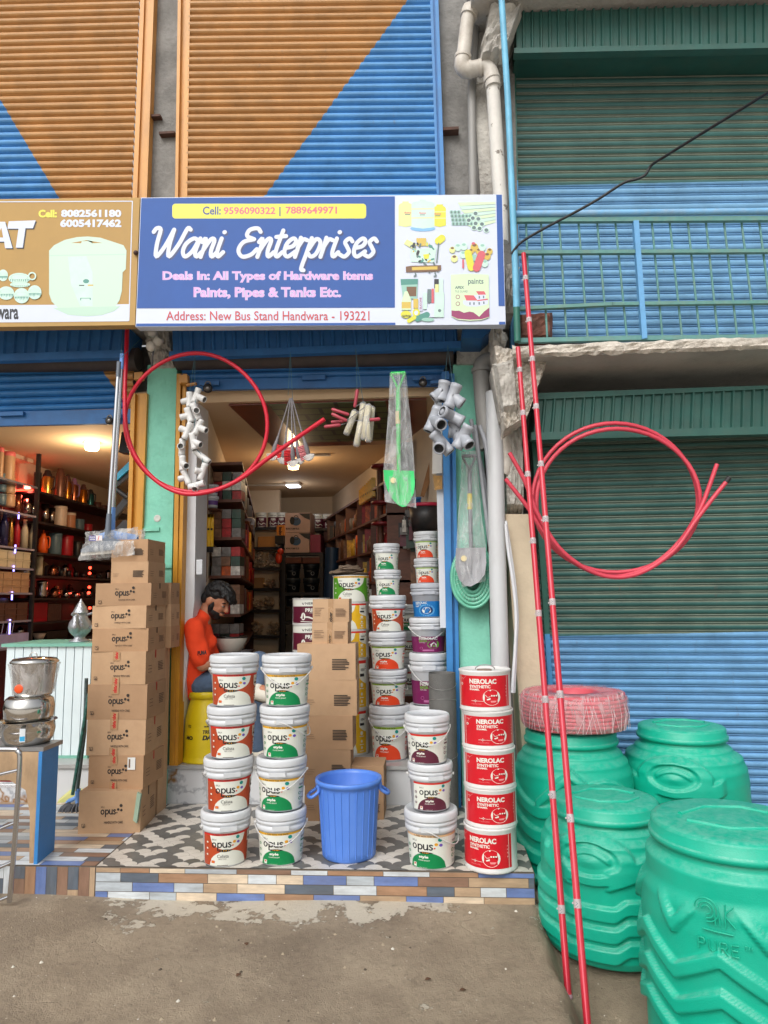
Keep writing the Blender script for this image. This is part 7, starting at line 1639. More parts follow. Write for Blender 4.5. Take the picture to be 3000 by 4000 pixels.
for c_, (xc, w_) in enumerate(((900, 225), (1165, 240))):
 for r_i, (yb, yt) in enumerate(((1550, 1340), (1340, 1132), (1132, 925))):
  o = dark_pail() if dpr is None else copy_tree(dpr); dpr = dpr or o
  c = at_y(*Q4(xc, (yb+yt)/2), YK2+.15); zb_ = at_y(*Q4(xc, yb), YK2+.02).z; zt_ = at_y(*Q4(xc, yt), YK2+.02).z; s = abs(at_y(*Q4(xc+w_/2, yb), YK2+.15).x-at_y(*Q4(xc-w_/2, yb), YK2+.15).x)/2/.139
  o.location = (c.x, YK2+.15, zb_); o.scale = (s, s, (zt_-zb_)/HP); o.rotation_euler = (0, 0, .1); o['label'] = f'dark pail with ring badge, {["lowest", "middle", "top"][r_i]} row and {["left", "right"][c_]} column of the back rack'; o['group'] = 'dark pails on the back rack'
BAGM = film('fitting_bag', (180, 170, 156), .3)
FITM = mat('cream_fittings', (186, 160, 130), .5, var=.25, scale=20)
def fit_bag(label, x0, y0, x1, y1, z0):
 a = at_y(*Q4(x0, y1), YK+.05); e = at_y(*Q4(x1, y0), YK+.05); th = thing('fitting_bag', label, 'bag of fittings', ((a.x+e.x)/2, YK+.12, z0), 'bags of fittings on the back shelf')
 W = (e.x-a.x)/2; H = e.z-z0; mb = MB(); r_ = random.Random(int(x0+y0))
 for k in range(26):
  c = Vector(((a.x+e.x)/2+r_.uniform(-.8, .8)*W, YK+.12+r_.uniform(-.08, .05), z0+.02+r_.uniform(0, .85)*H)); d = Vector((r_.uniform(-1, 1), r_.uniform(-.5, .5), r_.uniform(-.6, .6))).normalized()
  mb.tube([c-d*.03, c+d*.03], .018, 8)
 mb.build('fittings', FITM, th)
 mb = MB(); o = len(mb.v); mb.sphere(((a.x+e.x)/2, YK+.12, z0+H/2), 1, 10, 0, (W*1.05, .11, H*.52))
 for i in range(len(mb.v)): p = mb.v[i]; mb.v[i] = (p[0]+r_.uniform(-.006, .006), p[1]+r_.uniform(-.006, .006), p[2]+r_.uniform(-.006, .006))
 mb.build('bag_film', BAGM, th)
for i, (x0, y0, x1, y1, l) in enumerate(((180, 735, 315, 980, 2), (325, 740, 470, 980, 2), (480, 750, 660, 980, 2), (190, 1090, 330, 1280, 3), (485, 1180, 645, 1280, 3), (170, 1395, 312, 1588, 4), (330, 1470, 455, 1588, 4), (475, 1400, 625, 1588, 4), (265, 1765, 462, 1960, 5), (520, 1790, 690, 1960, 5))):
 fit_bag(['bag of pipe fittings at the left end of the third shelf', 'bag of pipe fittings in the middle of the third shelf', 'bag of pipe fittings at the right end of the third shelf', 'heaped bag of fittings at the left of the fourth shelf', 'flat bag of fittings at the right of the fourth shelf', 'bag of fittings at the left of the fifth shelf', 'bag of fittings in the middle of the fifth shelf', 'bag of fittings at the right of the fifth shelf', 'wide bag of fittings on the lowest back shelf', 'bag of fittings at the right end of the lowest back shelf'][i], x0, y0, x1, y1, lv[l])
simple_box('buff carton between two bags on the fourth back shelf', Q4(335, 1130), Q4(480, 1270), YK+.05, .2, BUFF, z0=lv[3])
mb = MB(); a = at_y(*Q4(1470, 700), 8.2); e = at_y(*Q4(1440, 1500), 8.2); mb.tube([a, e], .085, 20); tag(mb.build('blue_sheet_roll', mat('dark_blue_sheet', (34, 62, 96), .4, var=.1)), 'dark blue rolled sheet standing right of the rack', 'roll')
mb = MB(); c = at_y(*Q4(697, 850), 8.3); mb.sphere(c, .07, 8, 0, (.6, .5, 1)); mb.sphere(c+Vector((.02, 0, .08)), .04, 8); tag(mb.build('orange_tool', mat('orange_tool_plastic', (220, 70, 36), .4)), 'small orange tool hanging on the back shelf post', 'tool')
def wall_x(side, y, off):
 k = (y-(YB+.3))/(YBK-YB-.3); return (xl0+(xl1-xl0)*k+off) if side < 0 else (xr0+(xr1-xr0)*k-off)
def at_wall(px, py, side, off):
 d = ray(px, py); lo, hi = .5, 20.0
 for _ in range(50):
  t_ = (lo+hi)/2; p = CAM+d*t_; s_ = (p.x-wall_x(side, p.y, off))*side
  if s_ > 0: hi = t_
  else: lo = t_
 return CAM+d*lo
def side_unit(side, label, y0, y1, zs, dep, m_, ndiv):
 th = thing('wall_shelving', label, 'shelving', (wall_x(side, (y0+y1)/2, dep/2), (y0+y1)/2, ZS))
 for z in zs:
  mb = MB(); q = [Vector((wall_x(side, y0, .002), y0, z)), Vector((wall_x(side, y0, dep), y0, z)), Vector((wall_x(side, y1, dep), y1, z)), Vector((wall_x(side, y1, .002), y1, z))]; mb.slab(q, (0, 0, -.022)); mb.build('shelf_board', m_, th)
 for i in range(1 if ndiv == 0 else 0, ndiv+(2 if ndiv == 0 else 1)):
  y = y0+(y1-y0)*i/max(1, ndiv); mb = MB(); mb.slab([Vector((wall_x(side, y, .002), y, ZS)), Vector((wall_x(side, y, dep-.003), y, ZS)), Vector((wall_x(side, y, dep-.003), y, max(zs)+.0)), Vector((wall_x(side, y, .002), y, max(zs)))], (0, .02, 0)); mb.build('divider', m_, th)
 return th
zsL = [ZS+.1+.30*i for i in range(8)]; zsR = [ZS+.1+.29*i for i in range(8)]
side_unit(-1, 'brown wooden shelving along the left wall packed with small cartons', 5.35, 9.0, zsL, .26, WOODS, 0)
side_unit(1, 'brown wooden shelving along the right wall packed with orange and yellow goods', 5.95, 9.3, zsR, .26, WOODS, 6)
CMAT = {n: mat('goods_'+n.replace(' ', '_'), c, .45, var=.5, scale=22, stain=(70, 50, 44), stain_amt=.6, stain_scale=16) for n, c in (('orange', (206, 92, 36)), ('yellow', (214, 170, 50)), ('red', (164, 36, 36)), ('brown', (120, 84, 60)), ('white', (196, 190, 180)), ('dark green', (44, 70, 58)), ('black', (34, 34, 36)), ('grey', (120, 116, 112)), ('pink', (196, 92, 120)), ('blue', (52, 84, 140)), ('wine red', (96, 36, 52)))}
gr = random.Random(21)
def fill_shelves(side, y0, y1, zs, dep, palette, wl, wh, nmax, word, kinds):
 cnt = 0
 for zi, z in reversed(list(enumerate(zs[:-1]))):
  y = y0+(.17 if side < 0 else .04)
  for q_ in range(9 if side < 0 and zi >= 2 else 0):
   w3 = (dep-.03)/3; xa = wall_x(side, y0, .02)+w3*(q_ % 3); c = gr.choice(['brown', 'black', 'wine red', 'grey', 'brown', 'orange', 'dark green', 'red', 'white']); hh = .075; mb = MB()
   mb.box((xa, y0+.015+gr.uniform(0, .02), z+.001+hh*(q_//3)), (xa+w3*.94, y0+.15, z+hh*(q_//3)+hh*.97)); tag(mb.build('carton', CMAT[c]), f'small {c} carton stacked at the street end of the left wall shelving', 'box', f'{c} cartons at the street end of the left shelving')
  while y < y1-.1 and cnt < nmax:
   w_ = gr.uniform(wl, wh); h = gr.uniform(.10, .24); c = gr.choice(palette(zi, y)); k = gr.choice(kinds); y2 = min(y+w_, y1-.03)
   xa, xb = wall_x(side, y, .03), wall_x(side, y, dep-gr.uniform(.0, .05)); mb = MB()
   lab = {'box': f'small {c} carton on the {word} wall shelving', 'bottle': f'{c} bottle on the {word} wall shelving', 'tin': f'{c} tin on the {word} wall shelving'}[k]
   if k == 'box':
    x0, x1 = min(xa, xb), max(xa, xb); mb.box((x0, y+.004, z+.001), (x1, y2-.004, z+h)); name = 'carton'
   else:
    r_ = min((y2-y)*.48, .06); cx = xb+side*r_ if side > 0 else xb-r_; 
    prof = [(.001, 0), (r_, 0), (r_, h*.7), (r_*.4, h*.82), (r_*.4, h), (.001, h)] if k == 'bottle' else [(.001, 0), (r_, 0), (r_, h*.9), (r_*.92, h*.93), (r_*.92, h), (.001, h)]
    mb.lathe([(a, b_+z+.001) for a, b_ in prof], 16, (cx, (y+y2)/2, 0)); name = k if k == 'bottle' else 'tin'
   tag(mb.build(name, CMAT[c]), lab, 'box' if k == 'box' else k, f'{c} {"cartons" if k == "box" else k+"s"} on the {word} wall shelving'); cnt += 1; y = y2+gr.choice([0, 0, .005, .03])
def palL(zi, y): return ['dark green', 'black', 'grey', 'white'] if zi < 2 else (['orange', 'red', 'brown', 'wine red', 'black', 'white', 'grey', 'brown', 'pink'] if y < 6.6 else ['orange', 'red', 'orange', 'brown', 'yellow']) if zi < 6 else ['brown', 'black', 'grey']
def palR(zi, y): return ['orange', 'yellow', 'brown', 'white', 'grey', 'red', 'orange', 'brown'] if y < 8 else ['grey', 'brown', 'black', 'white']
fill_shelves(-1, 5.35, 9.0, zsL, .26, palL, .05, .11, 150, 'left', ['box', 'box', 'box', 'tin'])
fill_shelves(1, 5.95, 9.3, zsR, .26, palR, .05, .13, 140, 'right', ['box', 'box', 'bottle', 'tin'])
for (x, y, lb) in ((665, 100, 'upper'), (668, 590, 'middle'), (668, 872, 'lower')):
 p = at_wall(*Q5(x, y), 1, .30); mb = MB(); mb.lathe([(.001, 0), (.1, 0), (.105, .012), (.1, .025), (.001, .025)], 24, (p.x+.05, p.y, p.z)); tag(mb.build('corner_shelf', mat('dark_red_laminate', (120, 24, 30), .35, var=.1)), f'rounded dark red corner shelf, {lb} of three at the front of the right shelving', 'shelf', 'rounded corner shelves')
p = at_wall(*Q5(680, 600), 1, .26); mb = MB(); mb.tube([(p.x+.02, p.y, ZS), (p.x+.02, p.y, 2.75)], .03, 12); tag(mb.build('shelf_post', WOODS), 'brown post carrying the rounded corner shelves', 'post')
for k in range(8):
 a = at_wall(*Q5(452+24*k, 600-16*k), 1, .24); t_ = at_wall(*Q5(452+24*k, 400-24*k), 1, .24); mb = MB(); mb.box((a.x-.02, a.y-.035, a.z), (a.x+.02, a.y+.035, max(t_.z, a.z+.1))); tag(mb.build('sealant_pack', mat('yellow_pack', (226, 182, 48), .3, var=.15, scale=30)), 'tall yellow pack in the row under the ceiling on the right shelving', 'pack', 'row of tall yellow packs')
def px_box(name, label, cat, fn, x0, y0, x1, y1, Y, d, m_, group=None):
 a = at_y(*fn(x0, y1), Y); e = at_y(*fn(x1, y0), Y); mb = MB(); mb.box((min(a.x, e.x), Y, a.z), (max(a.x, e.x), Y+d, e.z)); return tag(mb.build(name, m_, None, None, .004), label, cat, group)
bk = thing('black_basket', 'black basket with red rim on the right behind the small pails', 'basket', at_y(*Q5(1340, 940), 5.5))
c = at_y(*Q5(1345, 940), 5.5); zt_ = at_y(*Q5(1345, 615), 5.5).z; mb = MB(); mb.lathe([(.001, c.z), (.12, c.z), (.145, zt_), (.137, zt_), (.115, c.z+.02), (.001, c.z+.02)], 28, (c.x, 5.5, 0)); mb.build('basket_wall', CMAT['black'], bk)
mb = MB(); mb.lathe([(.14, zt_-.012), (.152, zt_-.01), (.152, zt_+.014), (.138, zt_+.014), (.138, zt_-.01)], 28, (c.x, 5.5, 0)); mb.build('rim', mat('crimson_rim', (170, 26, 60), .4, var=.1), bk)
px_box('dark_plinth', 'dark crate under the red rimmed black basket', 'crate', Q5, 1215, 1500, 1475, 945, 5.45, .2, CMAT['black'])
c = at_y(*Q5(1250, 640), 5.9); zt_ = at_y(*Q5(1250, 505), 5.9).z; mb = MB(); mb.lathe([(.001, c.z), (.06, c.z), (.075, zt_), (.082, zt_), (.082, zt_-.02), (.001, zt_-.02)], 24, (c.x, 5.9, 0)); tag(mb.build('blue_basket', mat('blue_basket_plastic', (40, 110, 180), .4)), 'small blue plastic basket at the right side of the shop', 'basket')
mb = MB(); mb.box((c.x-.09, 5.86, ZS), (c.x+.09, 5.95, c.z-.001)); tag(mb.build('carton_pile', CMAT['brown']), 'brown carton pile under the blue basket', 'box')
ht = random.Random(5)
for k in range(30):
 x = 1000+ht.random()*190; y = 640+ht.random()*420; p = at_y(*Q5(x, y), 5.75+ht.random()*.2); h = ht.uniform(.06, .16); mb = MB(); w_ = ht.uniform(.012, .035); mb.box((p.x-w_, p.y, p.z-h), (p.x+w_, p.y+.015, p.z)); mb.tube([(p.x, p.y+.006, p.z), (p.x, p.y+.006, p.z+.03), (p.x, p.y+.06, p.z+.035)], .003, 5)
 c_ = ht.choice(['black', 'grey', 'black', 'dark green', 'white', 'wine red']); tag(mb.build('hanging_packet', CMAT[c_]), f'{c_} tool packet hanging on the right wall by the doorway', 'tool packet', f'{c_} tool packets hanging on the right wall')
px_box('backing_board', 'dark peg board behind the hanging packets on the right wall', 'board', Q5, 980, 1500, 1420, -250, 6.02, .03, mat('dark_board', (36, 32, 30), .8, var=.2))
mb = MB(); mb.slab([at_y(*Q5(*p), 5.6) for p in ((1250, 470), (1300, 490), (1410, 200), (1380, -20))], (0, .02, 0)); tag(mb.build('hardboard_sheet', mat('hardboard', (150, 108, 70), .8, var=.15)), 'brown hardboard sheet leaning by the right jamb', 'board')
upright('door_lining', WHT, N5(72, 420), N5(120, 420), N5(110, 1900), N5(150, 1900), YB+.03, .05, shop)
for y0, y1, lb, m_ in ((640, 950, 'printed paper sheet pinned on the white jamb lining, upper one', P_('paper_print', (196, 192, 186), .7)), (960, 1050, 'shiny brown packet pinned under the paper sheet', mat('foil_packet', (150, 112, 60), .25, metal=.4, var=.3, scale=30))):
 q = [at_y(*N5(*p), YB-.01) for p in ((60+(y0-640)*.05, y1), (122, y1-6), (122, y0), (66, y0))]; mb = MB(); mb.slab(q, (0, .008, 0)); tag(mb.build('paper_sheet', m_), lb, 'paper')
A = None
for i in range(4):
 x0, x1 = 192+31*i, 226+31*i; Yb = 5.12+.03*i; a = at_y(*Q3(x0, 1560), Yb); e = at_y(*Q3(x1+12, 1250), Yb); th = thing('yellow_packet', f'yellow and black packet hanging by the left jamb, {["outermost", "second", "third", "innermost"][i]} of four', 'packet', ((a.x+e.x)/2, Yb, a.z), 'yellow packets hanging by the left jamb')
 mb = MB(); mb.grid(lambda u, v: Vector((a.x+(e.x-a.x)*u, Yb-.018*math.sin(math.pi*u)*math.sin(math.pi*min(1, v+.1)), a.z+(e.z-a.z)*v)), 8, 10); mb.slab([(a.x, Yb, a.z), (e.x, Yb, a.z), (e.x, Yb, e.z), (a.x, Yb, e.z)], (0, .01, 0)); mb.build('packet_body', mat('yellow_packet_film', (232, 180, 20), .3, var=.1), th)
 mb = MB(); h = e.z-a.z; mb.box((a.x, Yb-.021, a.z+h*.50), (e.x, Yb-.0185, a.z+h*.56)); mb.box((a.x, Yb-.004, a.z-.045), (e.x, Yb+.008, a.z-.0005)); mb.build('black_band', CMAT['black'], th)
for i, (y0, y1) in enumerate(((970, 1075), (1080, 1190))):
 c = at_y(*Q3(310, y1), 5.3); zt_ = at_y(*Q3(310, y0), 5.3).z; r_ = .05; H = zt_-c.z; th = thing('white_jar', ['upper white jar stacked near the left jamb', 'lower white jar with violet label near the left jamb'][i], 'jar', (c.x, 5.3, c.z))
 mb = MB(); mb.lathe([(.001, c.z), (r_*.9, c.z), (r_, c.z+H*.75), (.001, c.z+H*.75)], 20, (c.x, 5.3, 0)); mb.build('jar_body', PLW, th); mb = MB(); mb.lathe([(r_*1.1, c.z+H*.75), (r_*1.15, c.z+H*.8), (r_*1.1, c.z+H*.99), (.001, c.z+H*.99)], 20, (c.x, 5.3, 0)); mb.build('lid', PLW, th)
 mb = MB(); mb.lathe([(r_*.93, c.z+.02), (r_*1.0, c.z+H*.6)], 20, (c.x, 5.3, 0), smooth=True); mb.build('label', P_('violet_label', (96, 60, 130), .4), th)
px_box('jar_bracket', 'small wooden bracket shelf under the white jars', 'shelf', Q3, 250, 1192, 365, 1206, 5.22, .2, WOODS)
px_box('switch_box', 'white electric switch box on the inner jamb', 'switch box', Q3, 160, 1685, 222, 1830, YB-.02, .06, PLW)
for i in range(3): px_box('wood_plank', f'pale timber plank standing by the left jamb, {["left", "middle", "right"][i]} of three', 'plank', Q3, 162+28*i, 1820-6*i, 188+28*i, 2092, 5.1, .04, mat('pale_timber', (170, 124, 84), .7, var=.25, scale=8, stretch=(4, 4, .4)), 'timber planks by the left jamb')
px_box('wood_post', 'tall brown timber post behind the white fittings', 'post', Q3, 228, 700, 268, 1900, 5.15, .05, mat('brown_timber', (128, 88, 60), .7, var=.25, scale=8, stretch=(4, 4, .4)))
for k in range(40):
 col_ = k % 5; row = k//5; p = at_wall(*Q3(320+32*col_+row*6, 230+88*row+70*col_*.9), -1, .28); 
 if p.y < 5.3: continue
 mb = MB(); mb.box((p.x-.008, p.y, p.z-.045), (p.x+.012, p.y+.012, p.z)); mb.tube([(p.x, p.y+.006, p.z), (p.x-.03, p.y+.006, p.z+.012)], .003, 5)
 c_ = ['black', 'grey', 'black', 'white', 'black'][gr.randrange(5)]; tag(mb.build('hanging_packet', CMAT[c_]), f'{c_} clip packet hanging high on the left shelving', 'clip packet', f'{c_} clip packets hanging high on the left')
mb = MB(); mb.tube(crv([at_y(*L2(410, 775), 6.6), at_y(*L2(500, 782), 6.55), at_y(*L2(596, 790), 6.5), at_y(*L2(592, 830), 6.5)], 5), .02, 10); tag(mb.build('white_tap', PLW), 'white plastic swivel tap sticking out of the left shelving', 'tap')
cb2 = at_y(*L5(620, 735), 5.28); zt_ = at_y(*L5(620, 598), 5.28).z; W = abs(at_y(*L5(755, 600), 5.28).x-at_y(*L5(485, 600), 5.28).x)/2
ba = thing('wash_basin', 'white ceramic wash basin with blue flower behind the seated man', 'basin', (cb2.x, 5.28, cb2.z))
mb = MB(); H = zt_-cb2.z; mb.lathe([(.001, cb2.z), (W*.45, cb2.z), (W*.7, cb2.z+H*.25), (W*.88, cb2.z+H*.6), (W, cb2.z+H*.97), (W*.99, zt_), (W*.93, zt_-.004), (W*.8, cb2.z+H*.55), (W*.5, cb2.z+H*.2), (.001, cb2.z+H*.15)], 40, (cb2.x, 5.28, 0)); mb.build('bowl', mat('glazed_white', (206, 202, 190), .15, var=.04), ba)
mb = MB(); mb.lathe([(W*.97, zt_-.006), (W*1.02, zt_-.004), (W*1.02, zt_+.006), (W*.92, zt_+.008), (W*.92, zt_)], 40, (cb2.x, 5.28, 0)); mb.build('rim', mat('dark_rim_glaze', (40, 36, 34), .2, var=.4, scale=20), ba)
A = Art(lambda x, y, l: Vector((cb2.x+(W*(.62+.36*y))*math.sin(x)*1.0, 5.28-(W*(.62+.36*y))*math.cos(x)-.006-l, cb2.z+H*(.25+.7*y))), .0004, .002)
for dx, dy, r_ in ((0, .3, .13), (.12, .42, .1), (-.1, .2, .1), (.1, .15, .08)): A.put(disc2d(.35+dx, dy, r_, 12), 0)
A.mb.build('painted_flower', P_('cobalt_flower', (30, 50, 110), .2), ba)
mb = MB(); mb.box((cb2.x-.14, 5.16, ZS), (cb2.x+.14, 5.40, cb2.z-.001)); tag(mb.build('shop_counter', mat('black_counter', (36, 34, 34), .4, var=.2)), 'dark counter carrying the wash basin', 'counter')
def bulb_light(p, e, colr, r_=.05):
 ld = bpy.data.lights.new('bulb_light', 'POINT'); ld.energy = e; ld.color = colr; ld.shadow_soft_size = r_; lo = bpy.data.objects.new('bulb_light', ld); col.objects.link(lo); lo.location = p; return lo
GLOW = mat('warm_glow', (255, 226, 170), .5, var=0, emit=(255, 214, 150), estr=9.0); GLOWC = mat('cool_glow', (240, 246, 255), .5, var=0, emit=(236, 244, 255), estr=6.0)
p = at_y(*L2(926, 335), 6.9); zt_ = ZC
bl_ = thing('ceiling_bulb', 'glowing warm bulb hanging below the ceiling of the hardware shop', 'light bulb', tuple(p))
mb = MB(); mb.lathe([(.001, -.06), (.05, -.055), (.058, -.02), (.058, .04), (.045, .06), (.001, .06)], 20, tuple(p)); mb.build('bulb', GLOW, bl_)
mb = MB(); mb.tube([p+Vector((0, 0, .06)), p+Vector((0, 0, .12))], .028, 12); mb.build('socket', PVW, bl_); mb = MB(); mb.tube([p+Vector((0, 0, .12)), (p.x, p.y, ZC)], .006, 6); mb.build('cable', PVW, bl_)
bulb_light(p+Vector((0, -.0, -.16)), 7, (1.0, .72, .44)); 
p2 = at_y(*L2(926, 512), 8.6); pl_ = thing('led_panel', 'small square white ceiling light deep in the hardware shop', 'ceiling light', tuple(p2))
p2 = Vector((p2.x, 0, 0)); d = ray(*L2(926, 512)); t_ = (ZC-.03-CAM.z)/d.z; p2 = CAM+d*t_; pl_.location = p2
mb = MB(); mb.box((p2.x-.09, p2.y-.09, ZC-.035), (p2.x+.09, p2.y+.09, ZC-.001)); mb.build('housing', PVW, pl_); mb = MB(); mb.box((p2.x-.075, p2.y-.1, ZC-.045), (p2.x+.075, p2.y+.08, ZC-.036)); mb.build('diffuser', GLOWC, pl_)
mb = MB(); mb.box((p2.x-1.2, p2.y-.02, ZC-.02), (p2.x-.09, p2.y+.02, ZC-.001)); mb.build('cable_trunking', PVW, pl_)
bulb_light(p2+Vector((0, 0, -.12)), 1.6, (.95, .97, 1.0))
mb = MB(); q_ = at_y(*L2(480, 200), 6.5); mb.box((xl0+.15, 6.75, ZC-.02), (p.x+.4, 6.79, ZC-.001)); tag(mb.build('cable_trunking', PVW), 'white cable trunking crossing the shop ceiling to the bulb', 'trunking')
# ================================================================ interior of the homeware shop
p = at_y(*Q1(1420, 140), 6.0); b2 = thing('ceiling_bulb', 'big glowing bulb in a white holder on the homeware shop ceiling', 'light bulb', tuple(p))
mb = MB(); mb.lathe([(.001, -.058), (.052, -.055), (.064, -.035), (.064, .045), (.05, .06), (.001, .06)], 22, tuple(p)); mb.build('bulb', GLOW, b2)
mb = MB(); mb.lathe([(.05, .06), (.055, .075), (.04, .13), (.024, .17), (.024, .24), (.001, .24)], 18, tuple(p)); mb.build('socket', PVW, b2); mb = MB(); mb.tube([p+Vector((0, 0, .24)), (p.x, p.y, ZC)], .012, 8); mb.build('stem', PVW, b2)
bulb_light(p+Vector((.0, -.02, -.17)), 15, (1.0, .78, .52))
XF = XW+.36  # shelf fronts
def w1(x, y): return at_x(*Q1(x, y), XF)
def w2(x, y): return at_x(*Q2(x, y), XF)
DKP = mat('dark_shelf_board', (40, 30, 32), .3, var=.15)
yp = w1(600, 1000).y
zT = [w1(620, 860).z, w1(620, 1330).z, w2(560, 300).z, w2(545, 655).z, w2(530, 1010).z, w2(510, 1390).z, w2(490, 1700).z]
rb = thing('wall_shelving', 'dark shelving with flasks and canisters along the homeware shop wall', 'shelving', (XW+.18, 7.5, ZS))
y_end = 8.8
for z in zT: mb = MB(); mb.box((XW+.002, yp, z-.02), (XF, y_end, z)); mb.build('shelf_board', DKP, rb)
mb = MB(); mb.box((XF-.03, yp-.03, ZS), (XF+.005, yp-.0, zT[0]+.5)); mb.build('post', CMAT['black'], rb)
mb = MB(); mb.box((XW+.002, yp+.002, ZS), (XW+.012, y_end, zT[0]-.021)); mb.build('back_panel', mat('dark_red_back_panel', (104, 34, 38), .4, var=.2), rb)
zL = [w1(600, 805).z, w1(570, 1250).z, w2(540, 260).z, w2(530, 560).z, w2(505, 930).z, w2(480, 1345).z, w2(455, 1740).z]
lb_ = thing('wall_shelving', 'lit glass shelving with spice jars at the street end of the homeware shop', 'shelving', (XW+.18, 5.8, ZS))
GLS = mat('grey_glass_shelf', (150, 140, 156), .15, var=.1)
for z in zL: mb = MB(); mb.box((XW+.002, YB+.15, z-.018), (XF, yp-.031, z)); mb.build('shelf_board', GLS if z != zL[0] else mat('silver_trim', (150, 148, 160), .3, metal=.6, var=.2), lb_)
mb = MB(); mb.box((XW+.002, YB+.15, ZS), (XW+.012, yp-.031, zL[0]-.019)); mb.build('back_panel', mat('plum_back_panel', (84, 40, 56), .3, var=.2), lb_)
LED = mat('led_strip_glow', (190, 180, 255), .5, var=0, emit=(150, 140, 255), estr=4.0); LEDR = mat('red_neon_glow', (255, 80, 60), .5, var=0, emit=(255, 60, 40), estr=6.0)
for (a, e, fn) in (((310, 1190), (308, 1290), w1), ((258, 190), (256, 318), w2), ((234, 510), (232, 600), w2), ((208, 910), (204, 1042), w2), ((176, 1340), (160, 1730), w2)):
 p0, p1 = fn(*a), fn(*e); mb = MB(); mb.tube([Vector((XF-.012, p0.y, p0.z)), Vector((XF-.012, p0.y, p1.z))], .007, 8); mb.build('led_strip', LED, lb_)
for a, e in (((232, 790), (570, 800)), ((222, 850), (640, 848)), ((235, 790), (605, 965))):
 p0, p1 = at_x(*Q1(*a), XW+.12), at_x(*Q1(*e), XW+.12); mb = MB(); mb.tube([p0, p1], .008, 8); mb.build('neon_tube', LEDR, lb_)
bulb_light(at_x(*Q1(420, 860), XW+.25), 1.6, (1.0, .12, .08), .03); 
for (x, y) in ((1390, 545), (1383, 630), (1378, 845), (1370, 930), (1385, 1165)):
 p = at_x(*Q2(x, y), XF-.02); mb = MB(); mb.sphere(p, .016, 8); mb.build('led_strip', LEDR, rb)
bulb_light(at_x(*Q2(1380, 800), XF+.05), 1.2, (1.0, .1, .06), .03)
HWM = {}
def hm(n, c, rough=.35, metal=0.0): HWM[n] = mat('homeware_'+n.replace(' ', '_'), c, rough, metal=metal, var=.1, scale=12); return HWM[n]
for n, c, r_, m_ in (('gold', (196, 146, 74), .22, .9), ('bronze', (120, 84, 70), .3, .5), ('violet', (150, 110, 150), .35, .1), ('amber', (176, 110, 36), .22, .8), ('teal', (40, 96, 100), .25, .6), ('steel', (170, 160, 156), .15, 1.0), ('cream', (214, 190, 170), .4, 0), ('tan', (190, 128, 92), .4, 0), ('slate blue', (86, 108, 120), .4, 0), ('crimson', (176, 26, 40), .35, 0), ('orange', (236, 96, 30), .35, 0), ('dark', (40, 34, 36), .35, 0), ('brown', (92, 56, 50), .4, 0), ('copper', (160, 96, 70), .2, .9), ('sand', (186, 146, 112), .4, 0), ('navy', (44, 40, 74), .25, .2), ('pink', (222, 110, 110), .4, 0), ('ivory print', (206, 190, 160), .5, 0)): hm(n, c, r_, m_)
def vessel(kind, label, x, y0, y1, w_, fn, color, z0, lidc=None, xo=-.13, group=None):
 cr_ = Q1 if fn is w1 else Q2
 c = at_x(*cr_(x, y1), XF+xo); zt_ = at_x(*cr_(x, y0), XF+xo).z; H = max(.05, zt_-z0) if zt_ > z0 else .12
 depth = (c-CAM).dot(_F); r_ = w_/3.95/1.808/FPX*depth/2
 th = thing(kind, label, kind.replace('_', ' '), (c.x, c.y, z0), group); mb = MB()
 P = {'flask': [(.001, 0), (r_*.95, 0), (r_, .02), (r_, H*.62), (r_*.85, H*.72)], 'canister': [(.001, 0), (r_*.92, 0), (r_, .02), (r_, H*.8), (r_*.97, H*.82)], 'tumbler': [(.001, 0), (r_*.8, 0), (r_, H*.95), (r_*.93, H*.95), (r_*.75, .01), (.001, .01)],
         'bottle': [(.001, 0), (r_, 0), (r_, H*.6), (r_*.5, H*.82)], 'kettle': [(.001, 0), (r_*.9, 0), (r_, H*.25), (r_*.85, H*.6), (r_*.5, H*.75)], 'bowl': [(.001, 0), (r_*.5, 0), (r_, H*.8), (r_*.95, H*.8), (.001, H*.15)]}[kind if kind in ('flask', 'canister', 'tumbler', 'bottle', 'kettle', 'bowl') else 'canister']
 mb.lathe([(a, b_+z0+.001) for a, b_ in P], 24, (c.x, c.y, 0)); mb.build('vessel_body', HWM[color], th)
 L = {'flask': [(r_*.85, H*.72), (r_*.8, H*.8), (r_*.55, H*.9), (r_*.5, H*.97), (.001, H)], 'canister': [(r_*1.03, H*.82), (r_*1.05, H*.86), (r_*1.0, H*.96), (.001, H)], 'bottle': [(r_*.52, H*.82), (r_*.52, H), (.001, H)], 'kettle': [(r_*.52, H*.75), (r_*.4, H*.85), (r_*.1, H*.88), (r_*.12, H), (.001, H)]}.get(kind)
 if L: mb = MB(); mb.lathe([(a, b_+z0+.001) for a, b_ in L], 20, (c.x, c.y, 0)); mb.build('lid', HWM[lidc or color], th)
 if kind in ('flask', 'kettle'):
  mb = MB(); mb.tube(crv([Vector((c.x+r_*.8, c.y-r_*.2, z0+H*.72)), Vector((c.x+r_*1.55, c.y-r_*.3, z0+H*.66)), Vector((c.x+r_*1.5, c.y-r_*.3, z0+H*.3)), Vector((c.x+r_*.95, c.y-r_*.2, z0+H*.22))], 4), .008, 7); mb.build('handle', HWM[lidc or color], th)
 return th
V = vessel
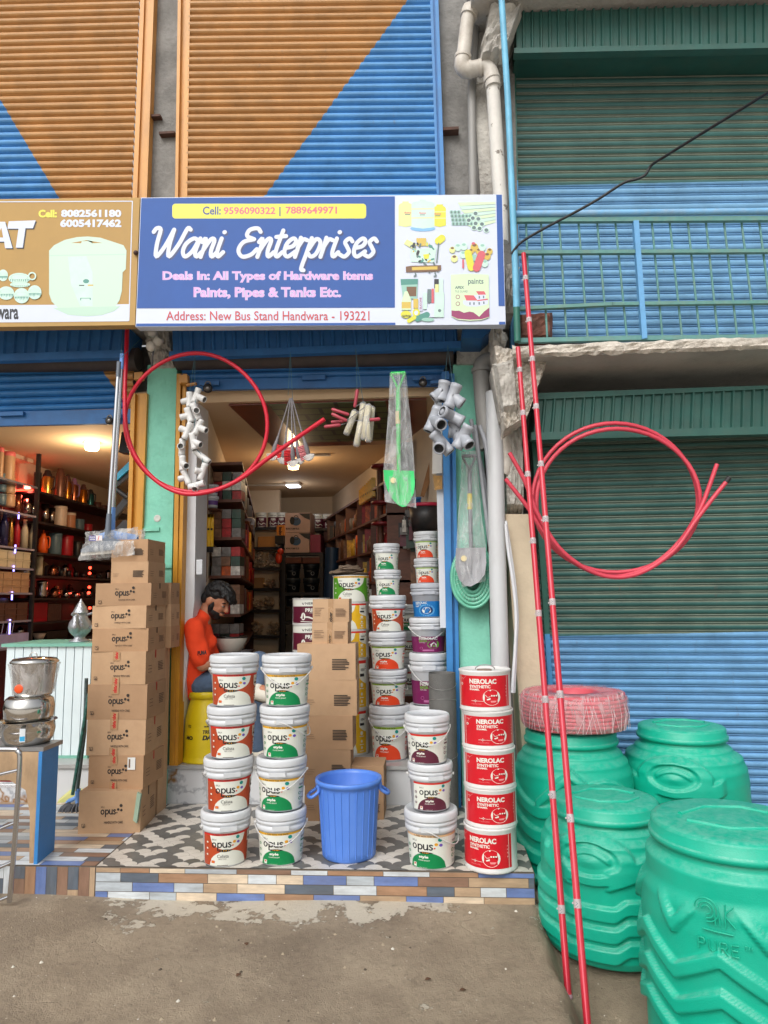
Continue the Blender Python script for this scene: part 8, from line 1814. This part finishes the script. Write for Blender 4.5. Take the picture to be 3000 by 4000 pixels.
for x, y0, y1, w_, c_, l_, lab in ((722, 530, 890, 165, 'gold', 'dark', 'gold insulated flask nearest the dark post on the top shelf'), (915, 500, 975, 165, 'bronze', 'bronze', 'tallest brown flask on the top shelf'), (1030, 600, 1045, 120, 'amber', 'brown', 'amber flask between the brown and violet ones'), (1130, 655, 1140, 120, 'copper', 'violet', 'copper flask with violet lid on the top shelf'), (1272, 750, 1195, 120, 'amber', 'brown', 'amber flask right of the violet lidded one'), (1385, 830, 1240, 110, 'teal', 'dark', 'teal flask at the far end of the row'),):
 V('flask', lab, x, y0, y1, w_, w1, c_, zT[0], l_, -.1, 'flasks on the top shelf')
V('canister', 'plain brown canister left of the last one on the top shelf', 1492, 1030, 1320, 115, w1, 'brown', zT[0], None, -.1); V('canister', 'plain brown canister at the far end of the top shelf', 1590, 1080, 1370, 110, w1, 'brown', zT[0], None, -.1)
V('canister', 'black box shaped canister at the top beside the dark post', 575, 560, 800, 110, w1, 'dark', zT[0], None, -.2)
for k, x, y0, y1, w_, c_, l_, lab in (('tumbler', 690, 1050, 1320, 120, 'steel', None, 'steel tumbler nearest the post on the second shelf'), ('tumbler', 792, 1110, 1345, 110, 'steel', None, 'steel tumbler left of the cream canister'), ('canister', 925, 1085, 1420, 190, 'cream', 'cream', 'cream canister with small leaf print on the second shelf'), ('canister', 1075, 1190, 1480, 160, 'tan', 'cream', 'tan canister with cream lid on the second shelf'), ('canister', 1215, 1290, 1540, 150, 'slate blue', 'slate blue', 'slate blue canister on the second shelf'), ('canister', 1350, 1370, 1580, 130, 'crimson', 'crimson', 'dull red canister at the far end of the second shelf')):
 V(k, lab, x, y0, y1, w_, w1, c_, zT[1], l_)
V('kettle', 'bright orange juicer jug beside the post on the third shelf', 660, -40, 275, 150, w2, 'orange', zT[2], 'orange'); V('canister', 'slate blue pot with lid on the third shelf', 845, 0, 310, 190, w2, 'slate blue', zT[2]); V('canister', 'crimson pot with lid on the third shelf', 1020, 40, 370, 190, w2, 'crimson', zT[2]); V('canister', 'dark pot at the far end of the third shelf', 1190, 130, 400, 150, w2, 'dark', zT[2])
V('canister', 'ivory patterned canister beside the post on the fourth shelf', 600, 365, 645, 100, w2, 'ivory print', zT[3]); V('kettle', 'copper kettle on the fourth shelf', 810, 470, 690, 150, w2, 'copper', zT[3], 'dark')
for k in range(6): V('tumbler', f'black mug in the dark row of the fourth shelf, {["first", "second", "third", "fourth", "fifth", "last"][k]} from the copper kettle', 940+115*k, 560+22*k, 720+18*k, 90, w2, 'dark', zT[3], None, -.13, 'black mugs on the fourth shelf')
V('canister', 'tall steel canister with bright streak on the fifth shelf', 640, 735, 985, 160, w2, 'steel', zT[4]); V('kettle', 'glass teapot on the fifth shelf', 830, 830, 1020, 170, w2, 'copper', zT[4]); V('kettle', 'steel teapot on the fifth shelf', 1010, 870, 1050, 140, w2, 'steel', zT[4], 'dark'); V('kettle', 'steel jug with bright streak at the end of the fifth shelf', 1165, 890, 1080, 140, w2, 'steel', zT[4], 'dark')
def wbox(label, x0, y0, x1, y1, m_, z0, group=None, xo=-.1, name='boxed_set'):
 a = at_x(*Q2(x0, y1), XF+xo); e = at_x(*Q2(x1, y1), XF+xo); zt_ = at_x(*Q2(x0, y0), XF+xo).z; mb = MB(); mb.box((XF+xo-.15, a.y, z0+.001), (XF+xo, e.y, max(zt_, z0+.06))); return tag(mb.build(name, m_), label, 'boxed set', group)
wbox('red and white boxed set beside the post on the sixth shelf', 510, 1085, 725, 1340, HWM['crimson'], zT[5]); wbox('boxed cutlery set on the sixth shelf', 735, 1105, 940, 1395, mat('cutlery_box', (96, 66, 58), .4, var=.5, scale=30, stretch=(1, 4, 1)), zT[5]); wbox('dark red boxed set right of the cutlery box', 950, 1095, 1130, 1400, mat('dark_red_box', (110, 30, 34), .4, var=.3), zT[5])
V('bowl', 'cream mortar bowl on the lowest shelf', 600, 1530, 1650, 200, w2, 'cream', zT[6]); wbox('row of dark wicker baskets on the lowest shelf', 720, 1530, 1040, 1690, mat('dark_wicker', (58, 44, 38), .8, var=.6, scale=60), zT[6])
V('canister', 'clear dotted jar with pink lid on the silver trimmed top shelf', 120, 240, 555, 190, w1, 'sand', zL[0], 'pink', -.1); V('canister', 'clear jar with pink lid at the picture edge', 0, 170, 530, 90, w1, 'sand', zL[0], 'pink', -.1)
for (x, y0, y1, w_, c_, lab) in ((140, 630, 760, 170, 'sand', 'sand coloured pot, top of the stack'), (135, 760, 910, 180, 'sand', 'sand coloured pot, middle of the stack'), (125, 910, 1110, 190, 'sand', 'sand coloured pot, bottom of the stack'), (10, 590, 720, 150, 'slate blue', 'striped pot at the left edge, top of its stack'), (10, 760, 880, 150, 'slate blue', 'striped pot at the left edge, middle of its stack'), (5, 900, 1080, 160, 'slate blue', 'striped pot at the left edge, bottom of its stack')):
 V('canister', lab, x, y0, y1, w_, w1, c_, at_x(*Q1(x, y1), XF-.13).z, None, -.13, 'stacked pots')
for (x, y0, y1, w_, lab) in ((265, 905, 1140, 120, 'copper toned cocktail shaker on the glass shelf'), (412, 975, 1200, 130, 'steel tumbler, left of three on the glass shelf'), (505, 1010, 1225, 90, 'steel tumbler, middle of three on the glass shelf'), (568, 1060, 1250, 60, 'steel tumbler by the post on the glass shelf')): V('tumbler', lab, x, y0, y1, w_, w1, 'copper' if x < 300 else 'steel', zL[1])
for (x, y0, y1, w_, c_, lab) in ((50, 1170, 1660, 130, 'navy', 'dark blue steel bottle at the left edge'), (155, 1270, 1690, 90, 'gold', 'gold steel bottle next to the dark blue one'), (250, 1270, 1690, 100, 'crimson', 'red steel bottle next to the gold one'), (370, 1300, 1720, 110, 'ivory print', 'ivory bottle with printed sprigs, left of two'), (495, 1340, 1740, 110, 'ivory print', 'ivory bottle with printed sprigs, right of two')): V('bottle', lab, x, y0, y1, w_, w1, c_, zL[2])
def jar_rows(z0, y0, y1, nrow, ncol, x1, c_, word):
 H = (w2(x1, y0).z-z0)/nrow*.95
 ya = YB+.5; yb = yp-.06
 for r_i in range(nrow):
  for c in range(ncol):
   y = ya+(yb-ya)*(c+.5)/ncol; w_ = (yb-ya)/ncol*.46; mb = MB(); z = z0+.001+H*r_i; mb.box((XF-.13, y-w_, z), (XF-.02, y+w_, z+H*.8)); mb.box((XF-.135, y-w_*1.05, z+H*.801), (XF-.015, y+w_*1.05, z+H*.96)); tag(mb.build('spice_jar', HWM[c_]), f'small {c_.replace(" print", "")} spice jar in the {word}', 'spice jar', f'spice jars in the {word}')
jar_rows(zL[3], 300, 520, 2, 9, 530, 'ivory print', 'upper jar shelf'); jar_rows(zL[4], 610, 900, 3, 8, 500, 'sand', 'lower jar shelf'); jar_rows(zL[5], 1065, 1325, 3, 6, 480, 'bronze', 'cup shelf'); 
for k in range(3): wbox(f'black lunch box at the left edge, {["bottom", "middle", "top"][k]} of the stack', -60, 1250-110*k, 125, 1335-110*k, HWM['dark'], at_x(*Q2(60, 1335-110*k), XF-.05).z, 'stacked black lunch boxes', -.05, 'lunch_box')
for k in range(12):
 y = YB+.55+(yp-.7-YB)*k/12; mb = MB(); z0 = zL[6]; mb.tube([(XF-.08, y, z0+.01), (XF-.06, y+.02, z0+.22)], .006, 6); mb.sphere((XF-.058, y+.022, z0+.25), .018, 6, 0, (.5, 1, 1.6)); tag(mb.build('ladle', HWM['steel']), 'steel ladle standing in the cutlery holder on the lowest shelf', 'ladle', 'ladles in the cutlery holder')
mb = MB(); mb.box((XF-.16, YB+.5, zL[6]+.0), (XF-.0, yp-.06, zL[6]+.12)); tag(mb.build('cutlery_holder', mat('violet_lit_plastic', (170, 160, 200), .3, var=.2)), 'pale cutlery holder on the lowest lit shelf', 'holder')
vr = random.Random(31)
for k in range(46):
 li = vr.choice([1, 2, 3, 3, 4, 4, 5, 5, 6, 6]); y = vr.uniform(yp+.15, y_end-.15); kd = vr.choice(['tumbler', 'canister', 'bowl', 'kettle']); c_ = vr.choice(['steel', 'dark', 'copper', 'brown', 'crimson', 'sand', 'dark', 'steel']); r0 = vr.uniform(.035, .06); h = vr.uniform(.08, .17); z0 = zT[li]+.001; cx = XF-.27+vr.uniform(-.02, .02)
 mb = MB(); mb.lathe([(.001, z0), (r0*.9, z0), (r0, z0+h*.2), (r0*(1 if kd != 'kettle' else .7), z0+h*.7), (r0*(.95 if kd != 'kettle' else .4), z0+h*.8), (r0*.5, z0+h*.9), (.001, z0+h)], 18, (cx, y, 0)); tag(mb.build({'tumbler': 'tumbler', 'canister': 'canister', 'bowl': 'lidded_bowl', 'kettle': 'kettle'}[kd], HWM[c_]), f'small {c_} {kd} at the back of the dark homeware shelving', kd, f'small {c_} {kd}s at the back of the homeware shelving')
mb = MB(); q = [at_x(*Q1(*p_), XW+.14) for p_ in ((0, 155), (360, 382), (515, 370), (0, 30))]; zb_ = q[1].z; mb.box((XW+.001, YB+.1, zb_), (XW+.14, q[2].y, zb_+.16)); mb.build('beam', WALLW, shop)
th = thing('display_stand', 'black folded display stand with a cyan strip by the ochre guide', 'display stand', at_y(*L1(1000, 830), 5.2))
mb = MB(); mb.slab([at_y(*L1(*p_), 5.2) for p_ in ((945, 470), (1055, 370), (1055, 305), (950, 410))], (0, .03, 0)); mb.build('cyan_panel', mat('cyan_panel', (60, 176, 216), .35, var=.05), th)
for q_, y_, t_ in ((((945, 520), (1055, 430), (1055, 370), (945, 470)), 5.22, .03), (((920, 790), (1040, 640), (1040, 560), (930, 700)), 5.22, .04), (((960, 240), (1060, 250), (1065, 60), (985, 80)), 5.2, .1), (((935, 860), (1040, 860), (1045, 800), (1000, 790)), 5.25, .1)):
 mb = MB(); mb.slab([at_y(*L1(*p_), y_) for p_ in q_], (0, t_, 0)); mb.build('black_frame', CMAT['black'], th)
mb = MB(); mb.tube([at_y(*L1(945, 545), 5.18), at_y(*L1(1035, 610), 5.18)], .02, 8); mb.build('strut', CMAT['black'], th)
Yc0 = 4.98; a = at_y(*L4(55, 458), Yc0); e = at_y(*L4(745, 452), Yc0); zb_ = ZS+.02
ctr = thing('shop_counter', 'pale slatted counter with green edging behind the carton stack', 'counter', ((a.x+e.x)/2, Yc0, ZS))
CW = mat('pale_blue_white_laminate', (214, 228, 232), .45, var=.04, scale=5); n_ = 10
for i in range(n_):
 x0 = a.x+(e.x-a.x)*i/n_+.003; x1 = a.x+(e.x-a.x)*(i+1)/n_-.003; mb = MB(); mb.box((x0, Yc0, zb_), (x1, Yc0+.02, a.z-.012)); mb.build('slat', CW, ctr)
mb = MB(); mb.box((a.x, Yc0+.018, zb_), (e.x, Yc0+.05, a.z-.013)); mb.build('backing', P_('counter_gap', (40, 60, 60), .6), ctr)
mb = MB(); mb.box((a.x-.03, Yc0-.02, a.z-.011), (e.x+.05, Yc0+.5, a.z+.012)); mb.build('counter_top', mat('counter_green_edge', (120, 178, 160), .4, var=.05), ctr); mb = MB(); mb.box((a.x, Yc0-.006, zb_-.02), (e.x, Yc0+.03, zb_-.0005)); mb.build('foot_trim', MATS['counter_green_edge'], ctr)
PEW = mat('hammered_pewter', (178, 180, 186), .34, metal=.75, var=.15, scale=30, bump=.4, bscale=60)
ps = at_y(*L4(643, 440), 5.15); ztop = at_y(*L4(650, 80), 5.15).z; z0 = a.z+.0125; H = ztop-z0; rr0 = abs(at_y(*L4(728, 300), 5.15).x-at_y(*L4(553, 300), 5.15).x)/2
sv = thing('samovar', 'hammered silver samovar kettle on the pale counter', 'samovar', (ps.x, 5.15, z0))
mb = MB(); mb.lathe([(.001, z0), (rr0*.9, z0), (rr0*.85, z0+H*.03), (rr0*.45, z0+H*.08), (rr0*.5, z0+H*.13), (rr0*.85, z0+H*.22), (rr0, z0+H*.33), (rr0*.92, z0+H*.45), (rr0*.62, z0+H*.56), (rr0*.6, z0+H*.66), (rr0*.66, z0+H*.67)], 32, (ps.x, 5.15, 0)); mb.build('pot_body', PEW, sv)
mb = MB(); mb.lathe([(rr0*.64, z0+H*.672), (rr0*.6, z0+H*.72), (rr0*.42, z0+H*.82), (rr0*.2, z0+H*.92), (rr0*.09, z0+H*.96), (rr0*.1, z0+H*.98), (.001, z0+H)], 28, (ps.x, 5.15, 0)); mb.build('domed_lid', PEW, sv)
mb = MB(); mb.tube(crv([Vector((ps.x+.01, 5.15-rr0*.95, z0+H*.25)), Vector((ps.x+.02, 5.15-rr0*1.35, z0+H*.38)), Vector((ps.x+.015, 5.15-rr0*1.2, z0+H*.6)), Vector((ps.x+.0, 5.15-rr0*1.45, z0+H*.66))], 5), [.03]*6+[.022]*6+[.014]*4, 10); mb.build('spout', PEW, sv)
mb = MB(); mb.tube(crv([Vector((ps.x+rr0*.6, 5.15, z0+H*.62)), Vector((ps.x+rr0*1.4, 5.13, z0+H*.66)), Vector((ps.x+rr0*1.7, 5.12, z0+H*.5)), Vector((ps.x+rr0*.95, 5.15, z0+H*.3))], 5), .009, 8); mb.build('handle', PEW, sv)
# ================================================================ left forecourt: table, pots, steel rack, brooms
pf = at_z(*M1(205, 955), ZP); pb = at_z(*M1(352, 862), ZP); zt_ = at_y(*M1(245, 228), pf.y).z
tb2 = thing('display_table', 'worn plywood table with a bright blue side panel', 'table', (pf.x-.4, (pf.y+pb.y)/2, ZP))
mb = MB(); mb.slab([(pf.x+.03, pf.y, ZP), (pb.x+.0, pb.y, ZP), (pb.x, pb.y, zt_), (pf.x+.03, pf.y, zt_)], (-.02, 0, 0)); mb.build('side_panel', mat('bright_blue_panel', (58, 136, 206), .5, var=.07, scale=6, bump=.1), tb2, 'bright blue side panel')
PLY = mat('worn_plywood', (186, 156, 122), .8, var=.25, scale=6, stain=(110, 88, 66), stain_amt=.5, stain_scale=7, stretch=(1, 1, .5)); STT = mat('dull_steel_top', (150, 150, 150), .35, metal=.6, var=.15)
mb = MB(); mb.box((pf.x-1.2, pf.y+.01, zt_+.0005), (pf.x+.03, pb.y, zt_+.022)); mb.build('table_top', STT, tb2)
mb = MB(); pts = [(0.008, 0), (-.02, 0), (-.03, .25), (-.06, .37), (-.15, .42), (-1.2, .42), (-1.2, zt_-ZP-.002), (.008, zt_-ZP-.002)]
f_ = [Vector((pf.x+x, pf.y+.012, ZP+z)) for x, z in pts]; k_ = [p_+Vector((0, .02, 0)) for p_ in f_]; n = len(f_); mb.add(f_, [tuple(range(n))[::-1]]); mb.add(k_, [tuple(range(n))]); mb.add(f_+k_, [(j, (j+1) % n, n+(j+1) % n, n+j) for j in range(n)]); mb.build('front_board', PLY, tb2)
STL = mat('polished_steel', (214, 212, 208), .1, metal=1.0, var=.02); cx_ = at_y(*L4(225, 1200), (pf.y+pb.y)/2+.02); Yp0 = cx_.y; z0 = zt_+.022
def pxr(w_): return w_/2.074/1.808/FPX*(cx_-CAM).dot(_F)/2
zA_ = at_y(*L4(225, 1085), Yp0-.1).z; zB_ = at_y(*L4(240, 878), Yp0-.1).z; zC_ = at_y(*L4(255, 575), Yp0-.1).z
pot = thing('steel_pot', 'wide polished steel pot at the bottom of the stack', 'pot', (cx_.x, Yp0, z0), 'stacked steel pots'); R1 = pxr(405); mb = MB(); mb.lathe([(.001, z0), (R1*.8, z0), (R1*.95, z0+.03), (R1, z0+(zA_-z0)*.6), (R1*.97, zA_-.006), (R1*1.06, zA_-.004), (R1*1.06, zA_)], 48, (cx_.x, Yp0, 0)); mb.build('pot_wall', STL, pot)
mb = MB(); mb.tube(crv([Vector((cx_.x-R1*.95, Yp0-R1*.3, zA_-.03)), Vector((cx_.x-R1*1.2, Yp0-R1*.5, zA_-.04)), Vector((cx_.x-R1*1.15, Yp0-R1*.55, zA_-.08)), Vector((cx_.x-R1*.9, Yp0-R1*.4, zA_-.09))], 4), .007, 7); mb.build('handle', STL, pot)
A = Art(lambda x, y, l: Vector((cx_.x+R1*math.sin(x), Yp0-(R1+.002+l)*math.cos(x), y))); A.put(band2d(lambda u: z0+.03, lambda u: z0+.1, .25, .45, 4), 0); A.put(band2d(lambda u: z0+.035, lambda u: z0+.06, .26, .44, 4), 1); A.mb.build('paper_label', [P_('label_paper_white', (220, 226, 230), .5), P_('label_sky_blue', (60, 170, 220), .5)], pot)
pot = thing('steel_pot', 'polished steel pot in the middle of the stack', 'pot', (cx_.x, Yp0, zA_), 'stacked steel pots'); R2 = pxr(385); mb = MB(); mb.lathe([(R2*.9, zA_+.0005), (R2*.97, zA_+.02), (R2, zA_+(zB_-zA_)*.55), (R2*.93, zA_+(zB_-zA_)*.85), (R2*.8, zB_-.006), (.001, zB_)], 48, (cx_.x, Yp0, 0)); mb.build('pot_wall', STL, pot)
pot = thing('steel_pail', 'steel pail with lid wrapped in clear film on top of the pots', 'pail', (cx_.x+.02, Yp0, zB_), 'stacked steel pots'); R3 = pxr(310); R4_ = pxr(360); mb = MB(); mb.lathe([(.001, zB_+.0005), (R3*.9, zB_+.0005), (R3*.95, zB_+.03), (R4_*.92, zC_-.03), (R4_*.95, zC_-.02)], 40, (cx_.x+.02, Yp0, 0)); mb.build('pail_wall', STL, pot)
mb = MB(); mb.lathe([(R4_*1.0, zC_-.024), (R4_*1.03, zC_-.018), (R4_*.9, zC_), (R4_*.3, zC_+.008), (.001, zC_+.008)], 40, (cx_.x+.02, Yp0, 0)); mb.build('lid', STL, pot); mb = MB(); mb.tube([Vector((cx_.x+.01+.022*math.cos(a_), Yp0, zC_+.006+.028*math.sin(a_))) for a_ in [R(180*k/8) for k in range(9)]], .003, 6); mb.build('lid_loop', STL, pot)
r_ = random.Random(9); mb = MB(); mb.lathe([(R3*1.0, zB_+.01), (R3*1.06, zB_+.05), (R4_*1.0, zC_-.06), (R4_*1.06, zC_-.025)], 36, (cx_.x+.02, Yp0, 0)); mb.v = [(p_[0]+r_.uniform(-.006, .006), p_[1]+r_.uniform(-.006, .006), p_[2]+r_.uniform(-.004, .004)) for p_ in mb.v]; mb.build('wrapping', film('pail_film', (210, 206, 204), .42), pot)
mb = MB(); mb.sphere((cx_.x+.0, Yp0-R3*1.03, zB_+.045), .024, 8, 0, (1.1, .2, 1)); mb.build('orange_tag', P_('tag_orange', (230, 84, 30), .5), pot)
Yk = 3.55; m1 = lambda x, y, dy=0: at_y(*M1(x, y), Yk+dy)
rk = thing('steel_rack', 'chrome tube rack at the left edge in front of the tiled step', 'rack', m1(60, 1190)); mb = MB(); mb.tube(crv([m1(-420, 212), m1(60, 210), m1(112, 222), m1(128, 270), m1(112, 560), m1(92, 850), m1(72, 1080), m1(60, 1200)], 5), .0125, 12); mb.build('frame_tube', CHR, rk)
for (y0_, x1_, y1_) in ((745, 108, 682), (1005, 88, 938), (1205, 72, 1160), (385, 118, 345)):
 mb = MB(); mb.tube([m1(-420, y0_+150 if y0_ != 385 else 470), m1(x1_, y1_)], .008, 8); mb.build('cross_tube', CHR, rk)
for k in range(3): mb = MB(); mb.tube([m1(-420, 440+8*k, .08*k), m1(110, 440+8*k, .08*k)], .0035, 6); mb.build('wire_shelf', CHR, rk)
for k in range(4): mb = MB(); mb.tube([m1(-420, 960-6*k+140, .06*k), m1(88, 950-6*k, .06*k)], .0035, 6); mb.build('wire_shelf', CHR, rk)
mb = MB(); mb.tube([m1(-420, 210, .4), m1(-420, 1300, .4)], .0125, 10); mb.build('frame_tube', CHR, rk)
Yq = 4.62; bq = lambda x, y, dy=0: at_y(*M1(x, y), Yq+dy)
bm = thing('broom', 'grey bristled broom with blue collar leaning behind the cartons', 'broom', bq(430, 650)); mb = MB(); mb.tube([bq(560, -250), bq(548, 100), bq(500, 480)], .012, 10); mb.build('handle', mat('patterned_broom_handle', (70, 84, 84), .4, var=.5, scale=30), bm)
mb = MB(); mb.tube(crv([bq(512, 465), bq(495, 520), bq(450, 545), bq(436, 560)], 4), .014, 8); mb.tube(crv([bq(500, 480), bq(502, 560), bq(498, 575)], 4), .014, 8); mb.build('collar', LBP, bm)
mb = MB(); r_ = random.Random(6)
for k in range(70):
 t_ = k/69; s_ = bq(440+66*t_, 556+14*math.sin(3*t_), r_.uniform(-.02, .02)); e_ = bq(365+150*t_+r_.uniform(-6, 6), 628+24*math.sin(2.2*t_)+r_.uniform(-8, 8), r_.uniform(-.05, .03)); mb.tube([s_, s_.lerp(e_, .5)+Vector((-.01, 0, .005)), e_], [.005, .005, .002], 5)
mb.build('bristles', mat('grey_bristles', (92, 94, 100), .8, var=.25, scale=40), bm)
bm2 = thing('broom', 'second broom with a leaf patterned pole leaning beside the cartons', 'broom', bq(470, 510)); mb = MB(); mb.tube([bq(575, -150, -.05), bq(470, 505, -.05)], .011, 10); mb.build('handle', mat('leaf_print_pole', (46, 92, 84), .4, var=.9, scale=40), bm2)
mb = MB(); mb.slab([bq(368, 560, .1), bq(510, 545, .1), bq(520, 490, .1), bq(440, 500, .1)], (0, .03, .02)); tag(mb.build('dustpan', mat('pale_yellow_plastic', (206, 204, 130), .5)), 'pale yellow dustpan lying behind the broom', 'dustpan')
for k, (x0, y0, x1, y1) in enumerate(((20, 290, 110, 305),)): mb = MB(); mb.box((pf.x-.35, pf.y+.02, ZP+.41), (pf.x-.12, pf.y+.2, ZP+.43)); tag(mb.build('red_tray', CMAT['red']), 'red tray under the table top', 'tray')
# ================================================================ small litter on the dirt
r_ = random.Random(77); mb = MB()
for k in range(300):
 x = r_.uniform(-2.6, .95); y = r_.uniform(1.9, 3.66); s_ = r_.choice([.003, .003, .004, .005, .007, .010]); z = ground_z(x, y)
 pts = [(x+s_*math.cos(a)*r_.uniform(.7, 1.2), y+s_*math.sin(a)*r_.uniform(.7, 1.2)) for a in [2*math.pi*j/6 for j in range(6)]]
 mb.add([(p[0], p[1], z-.001) for p in pts]+[(x, y, z+s_*.7)], [(j, (j+1) % 6, 6) for j in range(6)], r_.choice([0, 0, 1, 2]))
o = mb.build('gravel', [mat('grit_tan', (160, 146, 124), .9), mat('grit_pale', (206, 200, 188), .9), mat('grit_dark', (84, 74, 62), .9)]); tag(o, 'loose grit scattered on the packed dirt', None, None, 'stuff')
for i, (px, py, a) in enumerate(((925, 2130, .4), (515, 2125, 1.2), (532, 2058, 2.0), (1000, 2150, .2))):
 c = at_z(px, py, .0); c.z = ground_z(c.x, c.y)+.004; mb = MB(); L = .03; n = 8
 v = []
 for k in range(n+1):
  t_ = k/n; w_ = .010*math.sin(math.pi*t_); x = (t_-.5)*L
  for s_ in (-1, 1): v.append((c.x+x*math.cos(a)-s_*w_*math.sin(a), c.y+x*math.sin(a)+s_*w_*math.cos(a), c.z+.004*math.sin(math.pi*t_)))
 mb.add(v, [(2*k, 2*k+1, 2*k+3, 2*k+2) for k in range(n)]); tag(mb.build('dry_leaf', mat('dry_leaf_brown', (92, 64, 44), .8)), ['curled brown scrap on the dirt, nearest the red poles', 'brown scrap on the dirt at the left', 'brown scrap on the dirt below the rust pails', 'tiny brown scrap on the dirt beside the nearest one'][i], 'leaf litter', 'brown scraps on the dirt')
